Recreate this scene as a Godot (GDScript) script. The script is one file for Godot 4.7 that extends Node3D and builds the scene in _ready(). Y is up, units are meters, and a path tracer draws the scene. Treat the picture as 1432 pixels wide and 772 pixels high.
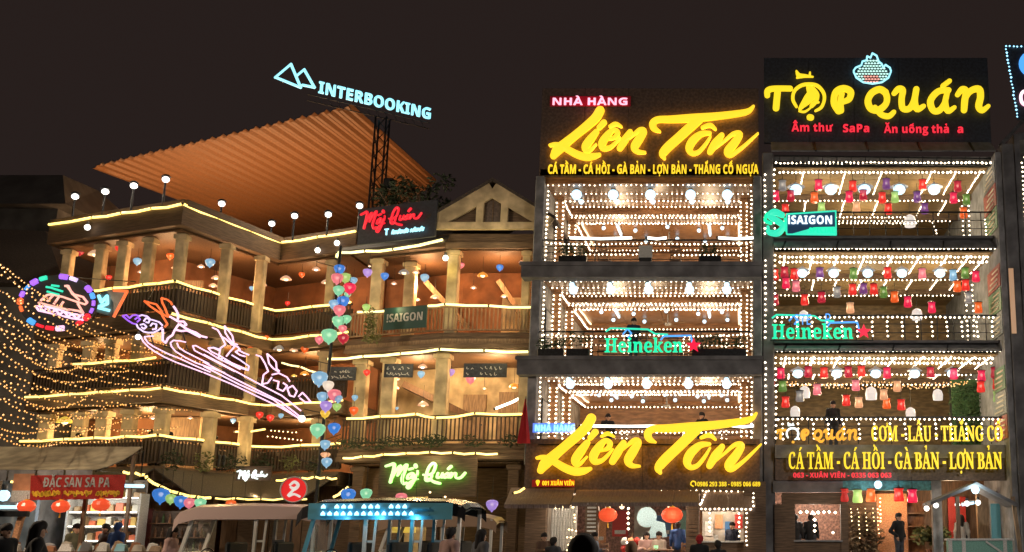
extends Node3D
# A square of lantern-lit restaurants at night. Units are metres; the street runs along x, the facades look towards +z.

var used := {}
var org := {}
var M := {}
var rng := RandomNumberGenerator.new()
var glyphs := {}
var fonts := {}
var texs := {}


class MB:
	var v := PackedVector3Array()
	var n := PackedVector3Array()

	func tri(a: Vector3, b: Vector3, c: Vector3) -> void:
		var m := (b - a).cross(c - a).normalized()
		v.append(a); v.append(c); v.append(b)
		n.append(m); n.append(m); n.append(m)

	func trin(a: Vector3, b: Vector3, c: Vector3, na: Vector3, nb: Vector3, nc: Vector3) -> void:
		v.append(a); v.append(c); v.append(b)
		n.append(na); n.append(nc); n.append(nb)

	func quad(a: Vector3, b: Vector3, c: Vector3, d: Vector3) -> void:
		tri(a, b, c)
		tri(a, c, d)

	func hexa(p: Array) -> void:  # p[0..3] bottom ring, p[4..7] top ring, both counter-clockwise seen from above
		quad(p[3], p[2], p[1], p[0]); quad(p[4], p[5], p[6], p[7])
		for i in 4:
			var j := (i + 1) % 4
			quad(p[i], p[j], p[j + 4], p[i + 4])

	func box(lo: Vector3, hi: Vector3) -> MB:
		hexa([Vector3(lo.x, lo.y, hi.z), Vector3(hi.x, lo.y, hi.z), Vector3(hi.x, lo.y, lo.z), Vector3(lo.x, lo.y, lo.z),
			Vector3(lo.x, hi.y, hi.z), Vector3(hi.x, hi.y, hi.z), Vector3(hi.x, hi.y, lo.z), Vector3(lo.x, hi.y, lo.z)])
		return self

	func cbox(c: Vector3, s: Vector3) -> MB:
		return box(c - s / 2.0, c + s / 2.0)

	func bbox(lo: Vector3, hi: Vector3, b := 0.02) -> MB:  # box with chamfered vertical and top edges
		var x0 := lo.x; var x1 := hi.x; var z0 := lo.z; var z1 := hi.z
		var ring := [Vector2(x0 + b, z1), Vector2(x1 - b, z1), Vector2(x1, z1 - b), Vector2(x1, z0 + b), Vector2(x1 - b, z0), Vector2(x0 + b, z0), Vector2(x0, z0 + b), Vector2(x0, z1 - b)]
		var cx := (x0 + x1) / 2; var cz := (z0 + z1) / 2
		for i in 8:
			var p: Vector2 = ring[i]; var q: Vector2 = ring[(i + 1) % 8]
			var pi_ := Vector2(p.x + signf(cx - p.x) * b, p.y + signf(cz - p.y) * b); var qi := Vector2(q.x + signf(cx - q.x) * b, q.y + signf(cz - q.y) * b)
			quad(Vector3(p.x, lo.y, p.y), Vector3(q.x, lo.y, q.y), Vector3(q.x, hi.y - b, q.y), Vector3(p.x, hi.y - b, p.y))
			quad(Vector3(p.x, hi.y - b, p.y), Vector3(q.x, hi.y - b, q.y), Vector3(qi.x, hi.y, qi.y), Vector3(pi_.x, hi.y, pi_.y))
			tri(Vector3(pi_.x, hi.y, pi_.y), Vector3(qi.x, hi.y, qi.y), Vector3(cx, hi.y, cz))
			tri(Vector3(q.x, lo.y, q.y), Vector3(p.x, lo.y, p.y), Vector3(cx, lo.y, cz))
		return self

	func beam(a: Vector3, b: Vector3, w: float, h: float, up := Vector3.UP) -> MB:
		var d := (b - a).normalized()
		var s := d.cross(up).normalized()
		if s.length() < 0.5:
			s = Vector3.RIGHT
		var u := s.cross(d).normalized()
		s *= w / 2; u *= h / 2
		hexa([a - s - u, a + s - u, b + s - u, b - s - u, a - s + u, a + s + u, b + s + u, b - s + u])
		return self

	func cyl(a: Vector3, b: Vector3, r0: float, r1: float, k := 8, caps := true) -> MB:
		var d := (b - a).normalized()
		var s := d.cross(Vector3.UP if absf(d.y) < 0.9 else Vector3.RIGHT).normalized()
		var t := d.cross(s)
		for i in k:
			var q0 := s * cos(TAU * i / k) + t * sin(TAU * i / k)
			var q1 := s * cos(TAU * (i + 1) / k) + t * sin(TAU * (i + 1) / k)
			trin(a + q0 * r0, a + q1 * r0, b + q1 * r1, q0, q1, q1)
			trin(a + q0 * r0, b + q1 * r1, b + q0 * r1, q0, q1, q0)
			if caps:
				tri(a, a + q1 * r0, a + q0 * r0)
				tri(b, b + q0 * r1, b + q1 * r1)
		return self

	func tube(p: Array, r: float, k := 6) -> MB:
		for i in p.size() - 1:
			cyl(p[i], p[i + 1], r, r, k, i == 0 or i == p.size() - 2)
			if i > 0 and r > 0.012:
				ball(p[i], Vector3.ONE * r, k, 3)
		return self

	func ball(c: Vector3, r: Vector3, k := 8, m := 5) -> MB:
		for j in m:
			var f0 := PI * j / m; var f1 := PI * (j + 1) / m
			for i in k:
				var a0 := TAU * i / k; var a1 := TAU * (i + 1) / k
				var p := [Vector3(sin(f0) * cos(a0), cos(f0), sin(f0) * sin(a0)), Vector3(sin(f1) * cos(a0), cos(f1), sin(f1) * sin(a0)), Vector3(sin(f1) * cos(a1), cos(f1), sin(f1) * sin(a1)), Vector3(sin(f0) * cos(a1), cos(f0), sin(f0) * sin(a1))]
				if j < m - 1:
					trin(c + p[0] * r, c + p[2] * r, c + p[1] * r, p[0], p[2], p[1])
				if j > 0:
					trin(c + p[0] * r, c + p[3] * r, c + p[2] * r, p[0], p[3], p[2])
		return self

	func bulb(c: Vector3, r: float) -> void:
		for sx in [-1.0, 1.0]:
			for sy in [-1.0, 1.0]:
				for sz in [-1.0, 1.0]:
					var a := Vector3(sx, 0, 0); var b := Vector3(0, sy, 0); var d := Vector3(0, 0, sz)
					if sx * sy * sz > 0:
						trin(c + a * r, c + b * r, c + d * r, a, b, d)
					else:
						trin(c + a * r, c + d * r, c + b * r, a, d, b)

	func lathe(c: Vector3, prof: Array, k := 12) -> MB:  # prof: Vector2(radius, height), bottom to top
		for j in prof.size() - 1:
			var p: Vector2 = prof[j]; var q: Vector2 = prof[j + 1]
			var slope := Vector2(q.y - p.y, p.x - q.x).normalized()
			for i in k:
				var a0 := TAU * i / k; var a1 := TAU * (i + 1) / k
				var d0 := Vector3(cos(a0), 0, -sin(a0)); var d1 := Vector3(cos(a1), 0, -sin(a1))
				var n0 := d0 * slope.x + Vector3.UP * slope.y; var n1 := d1 * slope.x + Vector3.UP * slope.y
				var a := c + d0 * p.x + Vector3.UP * p.y; var b := c + d1 * p.x + Vector3.UP * p.y
				var e := c + d1 * q.x + Vector3.UP * q.y; var f := c + d0 * q.x + Vector3.UP * q.y
				if p.x > 0.0001:
					trin(a, b, e, n0, n1, n1)
				if q.x > 0.0001:
					trin(a, e, f, n0, n1, n0)
		return self

	func prism(poly: Array, y0: float, y1: float) -> MB:  # poly of Vector2(x, z)
		var pk := PackedVector2Array(poly)
		var idx := Geometry2D.triangulate_polygon(pk)
		for i in range(0, idx.size(), 3):
			var a := pk[idx[i]]; var b := pk[idx[i + 1]]; var c := pk[idx[i + 2]]
			if (b - a).cross(c - a) > 0:
				var t := b; b = c; c = t
			tri(Vector3(a.x, y1, a.y), Vector3(b.x, y1, b.y), Vector3(c.x, y1, c.y))
			tri(Vector3(a.x, y0, a.y), Vector3(c.x, y0, c.y), Vector3(b.x, y0, b.y))
		var cw := Geometry2D.is_polygon_clockwise(pk)
		for i in pk.size():
			var a := pk[i]; var b := pk[(i + 1) % pk.size()]
			if cw:
				quad(Vector3(b.x, y0, b.y), Vector3(a.x, y0, a.y), Vector3(a.x, y1, a.y), Vector3(b.x, y1, b.y))
			else:
				quad(Vector3(a.x, y0, a.y), Vector3(b.x, y0, b.y), Vector3(b.x, y1, b.y), Vector3(a.x, y1, a.y))
		return self

	func face(poly: Array, fr: Transform3D, d: float) -> MB:  # outline in a frame's x, y with thickness d towards its z
		var pk := PackedVector2Array(poly)
		if Geometry2D.is_polygon_clockwise(pk):
			pk.reverse()
		var idx := Geometry2D.triangulate_polygon(pk)
		for i in range(0, idx.size(), 3):
			var a := pk[idx[i]]; var b := pk[idx[i + 1]]; var c := pk[idx[i + 2]]
			if (b - a).cross(c - a) < 0:
				var t := b; b = c; c = t
			tri(fr * Vector3(a.x, a.y, d), fr * Vector3(b.x, b.y, d), fr * Vector3(c.x, c.y, d))
			tri(fr * Vector3(a.x, a.y, 0), fr * Vector3(c.x, c.y, 0), fr * Vector3(b.x, b.y, 0))
		for i in pk.size():
			var a := pk[i]; var b := pk[(i + 1) % pk.size()]
			quad(fr * Vector3(a.x, a.y, 0), fr * Vector3(b.x, b.y, 0), fr * Vector3(b.x, b.y, d), fr * Vector3(a.x, a.y, d))
		return self

	func brush(flat: Array, fr: Transform3D, d: float, rise := 0.0) -> MB:  # a stroke of varying width: x, y, r triples in a frame, thickness d, rounded front
		var c := []
		for i in range(0, flat.size(), 3):
			c.append(Vector3(flat[i], flat[i + 1], flat[i + 2]))
		var p := []
		if c.size() == 1:
			p = [c[0], c[0] + Vector3(0.001, 0, 0)]
		else:
			for i in c.size() - 1:
				var a: Vector3 = c[maxi(i - 1, 0)]; var b: Vector3 = c[i]; var e: Vector3 = c[i + 1]; var f: Vector3 = c[mini(i + 2, c.size() - 1)]
				for s in 5:
					p.append(b.cubic_interpolate(e, a, f, s / 5.0))
			p.append(c[-1])
		var left := []; var right := []
		for i in p.size():
			var a: Vector3 = p[maxi(i - 1, 0)]; var b: Vector3 = p[mini(i + 1, p.size() - 1)]
			var t := Vector2(b.x - a.x, b.y - a.y).normalized()
			var q: Vector3 = p[i]
			if i == 0:
				for s in 4:
					var w := PI / 2 * s / 4.0
					var o := Vector2(-t.x, -t.y) * cos(w)
					left.append(Vector2(q.x, q.y) + (o + Vector2(-t.y, t.x) * sin(w)) * q.z)
					right.append(Vector2(q.x, q.y) + (o - Vector2(-t.y, t.x) * sin(w)) * q.z)
			left.append(Vector2(q.x, q.y) + Vector2(-t.y, t.x) * q.z)
			right.append(Vector2(q.x, q.y) - Vector2(-t.y, t.x) * q.z)
			if i == p.size() - 1:
				for s in range(3, -1, -1):
					var w := PI / 2 * s / 4.0
					var o := t * cos(w)
					left.append(Vector2(q.x, q.y) + (o + Vector2(-t.y, t.x) * sin(w)) * q.z)
					right.append(Vector2(q.x, q.y) + (o - Vector2(-t.y, t.x) * sin(w)) * q.z)
		for i in left.size() - 1:
			var l0: Vector2 = left[i]; var l1: Vector2 = left[i + 1]; var r0: Vector2 = right[i]; var r1: Vector2 = right[i + 1]
			var m0 := (l0 + r0) / 2; var m1 := (l1 + r1) / 2
			var fl0 := fr * Vector3(l0.x, l0.y, d); var fl1 := fr * Vector3(l1.x, l1.y, d); var fr0 := fr * Vector3(r0.x, r0.y, d); var fr1 := fr * Vector3(r1.x, r1.y, d)
			var fm0 := fr * Vector3(m0.x, m0.y, d + rise); var fm1 := fr * Vector3(m1.x, m1.y, d + rise)
			quad(fr0, fr1, fm1, fm0); quad(fm0, fm1, fl1, fl0)
			var bl0 := fr * Vector3(l0.x, l0.y, 0); var bl1 := fr * Vector3(l1.x, l1.y, 0); var br0 := fr * Vector3(r0.x, r0.y, 0); var br1 := fr * Vector3(r1.x, r1.y, 0)
			quad(bl0, bl1, br1, br0)
			quad(fl0, fl1, bl1, bl0); quad(fr1, fr0, br0, br1)
		return self

	func mesh(shift := Vector3.ZERO) -> ArrayMesh:
		var w := v
		if shift != Vector3.ZERO:
			w = PackedVector3Array()
			w.resize(v.size())
			for i in v.size():
				w[i] = v[i] - shift
		var a := []
		a.resize(Mesh.ARRAY_MAX)
		a[Mesh.ARRAY_VERTEX] = w
		a[Mesh.ARRAY_NORMAL] = n
		var m := ArrayMesh.new()
		m.add_surface_from_arrays(Mesh.PRIMITIVE_TRIANGLES, a)
		return m

	func base() -> Vector3:
		if v.is_empty():
			return Vector3.ZERO
		var b := AABB(v[0], Vector3.ZERO)
		for p in v:
			b = b.expand(p)
		return Vector3(b.position.x + b.size.x / 2, b.position.y, b.position.z + b.size.z / 2)


func numbered(called: String) -> String:
	var k: int = used.get(called, 0)
	used[called] = k + 1
	return called if k == 0 else "%s_%03d" % [called, k]


func tag(o: Node3D, label: String, category: String, group := "") -> void:
	o.set_meta("label", label)
	o.set_meta("category", category)
	if group:
		o.set_meta("group", group)


func thing(called: String, label: String, category: String, at := Vector3.ZERO, group := "", turn := 0.0) -> Node3D:
	var o := Node3D.new()
	o.name = numbered(called)
	add_child(o)
	o.position = at
	o.rotation.y = turn
	org[o] = at
	tag(o, label, category, group)
	return o


func obj(called: String, mb: MB, m: Material, parent: Node3D = null) -> MeshInstance3D:  # one named mesh; its vertices are given in world metres
	var o := MeshInstance3D.new()
	var b := mb.base()
	o.mesh = mb.mesh(b)
	o.material_override = m
	if parent == null:
		o.name = numbered(called)
		add_child(o)
		o.position = b
	else:
		o.name = called
		parent.add_child(o, true)
		o.position = b - org.get(parent, Vector3.ZERO)
	org[o] = b
	return o


func struct(called: String, mb: MB, m: Material) -> MeshInstance3D:
	var o := obj(called, mb, m)
	o.set_meta("kind", "structure")
	return o


func stuff(o: Node3D) -> Node3D:
	o.set_meta("kind", "stuff")
	return o


func dup(src: Node3D, at: Vector3, label: String, group := "", turn := 0.0, size := 1.0) -> Node3D:
	var c: Node3D = src.duplicate()
	c.name = numbered(String(src.name).rstrip("0123456789").trim_suffix("_"))
	add_child(c)
	c.position = at
	c.rotation.y = turn
	c.scale = Vector3.ONE * size
	c.set_meta("label", label)
	if group:
		c.set_meta("group", group)
	org[c] = at
	return c


func paint(o: Node, part: String, m: Material) -> void:
	for c in o.get_children():
		if String(c.name).begins_with(part) and c is MeshInstance3D:
			c.material_override = m


# ---- materials -------------------------------------------------------------------------------------------------

func noise_tex(key: String, freq: float, dark: float, octaves := 4, kind := FastNoiseLite.TYPE_SIMPLEX_SMOOTH, size := 512) -> NoiseTexture2D:
	if texs.has(key):
		return texs[key]
	var f := FastNoiseLite.new()
	f.noise_type = kind
	f.seed = key.hash() % 1000
	f.frequency = freq
	f.fractal_octaves = octaves
	var g := Gradient.new()
	g.set_color(0, Color(dark, dark, dark))
	g.set_color(1, Color(1, 1, 1))
	var t := NoiseTexture2D.new()
	t.width = size; t.height = size
	t.seamless = true
	t.noise = f
	t.color_ramp = g
	texs[key] = t
	return t


func mat(key: String, c: Color, rough := 0.8, tex := "", scale := Vector3.ONE * 0.5, metal := 0.0, bump := 0.0) -> StandardMaterial3D:
	var m := StandardMaterial3D.new()
	m.resource_name = key
	m.albedo_color = c.linear_to_srgb()
	m.roughness = rough
	m.metallic = metal
	if tex:
		m.albedo_texture = texs[tex]
		m.uv1_triplanar = true
		m.uv1_world_triplanar = true
		m.uv1_scale = scale
		if bump > 0.0:
			m.heightmap_enabled = true
			m.heightmap_texture = texs[tex]
			m.heightmap_scale = bump
	M[key] = m
	return m


func glow(key: String, c: Color, energy: float, base := Color(0.6, 0.6, 0.6)) -> StandardMaterial3D:
	var m := StandardMaterial3D.new()
	m.resource_name = key
	m.albedo_color = base.linear_to_srgb()
	m.roughness = 0.4
	m.emission_enabled = true
	m.emission = c.linear_to_srgb()
	m.emission_energy_multiplier = energy
	M[key] = m
	return m


# ---- lettering --------------------------------------------------------------------------------------------------

const MARKED := {"Ầ": "Â`", "Ồ": "Ô`", "Ả": "A?", "Ợ": "O+.", "Ắ": "Ă'", "Ố": "Ô'", "Ự": "U+.", "Ơ": "O+", "Ư": "U+", "Ẩ": "Â?", "ầ": "â`", "ẩ": "â?", "ư": "u+", "ố": "ô'", "ả": "a?", "ủ": "u?", "ậ": "â.", "ộ": "ô.", "ơ": "o+", "Ậ": "Â.", "Ị": "I.", "Ặ": "Ă."}


func font(named: String, weight: int, slant := false) -> SystemFont:
	var k := named + str(weight) + str(slant)
	if not fonts.has(k):
		var f := SystemFont.new()
		f.font_names = PackedStringArray([named])
		f.font_weight = weight
		f.font_italic = slant
		fonts[k] = f
	return fonts[k]


func accent(marks: String, w: float, low: bool, fr: Transform3D, d: float) -> MB:
	var b := MB.new()
	var top := 0.56 if low else 0.74
	var stacked := 0.16 if "^" in marks else 0.0
	for ch in marks:
		match ch:
			"`": b.brush([-0.14, top + 0.27 + stacked, 0.045, 0.02, top + 0.15 + stacked, 0.035], fr, d)
			"'": b.brush([0.14, top + 0.27 + stacked, 0.045, -0.02, top + 0.15 + stacked, 0.035], fr, d)
			"?": b.brush([-0.06, top + 0.22 + stacked, 0.035, 0.04, top + 0.24 + stacked, 0.035, 0.02, top + 0.1 + stacked, 0.03], fr, d)
			".": b.brush([0.0, -0.14, 0.065], fr, d)
			"+": b.brush([w * 0.36, (0.48 if low else 0.64), 0.04, w * 0.52, (0.56 if low else 0.74), 0.04, w * 0.5, (0.62 if low else 0.84), 0.035], fr, d)
	return b


func text(parent: Node3D, s: String, fr: Transform3D, cap: float, width: float, m: Material, f: SystemFont, depth := 0.06, whole := false) -> void:  # fr: left end of the baseline; every letter is a part of its own, or the whole line one part
	var total := 0.0
	var adv := []
	for ch in s:
		var b: String = MARKED[ch][0] if MARKED.has(ch) else ch
		var w := f.get_string_size(b, HORIZONTAL_ALIGNMENT_LEFT, -1, 100).x / 100.0
		adv.append(w)
		total += w
	var k := cap / 0.714
	var kx := width / total
	var x := 0.0
	var joined := SurfaceTool.new()
	for i in s.length():
		var ch := s[i]
		var w: float = adv[i]
		if ch == " ":
			x += w * kx
			continue
		var marks: String = MARKED[ch].substr(1) if MARKED.has(ch) else ""
		var b: String = MARKED[ch][0] if MARKED.has(ch) else ch
		var key := b + str(f.get_instance_id()) + str(depth)
		if not glyphs.has(key):
			var tm := TextMesh.new()
			tm.font = f
			tm.text = b
			tm.font_size = 100
			tm.pixel_size = 0.01
			tm.depth = depth / k
			tm.curve_step = 6.0
			glyphs[key] = tm
		var local := Transform3D(Basis(fr.basis.x * kx, fr.basis.y * k, fr.basis.z * k), fr * Vector3(x + w * kx / 2, 0.345 * k, depth / 2))
		var low := b == b.to_lower()
		if whole:
			joined.append_from(glyphs[key], 0, local)
			if marks:
				var em := Transform3D(Basis(fr.basis.x * kx, fr.basis.y * k, fr.basis.z), fr * Vector3(x + w * kx / 2, 0, 0))
				joined.append_from(accent(marks, w, low, em, depth).mesh(), 0, Transform3D())
		else:
			var o := MeshInstance3D.new()
			o.mesh = glyphs[key]
			o.name = "letter"
			o.material_override = m
			parent.add_child(o, true)
			o.transform = Transform3D(local.basis, local.origin - org[parent])
			if marks:
				var em := Transform3D(Basis(fr.basis.x * kx, fr.basis.y * k, fr.basis.z), fr * Vector3(x + w * kx / 2, 0, 0))
				obj("accent", accent(marks, w, low, em, depth), m, parent)
		x += w * kx
	if whole:
		var o := MeshInstance3D.new()
		o.mesh = joined.commit()
		o.name = "lettering"
		o.material_override = m
		parent.add_child(o, true)
		o.position = -org[parent]


func strokes(parent: Node3D, called: String, list: Array, fr: Transform3D, d: float, m: Material, fat := 1.0) -> void:  # one part for each glyph; a glyph is a list of strokes
	for g in list:
		var b := MB.new()
		var lift := 0.0
		for s in g:
			var t: Array = s
			if fat != 1.0:
				t = s.duplicate()
				for i in range(2, t.size(), 3):
					t[i] *= fat
			b.brush(t, fr.translated_local(Vector3(0, 0, lift)), d, d * 0.25)
			lift += 0.004
		obj(called, b, m, parent)


func frame_at(p: Vector3, right := Vector3.RIGHT) -> Transform3D:
	var r := right.normalized()
	return Transform3D(Basis(r, Vector3.UP, r.cross(Vector3.UP)), p)


# ---- strings of lights -------------------------------------------------------------------------------------------

func along(path: Array, gap: float) -> Array:
	var out := []
	var left := gap * 0.5
	for i in path.size() - 1:
		var a: Vector3 = path[i]; var b: Vector3 = path[i + 1]
		var l := a.distance_to(b)
		while left <= l:
			out.append(a.lerp(b, left / l))
			left += gap
		left -= l
	return out


func string_light(label: String, runs: Array, gap: float, r: float, m: Material, group: String, stray := 0.014) -> Node3D:  # runs: polylines of one long string
	var t := thing("string_light", label, "string light", runs[0][0], group)
	var c := MB.new(); var b := MB.new()
	for p in runs:
		c.tube(p, 0.007, 3)
		for q in along(p, gap):
			b.bulb(q + Vector3(rng.randf_range(-stray, stray), -r * 0.7 + rng.randf_range(-stray, stray), rng.randf_range(-stray, stray)), r * rng.randf_range(0.66, 0.92))
	obj("cable", c, M.black, t)
	stuff(obj("bulbs", b, m, t))
	return t


func rope_light(label: String, path: Array, r: float, m: Material, group: String, seg := 1.7) -> Node3D:  # sections of glowing tube with dark clips between them
	var t := thing("rope_light", label, "rope light", path[0], group)
	for i in path.size() - 1:
		var a: Vector3 = path[i]; var e: Vector3 = path[i + 1]
		var k := maxi(1, roundi(a.distance_to(e) / seg))
		for j in k:
			var p := a.lerp(e, float(j) / k); var q := a.lerp(e, (j + 1.0) / k)
			var d := (q - p).normalized() * 0.03
			var mid := p.lerp(q, 0.5) + Vector3(0, -0.02 - rng.randf() * 0.03, 0)
			obj("tube_section", MB.new().tube([p + d, mid, q - d], r, 6), m, t)
			obj("clip", MB.new().cbox(p, Vector3.ONE * r * 1.6), M.black, t)
	return t


func omni(at: Vector3, c: Color, energy: float, size := 0.1) -> void:
	var l := OmniLight3D.new()
	l.name = numbered("light")
	l.light_color = c.linear_to_srgb()
	l.light_energy = energy
	l.light_size = size
	l.omni_range = 30.0
	l.omni_attenuation = 2.0
	l.shadow_enabled = true
	add_child(l)
	l.position = at


func sag(a: Vector3, b: Vector3, drop: float, k := 10) -> Array:
	var p := []
	for i in k + 1:
		var s := float(i) / k
		p.append(a.lerp(b, s) - Vector3.UP * drop * 4.0 * s * (1.0 - s))
	return p


func foliage(b: MB, c: Vector3, size: Vector3, count: int, leaf: float) -> void:
	for i in count:
		var d := Vector3(rng.randfn(), rng.randfn(), rng.randfn()).normalized() * pow(rng.randf(), 0.4)
		var p := c + d * size / 2.0
		var u := Vector3(rng.randfn(), rng.randfn() * 0.6, rng.randfn()).normalized()
		var w := u.cross(Vector3(rng.randfn(), rng.randfn(), rng.randfn())).normalized()
		var l := leaf * rng.randf_range(0.6, 1.3)
		b.quad(p - u * l, p - w * l * 0.4, p + u * l, p + w * l * 0.4)


const ORD := ["first", "second", "third", "fourth", "fifth", "sixth", "seventh", "eighth", "ninth", "tenth", "eleventh", "twelfth", "thirteenth", "fourteenth", "fifteenth", "sixteenth", "seventeenth", "eighteenth", "nineteenth", "twentieth"]


func _ready() -> void:
	rng.seed = 7
	# camera: a phone held at eye height, tipped up; the picture is the left part of a wider frame, so the lens is shifted
	var cam := Camera3D.new()
	cam.name = "camera"
	cam.near = 0.1
	cam.far = 400.0
	cam.projection = Camera3D.PROJECTION_FRUSTUM
	cam.size = 2.0 * 0.1 * 386.0 / 1600.0
	cam.frustum_offset = Vector2(-0.1 * 324.0 / 1600.0, 0.0)
	add_child(cam)
	cam.position = Vector3(0, 1.6, 0)
	cam.rotation_degrees = Vector3(12.65, 0, 0)
	cam.current = true
	# night sky with the glow of the town in it
	var env := Environment.new()
	var sky := ProceduralSkyMaterial.new()
	sky.sky_top_color = Color(0.02, 0.0132, 0.0118).linear_to_srgb()
	sky.sky_horizon_color = Color(0.0215, 0.0142, 0.0125).linear_to_srgb()
	sky.ground_horizon_color = Color(0.012, 0.01, 0.009).linear_to_srgb()
	sky.ground_bottom_color = Color(0.006, 0.005, 0.005).linear_to_srgb()
	sky.sky_curve = 0.2
	var sk := Sky.new()
	sk.sky_material = sky
	env.background_mode = Environment.BG_SKY
	env.sky = sk
	env.tonemap_mode = Environment.TONE_MAPPER_LINEAR
	env.tonemap_exposure = 1.0
	env.sdfgi_enabled = true
	env.ssao_enabled = true
	env.ssil_enabled = true
	var we := WorldEnvironment.new()
	we.name = "world"
	we.environment = env
	add_child(we)

	materials()
	ground()
	background_hill_and_houses()
	canopy_building()
	left_building()
	gable_building()
	lien_building()
	quan_building()
	far_right_building()
	street_lamps()
	terrace_lamps()
	interbooking()
	neon_riders()
	round_neon()
	amber_net()
	lantern_garland()
	pendants()
	market_stall()
	street_front()
	shuttles()
	ground_floors()
	people()


func materials() -> void:
	noise_tex("grain", 0.02, 0.62, 5)
	noise_tex("blotch", 0.006, 0.68, 4)
	noise_tex("fine", 0.08, 0.7, 3)
	noise_tex("cells", 0.035, 0.45, 2, FastNoiseLite.TYPE_CELLULAR)
	mat("black", Color(0.012, 0.012, 0.013), 0.6)
	mat("dark_metal", Color(0.035, 0.036, 0.04), 0.45, "grain", Vector3.ONE * 0.8, 0.5)
	mat("grey_metal", Color(0.16, 0.16, 0.165), 0.5, "grain", Vector3.ONE * 0.6, 0.3)
	mat("paving", Color(0.09, 0.085, 0.08), 0.6, "cells", Vector3.ONE * 0.4)
	mat("slab_dark", Color(0.2, 0.195, 0.205), 0.8, "blotch", Vector3.ONE * 0.35)
	mat("slab_wood", Color(0.2, 0.125, 0.075), 0.75, "grain", Vector3(0.15, 1.6, 0.15))
	mat("wood", Color(0.2, 0.105, 0.05), 0.6, "grain", Vector3(1.2, 0.15, 1.2))
	mat("wood_dark", Color(0.075, 0.045, 0.028), 0.7, "grain", Vector3(1.2, 0.2, 1.2))
	mat("wood_pale", Color(0.42, 0.27, 0.15), 0.6, "grain", Vector3(1.4, 0.2, 1.4))
	mat("wood_ceiling", Color(0.5, 0.25, 0.11), 0.35, "grain", Vector3(0.15, 0.6, 0.9))
	mat("bamboo", Color(0.42, 0.27, 0.12), 0.6, "grain", Vector3(0.2, 0.6, 2.2))
	mat("cream", Color(0.74, 0.58, 0.35), 0.8, "blotch", Vector3.ONE * 0.4)
	mat("plaster", Color(0.55, 0.5, 0.43), 0.85, "blotch", Vector3.ONE * 0.4)
	mat("white", Color(0.74, 0.73, 0.7), 0.6, "fine", Vector3.ONE * 0.5)
	mat("grey_wall", Color(0.3, 0.3, 0.31), 0.8, "blotch", Vector3.ONE * 0.5)
	mat("tile_roof", Color(0.13, 0.1, 0.08), 0.7, "cells", Vector3(1.0, 1.0, 1.0))
	mat("hill", Color(0.05, 0.05, 0.045), 0.95, "cells", Vector3.ONE * 0.15)
	mat("house_dark", Color(0.16, 0.155, 0.15), 0.9, "blotch", Vector3.ONE * 0.2)
	mat("rust_sheet", Color(0.6, 0.27, 0.11), 0.5, "fine", Vector3.ONE * 0.15)
	mat("terracotta_wall", Color(0.36, 0.15, 0.065), 0.8, "blotch", Vector3.ONE * 0.35)
	mat("salmon_wall", Color(0.75, 0.36, 0.18), 0.8, "fine", Vector3.ONE * 0.4)
	mat("board", Color(0.15, 0.105, 0.085), 0.55, "grain", Vector3.ONE * 0.7)
	mat("board_cool", Color(0.05, 0.058, 0.08), 0.6, "grain", Vector3.ONE * 0.7)
	mat("awning", Color(0.3, 0.22, 0.19), 0.85, "grain", Vector3(1.5, 0.3, 1.5))
	mat("stall_canvas", Color(0.5, 0.43, 0.28), 0.9, "blotch", Vector3.ONE * 0.5)
	mat("leaf", Color(0.035, 0.07, 0.02), 0.7)
	mat("leaf_dark", Color(0.03, 0.045, 0.018), 0.8)
	mat("leaf_pale", Color(0.13, 0.14, 0.04), 0.7)
	mat("red_cloth", Color(0.55, 0.02, 0.025), 0.8)
	mat("banner_red", Color(0.6, 0.03, 0.02), 0.6, "fine", Vector3.ONE * 0.6)
	mat("gold_paint", Color(0.75, 0.42, 0.02), 0.5)
	mat("teal_beam", Color(0.08, 0.3, 0.32), 0.6, "grain", Vector3.ONE * 0.6)
	mat("teal_panel", Color(0.22, 0.5, 0.42), 0.5, "fine", Vector3.ONE * 0.6)
	mat("sign_green", Color(0.02, 0.07, 0.06), 0.5)
	mat("blue_board", Color(0.03, 0.12, 0.3), 0.5)
	mat("chair_wood", Color(0.3, 0.14, 0.06), 0.5, "grain", Vector3(1, 0.4, 1))
	mat("skin", Color(0.5, 0.29, 0.19), 0.6)
	mat("hair", Color(0.014, 0.011, 0.01), 0.85)
	mat("rubber", Color(0.02, 0.02, 0.02), 0.8)
	mat("cart_roof", Color(0.5, 0.37, 0.34), 0.22)
	mat("cart_white", Color(0.62, 0.6, 0.56), 0.35)
	mat("cart_blue", Color(0.12, 0.36, 0.46), 0.3)
	mat("cart_black", Color(0.015, 0.015, 0.018), 0.25)
	var g := StandardMaterial3D.new()
	g.resource_name = "pane"
	g.transparency = BaseMaterial3D.TRANSPARENCY_ALPHA
	g.albedo_color = Color(0.9, 0.95, 0.95, 0.08)
	g.roughness = 0.05
	M["pane"] = g
	glow("bulb_white", Color(1.0, 0.8, 0.55), 8.5)
	glow("bulb_warm", Color(1.0, 0.68, 0.32), 5.0)
	glow("bulb_amber", Color(1.0, 0.4, 0.06), 1.5)
	glow("bulb_blue", Color(0.3, 0.72, 1.0), 2.6)
	glow("lamp_cool", Color(0.46, 0.8, 1.0), 1.75)
	glow("lamp_white", Color(1.0, 0.95, 0.86), 3.0)
	glow("lamp_warm", Color(1.0, 0.72, 0.4), 2.2)
	glow("rope_yellow", Color(1.0, 0.7, 0.16), 2.6)
	glow("rope_white", Color(1.0, 0.93, 0.78), 3.5)
	glow("rope_lime", Color(1.0, 0.86, 0.32), 2.0)
	glow("letter_gold", Color(1.0, 0.64, 0.02), 1.15, Color(0.8, 0.6, 0.1))
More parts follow.
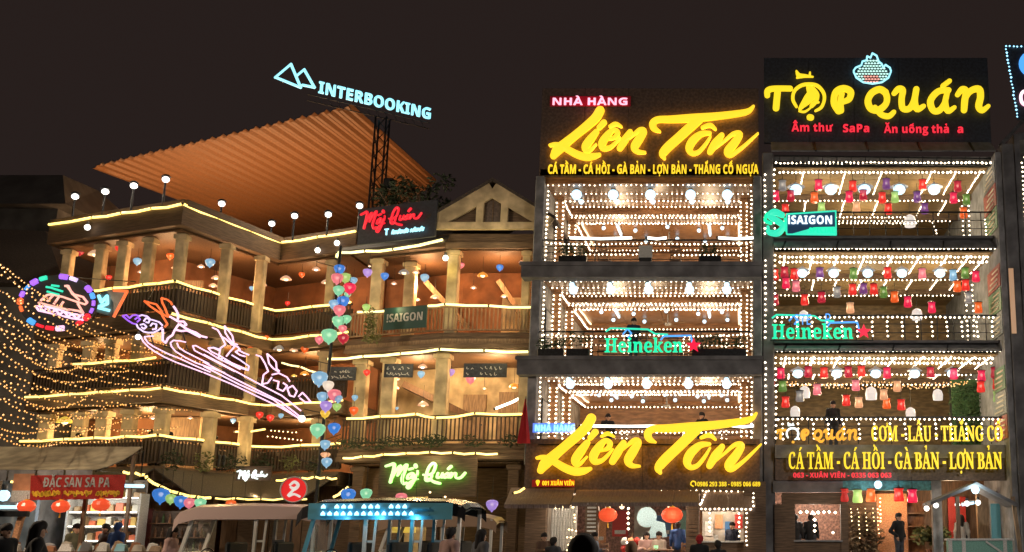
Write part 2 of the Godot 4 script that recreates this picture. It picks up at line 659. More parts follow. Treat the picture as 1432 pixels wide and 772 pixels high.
	glow("letter_yellow", Color(1.0, 0.72, 0.015), 1.02, Color(0.8, 0.6, 0.1))
	glow("letter_amber", Color(1.0, 0.45, 0.03), 0.85, Color(0.8, 0.5, 0.1))
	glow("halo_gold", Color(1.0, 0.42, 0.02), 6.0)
	glow("letter_red", Color(1.0, 0.03, 0.06), 1.0, Color(0.7, 0.05, 0.05))
	glow("letter_pink", Color(1.0, 0.42, 0.58), 1.5)
	glow("letter_cyan", Color(0.3, 0.85, 1.0), 1.4)
	glow("letter_blue", Color(0.2, 0.55, 1.0), 1.3)
	glow("letter_green", Color(0.0, 0.85, 0.4), 1.2, Color(0.05, 0.5, 0.2))
	glow("neon_lime", Color(0.62, 1.0, 0.38), 1.3)
	glow("halo_green", Color(0.16, 1.0, 0.03), 5.0)
	glow("neon_white", Color(0.85, 1.0, 0.95), 1.5)
	glow("neon_red", Color(1.0, 0.02, 0.04), 1.0, Color(0.4, 0.02, 0.02))
	glow("neon_pink", Color(1.0, 0.55, 0.85), 1.15)
	glow("neon_lilac", Color(0.72, 0.55, 1.0), 1.15)
	glow("neon_violet", Color(0.42, 0.14, 1.0), 1.1, Color(0.2, 0.1, 0.4))
	glow("neon_orange", Color(1.0, 0.16, 0.04), 1.1, Color(0.4, 0.1, 0.03))
	glow("neon_blue", Color(0.08, 0.38, 1.0), 1.2, Color(0.05, 0.15, 0.4))
	glow("neon_salmon", Color(1.0, 0.38, 0.3), 1.1)
	glow("neon_teal", Color(0.03, 0.8, 0.5), 1.0, Color(0.05, 0.4, 0.25))
	glow("star_red", Color(1.0, 0.015, 0.06), 1.0, Color(0.5, 0.01, 0.03))
	glow("tree_light", Color(0.55, 1.0, 0.85), 1.2)
	var shades := {"red": Color(1, 0.06, 0.05), "magenta": Color(1, 0.04, 0.16), "orange": Color(1, 0.2, 0.04), "purple": Color(0.28, 0.1, 0.42), "green": Color(0.2, 0.42, 0.1), "blue": Color(0.08, 0.35, 1), "sky blue": Color(0.35, 0.65, 0.95), "mint": Color(0.35, 0.85, 0.6), "pink": Color(1, 0.32, 0.42), "white": Color(1, 0.93, 0.86), "peach": Color(1, 0.6, 0.36), "lime": Color(0.5, 0.78, 0.28), "yellow": Color(1, 0.72, 0.1), "violet": Color(0.55, 0.4, 1), "grey": Color(0.42, 0.42, 0.45), "amber": Color(1.0, 0.42, 0.06), "crimson": Color(0.55, 0.02, 0.06), "paper": Color(1, 0.1, 0.03)}
	for k in shades:
		var e := 0.3 if k in ["purple", "green", "grey"] else 0.7 if k in ["red", "magenta", "crimson", "orange", "paper"] else 0.6
		var m := glow("shade_" + k, shades[k], e, Color(shades[k].r * 0.4 + 0.02, shades[k].g * 0.4 + 0.01, shades[k].b * 0.4 + 0.01))
		m.roughness = 0.3
		m = m.duplicate()
		m.resource_name = "glass_" + k
		m.transparency = BaseMaterial3D.TRANSPARENCY_ALPHA
		m.albedo_color.a = 0.955
		m.emission_energy_multiplier = e * 0.7
		m.backlight_enabled = true
		m.backlight = Color(shades[k].r * 0.8, shades[k].g * 0.8, shades[k].b * 0.8).linear_to_srgb()
		M["glass_" + k] = m
	glow("filament", Color(1.0, 0.85, 0.62), 7.0)
	for k in ["banner_red", "white"]:
		var m: StandardMaterial3D = M[k].duplicate()
		m.backlight_enabled = true
		m.backlight = Color(0.9, 0.9, 0.9)
		M[k + "_sheet"] = m


func ground() -> void:
	struct("ground", MB.new().box(Vector3(-150, -0.3, -200), Vector3(150, 0, 60)), M.paving)
	struct("pavement", MB.new().box(Vector3(-32, 0.004, -60), Vector3(30, 0.14, -37.2)), M.grey_wall)


func background_hill_and_houses() -> void:
	# a wooded hill behind the roofs
	var h := MB.new()
	var f := FastNoiseLite.new()
	f.seed = 4
	f.frequency = 0.03
	var grid := []
	for i in 33:
		var row := []
		for j in 9:
			var x := -150.0 + i * 8.0
			var z := -95.0 - j * 10.0
			row.append(Vector3(x, 4.0 + 9.0 * sin(PI * minf(j / 6.0, 1.0) / 2) * (0.7 + 0.6 * f.get_noise_2d(x, z)), z))
		grid.append(row)
	for i in 32:
		for j in 8:
			h.quad(grid[i][j], grid[i + 1][j], grid[i + 1][j + 1], grid[i][j + 1])
	struct("hill", h, M.hill)
	# the dark houses beyond the left wing
	var t := thing("house", "tall unlit grey house at the far left edge behind the terraces", "building", Vector3(-52, 0, -66))
	obj("wall", MB.new().box(Vector3(-66, 0, -72), Vector3(-38.6, 19.4, -62)), M.house_dark, t)
	var r := MB.new()
	r.hexa([Vector3(-67, 19.4, -61), Vector3(-37.6, 19.4, -61), Vector3(-37.6, 19.4, -73), Vector3(-67, 19.4, -73), Vector3(-66, 21.7, -63), Vector3(-39.2, 21.7, -63), Vector3(-40, 22.3, -68), Vector3(-66, 22.3, -68)])
	obj("roof", r, M.house_dark, t)
	for k in 5:
		var x := -63.0 + k * 5.0
		var w := obj("window", MB.new().box(Vector3(x, 14.6, -62.03), Vector3(x + 1.6, 16.6, -61.96)), M.board_cool, t)
		obj("sill", MB.new().box(Vector3(x - 0.1, 14.46, -62), Vector3(x + 1.7, 14.6, -61.8)), M.house_dark, w)
	t = thing("house", "low black-roofed house beside the left end of the terraces", "building", Vector3(-32, 0, -47))
	obj("wall", MB.new().box(Vector3(-42, 0, -52), Vector3(-26.6, 10.9, -43.4)), M.house_dark, t)
	r = MB.new()
	r.hexa([Vector3(-43, 10.9, -42.6), Vector3(-25.9, 10.9, -42.6), Vector3(-25.9, 10.9, -53), Vector3(-43, 10.9, -53), Vector3(-43, 14.6, -46.6), Vector3(-29.4, 14.0, -46.6), Vector3(-29.4, 14.0, -49), Vector3(-43, 14.6, -49)])
	obj("roof", r, M.tile_roof, t)
	# one dark tree behind the red sign
	var crown := MB.new()
	var at := Vector3(-13.62, 15.42, -46.00)
	for k in 16:
		foliage(crown, at + Vector3(rng.randf_range(-1.6, 1.3), rng.randf_range(-1.3, 0.5), rng.randf_range(-1, 1)), Vector3(1.3, 0.9, 1.2), 110, 0.12)
	t = thing("tree", "dark leafy tree rising behind the red neon sign", "tree", Vector3(at.x, 12.4, at.z))
	var tr := MB.new()
	tr.cyl(Vector3(at.x, 12.4, at.z), at, 0.16, 0.08, 7)
	for k in 6:
		tr.cyl(Vector3(at.x, 13.0 + k * 0.12, at.z), at + Vector3(rng.randf_range(-1.6, 1.3), rng.randf_range(-0.6, 0.4), rng.randf_range(-0.8, 0.8)), 0.06, 0.02, 5)
	obj("trunk", tr, M.wood, t)
	obj("crown", crown, M.leaf_dark, t)


func canopy_building() -> void:
	var t := thing("canopy_building", "large terrace under a huge orange corrugated canopy behind the left restaurant", "building", Vector3(-29, 0, -66))
	obj("wall", MB.new().box(Vector3(-46, 0, -112), Vector3(-17.5, 14.4, -57.2)), M.house_dark, t)
	var p0 := Vector3(-20.0, 22.8, -55.0)
	var e1 := Vector3(-18.5, -0.1, -9.6)
	var e2 := Vector3(-1.8, 3.1, -22.8)
	var up := e2.cross(e1).normalized()
	if up.y < 0:
		up = -up
	# corrugated sheets laid side by side, each lapped over the next
	var n := 24
	for s in n:
		var b := MB.new()
		var ribs := 2
		for k in ribs * 2:  # each sheet leans on the next, so the underside shows long steps
			var a0 := (s + k / (ribs * 2.0)) / n; var a1 := (s + (k + 1) / (ribs * 2.0)) / n
			var h := 0.03 if k % 2 == 0 else -0.03
			var t0 := lerpf(0.12, -0.12, k / (ribs * 2.0)); var t1 := lerpf(0.12, -0.12, (k + 1) / (ribs * 2.0))
			var a := p0 + e1 * a0 + up * (t0 + h); var c := p0 + e1 * a1 + up * (t1 - h)
			var fa := e2 * lerpf(1.0, 2.05, a0); var fc := e2 * lerpf(1.0, 2.05, a1)
			b.quad(a, c, c + fc, a + fa)
			b.quad(a + up * 0.02, a + fa + up * 0.02, c + fc + up * 0.02, c + up * 0.02)
		obj("roof_sheet", b, M.rust_sheet, t)
	for q in [p0 + e1 * 0.03 + e2 * 0.98 - up * 0.2, p0 + e1 * 0.98 + e2 * 1.95 - up * 0.2, p0 + e1 * 0.6 + e2 * 1.55 - up * 0.2]:
		obj("post", MB.new().cyl(Vector3(q.x, 14.4, q.z), q, 0.11, 0.11, 8), M.dark_metal, t)
	# floodlights on the terrace floor that wash the canopy
	for k in 6:
		var q: Vector3 = [Vector3(-22.5, 14.4, -60.5), Vector3(-28.0, 14.4, -64.0), Vector3(-34.0, 14.4, -68.0), Vector3(-24.0, 14.4, -70.0), Vector3(-30.0, 14.4, -76.0), Vector3(-37.0, 14.4, -82.0)][k]
		var fl := thing("floodlight", "warm floodlight on the terrace under the orange canopy, %s from the right" % ORD[k], "floodlight", q, "floodlights under the orange canopy")
		obj("bracket", MB.new().box(q + Vector3(-0.2, 0, -0.15), q + Vector3(0.2, 0.25, 0.15)), M.dark_metal, fl)
		obj("lamp", MB.new().cbox(q + Vector3(0, 0.4, 0), Vector3(0.34, 0.1, 0.3)), M.lamp_warm, fl)
		omni(q + Vector3(0, 0.75, 0), Color(1.0, 0.55, 0.25), 25.0, 0.2)


func street_lamps() -> void:
	# lamps of the square itself; they stand just beside the frame and light the fronts that face it
	for q in [[Vector3(-20.5, 0, -24.0), Color(1.0, 0.78, 0.55), 120.0, "left"], [Vector3(10.5, 0, -22.0), Color(1.0, 0.9, 0.8), 110.0, "right"]]:
		var p: Vector3 = q[0]
		var t := thing("street_lamp", "tall street lamp at the %s side of the square" % q[3], "street lamp", p, "street lamps of the square")
		obj("pole", MB.new().cyl(p, p + Vector3(0, 9.0, 0), 0.11, 0.06, 8), M.dark_metal, t)
		obj("arm", MB.new().cyl(p + Vector3(0, 8.9, 0), p + Vector3(0, 9.3, 1.0), 0.05, 0.04, 6), M.dark_metal, t)
		obj("head", MB.new().bbox(p + Vector3(-0.16, 9.28, 0.8), p + Vector3(0.16, 9.42, 1.6), 0.04), M.grey_metal, t)
		obj("lamp", MB.new().box(p + Vector3(-0.13, 9.2, 0.85), p + Vector3(0.13, 9.27, 1.3)), M.lamp_white, t)
		omni(p + Vector3(0, 9.1, 1.08), q[1], q[2], 0.15)


func offset_in(poly: Array, d: float) -> Array:
	var r := Geometry2D.offset_polygon(PackedVector2Array(poly), -d, Geometry2D.JOIN_MITER)
	var best := PackedVector2Array()
	for q in r:
		if q.size() > best.size():
			best = q
	return Array(best)


func at_y(path: Array, y: float, out := 0.0) -> Array:
	var p := []
	for q in path:
		p.append(Vector3(q.x, y, q.y + out))
	return p


func rail(t: Node3D, path: Array, y: float, h: float, m: Material, gap := 0.17, inset := 0.12) -> void:
	var r := MB.new(); var bars := MB.new()
	for i in path.size() - 1:
		var a := Vector3(path[i].x, y, path[i].y - inset); var b := Vector3(path[i + 1].x, y, path[i + 1].y - inset)
		r.beam(a + Vector3.UP * h, b + Vector3.UP * h, 0.09, 0.07)
		r.beam(a + Vector3.UP * 0.12, b + Vector3.UP * 0.12, 0.07, 0.06)
		for q in along([a, b], gap):
			bars.beam(q + Vector3.UP * 0.12, q + Vector3.UP * h, 0.05, 0.03, Vector3.FORWARD)
	obj("handrail", r, m, t)
	stuff(obj("balusters", bars, m, t))


func column(t: Node3D, x: float, z: float, y0: float, y1: float, w: float, m: Material) -> void:
	var c := obj("column", MB.new().bbox(Vector3(x - w / 2, y0, z - w / 2), Vector3(x + w / 2, y1, z + w / 2), 0.03), m, t)
	obj("capital", MB.new().box(Vector3(x - w * 0.65, y1 - 0.22, z - w * 0.65), Vector3(x + w * 0.65, y1 - 0.06, z + w * 0.65)), m, c)


func left_building() -> void:
	var front := [Vector2(-14.92, -42.65), Vector2(-18.5, -44.4), Vector2(-19.8, -38.9), Vector2(-24.0, -40.7), Vector2(-26.2, -41.7)]
	var foot := front.duplicate()
	foot.append(Vector2(-26.2, -56)); foot.append(Vector2(-14.92, -56))
	var t := thing("restaurant_building", "U-shaped terraced restaurant with yellow rope lights along its balconies", "building", Vector3(-20.5, 0, -48))
	var core := [Vector2(-14.92, -46.4), Vector2(-20.6, -49.2), Vector2(-22.3, -43.6), Vector2(-26.2, -45.3), Vector2(-26.2, -56), Vector2(-14.92, -56)]
	var levels := [[9.1, 12.2], [6.45, 8.55], [3.8, 5.95], [0.2, 3.28]]
	for l in levels:
		obj("wall", MB.new().prism(core, l[0], l[1]), M.terracotta_wall, t)
	obj("roof_slab", MB.new().prism(foot, 12.2, 12.9), M.slab_wood, t)
	obj("floor_slab", MB.new().prism(foot, 8.56, 9.1), M.slab_wood, t)
	obj("floor_slab", MB.new().prism(foot, 5.96, 6.45), M.slab_wood, t)
	obj("floor_slab", MB.new().prism(foot, 3.29, 3.8), M.slab_wood, t)
	obj("floor_slab", MB.new().prism(foot, 0.145, 0.2), M.grey_wall, t)
	# boarded ceilings, hung a little under each slab
	var inner := offset_in(foot, 0.35)
	for y in [12.1, 8.47, 5.87]:
		obj("ceiling", MB.new().prism(inner, y, y + 0.06), M.wood, t)
	# parapet on the roof edge
	for i in front.size() - 1:
		var a: Vector2 = front[i]; var b: Vector2 = front[i + 1]
		obj("parapet", MB.new().beam(Vector3(a.x, 13.02, a.y - 0.15), Vector3(b.x, 13.02, b.y - 0.15), 0.2, 0.24), M.slab_wood, t)
	rail(t, front, 9.1, 1.0, M.wood_dark)
	rail(t, front, 6.45, 0.95, M.wood_dark)
	rail(t, front, 3.8, 0.95, M.wood_dark)
	# solid boards behind the balusters
	for y in [9.1, 6.45, 3.8]:
		for i in front.size() - 1:
			var a: Vector2 = front[i]; var b: Vector2 = front[i + 1]
			obj("balcony_board", MB.new().beam(Vector3(a.x, y + 0.48, a.y - 0.24), Vector3(b.x, y + 0.48, b.y - 0.24), 0.05, 0.72), M.wood_dark, t)
	# columns: x, z
	for c in [[-16.2, -43.9], [-18.7, -43.2], [-19.2, -41.3], [-20.2, -39.9], [-21.6, -40.4], [-22.8, -40.9], [-23.9, -41.4], [-25.6, -42.2]]:
		column(t, c[0], c[1], 9.1, 12.1, 0.34, M.cream)
		column(t, c[0], c[1], 6.45, 8.47, 0.36, M.cream)
		column(t, c[0], c[1], 3.8, 5.87, 0.4, M.cream)
	for c in [[-16.5, -44.2], [-19.1, -41.8], [-20.3, -40.1], [-22.4, -41.0], [-25.4, -42.4]]:
		column(t, c[0], c[1], 0.2, 3.28, 0.4, M.wood)
	# lit doorways and cupboards against the inner walls
	for d in [[-20.9, -42.9, 3.82], [-22.6, -43.75, 6.47], [-21.5, -43.1, 9.12], [-23.6, -44.1, 9.12]]:
		var p := obj("door", MB.new().box(Vector3(d[0] - 0.55, d[2], d[1] - 0.3), Vector3(d[0] + 0.55, d[2] + 2.0, d[1] - 0.1)), M.wood_pale, t)
		obj("handle", MB.new().ball(Vector3(d[0] + 0.4, d[2] + 1.05, d[1] - 0.06), Vector3.ONE * 0.04), M.grey_metal, p)
	# pent roof of tiles over the ground floor: tile courses as stepped boards
	for i in [0, 1, 2, 3]:
		var a: Vector2 = front[i]; var b: Vector2 = front[i + 1]
		var d := (b - a).normalized()
		var o := Vector2(-d.y, d.x)
		if o.y < 0 and absf(o.y) > 0.4 or (i == 1 and o.x < 0):
			o = -o
		for k in 5:
			var f0 := k * 0.3; var f1 := f0 + 0.34
			var ya := 3.72 - k * 0.17; var yb := ya - 0.2
			var q := MB.new()
			q.hexa([Vector3(a.x + o.x * f1, yb - 0.05, a.y + o.y * f1), Vector3(b.x + o.x * f1, yb - 0.05, b.y + o.y * f1), Vector3(b.x + o.x * f0, ya - 0.05, b.y + o.y * f0), Vector3(a.x + o.x * f0, ya - 0.05, a.y + o.y * f0),
				Vector3(a.x + o.x * f1, yb, a.y + o.y * f1), Vector3(b.x + o.x * f1, yb, b.y + o.y * f1), Vector3(b.x + o.x * f0, ya, b.y + o.y * f0), Vector3(a.x + o.x * f0, ya, a.y + o.y * f0)])
			obj("tile_course", q, M.tile_roof, t)
	# ropes of yellow light along the edges
	var g := "yellow rope lights on the terraces"
	var ro := 0.045
	rope_light("yellow rope light along the roof edge of the terraced restaurant", at_y([front[4], front[3], front[2], front[1], front[0]], 12.93, 0.06), ro, M.rope_yellow, g)
	rope_light("yellow rope light on the upper balcony rail of the terraced restaurant", at_y([front[4], front[3], front[2], front[1], front[0]], 10.16, 0.0), ro, M.rope_yellow, g)
	rope_light("yellow rope light under the upper balcony floor of the terraced restaurant", at_y([front[2], front[1], front[0]], 9.0, 0.06), ro, M.rope_yellow, g)
	rope_light("yellow rope light under the middle balcony floor of the terraced restaurant", at_y([front[4], front[3], front[2], front[1], front[0]], 6.42, 0.06), ro * 0.9, M.rope_yellow, g)
	rope_light("short yellow rope light on the middle balcony rail, left of the neon riders", at_y([Vector2(-24.0, -40.62), Vector2(-20.2, -38.99)], 7.48), ro * 0.9, M.rope_yellow, g)
	rope_light("yellow rope light on the lowest balcony rail above the tiled eave", at_y([front[4], front[3], front[2], front[1], front[0]], 4.83, 0.0), ro, M.rope_yellow, g)
	rope_light("yellow rope light dipping along the tiled eave above the five lanterns", [Vector3(-19.94, 3.51, -37.20), Vector3(-19.55, 3.48, -37.20), Vector3(-19.17, 3.41, -37.20), Vector3(-19.11, 3.28, -37.20), Vector3(-18.67, 3.05, -37.20), Vector3(-18.05, 2.83, -37.20), Vector3(-17.47, 2.72, -37.20), Vector3(-16.99, 2.69, -37.20)], ro, M.rope_yellow, g)
	rope_light("slanting rope light on the rear balcony behind the neon riders' tail", [Vector3(-17.44, 7.86, -42.80), Vector3(-16.70, 7.70, -42.80), Vector3(-15.98, 7.46, -42.80)], ro * 0.8, M.rope_lime, g)
	rope_light("upper short rope light on the first-floor rear dining room", [Vector3(-19.12, 5.30, -43.20), Vector3(-17.95, 5.40, -43.20)], ro * 0.8, M.rope_yellow, g)
	string_light("short row of warm bulbs across the rear first-floor dining room", [[Vector3(-17.92, 5.39, -43.40), Vector3(-16.78, 5.31, -43.40)], [Vector3(-18.01, 5.18, -43.40), Vector3(-16.59, 5.02, -43.40)]], 0.16, 0.04, M.bulb_warm, g)
	# shrubs hanging over the lower eave
	for k in 14:
		var u: float = k / 13.0
		var p := Vector3(-24.5, 4.15, -40.55).lerp(Vector3(-20.0, 4.15, -38.7), u) if k < 8 else Vector3(-19.3, 4.1, -39.5).lerp(Vector3(-15.6, 4.1, -42.7), (k - 8) / 5.0)
		var b := MB.new()
		foliage(b, p + Vector3(0, -0.1, 0.35), Vector3(0.9, 0.75, 0.6), 130, 0.075)
		obj("foliage", b, M.leaf_dark if k % 3 else M.leaf_pale, t).set_meta("label", "clump of hanging plants on the eave")
	# what the ropes of light give off, set just in front of them
	for q in [[-24.6, -40.5], [-22.4, -39.4], [-20.4, -38.5], [-18.9, -40.6], [-18.2, -42.8], [-16.6, -43.0]]:
		for y in [9.95, 6.25, 4.65]:
			omni(Vector3(q[0], y, q[1] + 0.15), Color(1.0, 0.72, 0.3), 0.32, 0.3)
	# warm light in the dining rooms
	for q in [[-17.4, 11.6, -45.4], [-19.6, 11.6, -43.0], [-21.6, 11.6, -41.7], [-24.0, 11.6, -42.7]]:
		omni(Vector3(q[0], q[1] - 0.6, q[2]), Color(1.0, 0.55, 0.25), 3.6, 0.15)
	for q in [[-17.2, 8.0, -45.2], [-19.6, 8.0, -43.0], [-21.6, 8.0, -41.7], [-24.0, 8.0, -42.7]]:
		omni(Vector3(q[0], q[1] - 0.2, q[2]), Color(1.0, 0.58, 0.24), 3.4, 0.15)
		omni(Vector3(q[0], q[1] - 2.75, q[2]), Color(1.0, 0.64, 0.28), 4.2, 0.15)
	omni(Vector3(-22.5, 2.6, -41.5), Color(1.0, 0.7, 0.4), 1.2, 0.15)


func gable_building() -> void:
	var front := [Vector2(-7.56, -41.0), Vector2(-10.9, -41.0), Vector2(-14.9, -42.6)]
	var foot := front.duplicate()
	foot.append(Vector2(-14.9, -56)); foot.append(Vector2(-7.56, -56))
	var t := thing("restaurant_building", "cream-columned restaurant with a gabled porch and a green neon sign", "building", Vector3(-11, 0, -48))
	var core := [Vector2(-7.56, -45.2), Vector2(-11.3, -45.2), Vector2(-14.9, -46.6), Vector2(-14.9, -56), Vector2(-7.56, -56)]
	for l in [[8.7, 11.9], [4.7, 8.0], [0.2, 4.0]]:
		obj("wall", MB.new().prism(core, l[0], l[1]), M.terracotta_wall if l[0] > 8 else M.cream, t)
	obj("roof_slab", MB.new().prism(foot, 11.95, 12.4), M.slab_wood, t)
	obj("floor_slab", MB.new().prism(foot, 8.1, 8.7), M.slab_wood, t)
	obj("floor_slab", MB.new().prism(foot, 4.1, 4.7), M.slab_wood, t)
	obj("floor_slab", MB.new().prism(foot, 0.145, 0.2), M.grey_wall, t)
	var inner := offset_in(foot, 0.4)
	for y in [11.86, 8.0, 4.02]:
		obj("ceiling", MB.new().prism(inner, y, y + 0.06), M.wood, t)
	# side walls
	for l in [[8.7, 11.9], [4.7, 8.0]]:
		obj("side_wall", MB.new().box(Vector3(-7.9, l[0], -52), Vector3(-7.7, l[1], -42.2)), M.terracotta_wall, t)
	# the tan pent roof strip under the upper balcony, in boards
	for i in 2:
		var a: Vector2 = front[i]; var b: Vector2 = front[i + 1]
		for k in 3:
			obj("eave_board", MB.new().beam(Vector3(a.x, 8.52 - k * 0.17, a.y + 0.1 + k * 0.12), Vector3(b.x, 8.52 - k * 0.17, b.y + 0.1 + k * 0.12), 0.06, 0.16), M.slab_wood if k != 1 else M.wood_pale, t)
			obj("eave_board", MB.new().beam(Vector3(a.x, 4.55 - k * 0.17, a.y + 0.1 + k * 0.12), Vector3(b.x, 4.55 - k * 0.17, b.y + 0.1 + k * 0.12), 0.06, 0.16), M.slab_wood, t)
	rail(t, front, 8.7, 0.98, M.wood_pale, 0.15)
	rail(t, front, 4.7, 0.98, M.wood_dark, 0.15)
	# columns read off left to right
	for c in [[-14.0, -42.75, 0.42], [-12.9, -43.3, 0.42], [-10.75, -41.35, 0.4], [-8.05, -41.4, 0.3]]:
		column(t, c[0], c[1], 8.7, 11.86, c[2], M.cream)
	for c in [[-14.4, -42.95, 0.46], [-13.2, -42.45, 0.46], [-10.95, -41.4, 0.46], [-7.95, -41.5, 0.4]]:
		column(t, c[0], c[1], 4.7, 8.0, c[2], M.cream)
	for c in [[-14.2, -42.9], [-11.0, -41.5], [-8.2, -41.5]]:
		column(t, c[0], c[1], 0.2, 4.02, 0.4, M.slab_wood)
	# slanting stair rails and braces inside
	for q in [[Vector3(-12.6, 11.3, -44.2), Vector3(-10.9, 9.5, -44.6)], [Vector3(-9.6, 11.2, -43.6), Vector3(-8.4, 9.5, -44.0)]]:
		obj("brace", MB.new().beam(q[0], q[1], 0.14, 0.2), M.wood_pale, t)
	obj("stair_flight", MB.new().beam(Vector3(-13.4, 7.3, -45.0), Vector3(-10.7, 6.0, -45.4), 0.9, 0.25), M.wood, t)
	for q in [[-9.0, 4.72, -45.15, 1.3, 2.3], [-10.6, 4.72, -45.15, 0.9, 2.2], [-9.2, 8.72, -45.15, 1.0, 2.1], [-12.0, 8.72, -46.4, 1.0, 2.1]]:
		var d := obj("door", MB.new().box(Vector3(q[0] - q[3] / 2, q[1], q[2] - 0.1), Vector3(q[0] + q[3] / 2, q[1] + q[4], q[2] + 0.1)), M.wood_pale if q[1] < 6 else M.cream, t)
		obj("handle", MB.new().ball(Vector3(q[0] + q[3] * 0.35, q[1] + 1.0, q[2] + 0.13), Vector3.ONE * 0.04), M.grey_metal, d)
	obj("panel", MB.new().box(Vector3(-8.3, 4.72, -44.7), Vector3(-7.92, 7.9, -42.0)), M.wood, t)
	# gabled porch roof
	var ax := -9.25; var zf := -40.45; var top := 14.22
	for s in [-1.0, 1.0]:
		var e := Vector3(ax + s * 2.2, 12.86, zf)
		obj("rake_board", MB.new().beam(Vector3(ax, top - 0.27, zf + s * 0.003), e - Vector3(0, 0.22, 0), 0.14, 0.58, Vector3.UP), M.cream, t)
		var r := MB.new()
		var o := Vector3(0, 0.03, 0.12)
		r.hexa([e + o + Vector3(s * 0.15, -0.1, 0), Vector3(ax, top, zf) + o, Vector3(ax, top, -46.5), Vector3(e.x + s * 0.15, e.y - 0.1, -46.5), e + o + Vector3(s * 0.15, 0.02, 0), Vector3(ax, top + 0.12, zf) + o, Vector3(ax, top + 0.12, -46.5), Vector3(e.x + s * 0.15, e.y + 0.02, -46.5)])
		obj("roof_slope", r, M.tile_roof, t)
	obj("tie_beam", MB.new().box(Vector3(ax - 2.15, 12.42, zf - 0.1), Vector3(ax + 1.9, 12.68, zf + 0.1)), M.cream, t)
	for x in [-0.42, 0.48]:
		obj("gable_post", MB.new().box(Vector3(ax + x - 0.13, 12.68, zf - 0.08), Vector3(ax + x + 0.13, 13.75, zf + 0.08)), M.cream, t)
	obj("gable_panel", MB.new().face([Vector2(-2.0, 12.68), Vector2(1.8, 12.68), Vector2(0.0, 13.95)], Transform3D(Basis(), Vector3(ax, 0, zf - 0.25)), 0.1), M.slab_wood, t)
	var arch := []
	for k in 9:
		arch.append(Vector2(0.03 + 0.27 * cos(PI * k / 8.0), 13.28 + 0.27 * sin(PI * k / 8.0)))
	arch.append(Vector2(-0.24, 12.7)); arch.append(Vector2(0.3, 12.7))
	var w := obj("window", MB.new().face(arch, Transform3D(Basis(), Vector3(ax, 0, zf - 0.14)), 0.06), M.board, t)
	obj("frame", MB.new().box(Vector3(ax + 0.01, 12.7, zf - 0.08), Vector3(ax + 0.05, 13.5, zf - 0.05)), M.slab_wood, w)
	obj("eave_beam", MB.new().box(Vector3(-10.95, 11.8, -40.95), Vector3(-7.6, 12.02, -40.75)), M.slab_wood, t)
	# eave roof over the slanting side
	var el := MB.new()
	el.hexa([Vector3(-15.5, 11.9, -42.2), Vector3(-10.9, 11.9, -40.4), Vector3(-10.9, 12.9, -42.2), Vector3(-15.2, 12.9, -44.0), Vector3(-15.5, 12.02, -42.2), Vector3(-10.9, 12.02, -40.4), Vector3(-10.9, 13.02, -42.2), Vector3(-15.2, 13.02, -44.0)])
	obj("roof_slope", el, M.tile_roof, t)
	var g := "pale rope lights on the gabled restaurant"
	rope_light("pale rope light along the slanting eave below the red neon sign", [Vector3(-15.45, 11.75, -42.17), Vector3(-15.4, 11.97, -42.15), Vector3(-13.0, 11.86, -41.2), Vector3(-10.95, 12.02, -40.37)], 0.05, M.rope_lime, g)
	rope_light("pale rope light on the second-floor rail of the gabled restaurant", [Vector3(-14.6, 9.73, -42.45), Vector3(-12.7, 9.7, -41.7)], 0.045, M.rope_lime, g)
	rope_light("pale rope light on the second-floor rail under the porch gable", [Vector3(-11.6, 9.72, -41.2), Vector3(-10.9, 9.74, -40.95), Vector3(-7.7, 9.62, -40.95)], 0.045, M.rope_lime, g)
	rope_light("pale rope light along the eave between both balconies of the gabled restaurant", [Vector3(-15.6, 7.95, -42.5), Vector3(-12.5, 7.98, -41.35), Vector3(-10.9, 8.02, -40.6), Vector3(-7.7, 7.93, -40.6)], 0.05, M.rope_lime, g)
	rope_light("pale rope light on the first-floor rail of the gabled restaurant", [Vector3(-14.7, 5.72, -42.45), Vector3(-11.8, 5.78, -41.3), Vector3(-11.0, 5.6, -40.95), Vector3(-9.6, 5.76, -40.95), Vector3(-7.7, 5.74, -40.95)], 0.045, M.rope_yellow, g)
	rope_light("yellow rope light along the eave above the green neon sign", [Vector3(-14.6, 4.25, -42.1), Vector3(-12.9, 4.34, -41.4), Vector3(-11.0, 4.36, -40.5), Vector3(-8.6, 4.3, -40.5)], 0.04, M.rope_yellow, g, 0.9)
	rope_light("slanting white rope light beside the dark window of the first floor", [Vector3(-9.04, 5.99, -41.60), Vector3(-7.81, 6.56, -41.60)], 0.05, M.rope_white, g)
	rope_light("yellow rope light rising to the corner of the left awning", [Vector3(-7.72, 2.89, -39.00), Vector3(-7.32, 3.08, -39.00)], 0.04, M.rope_yellow, g)
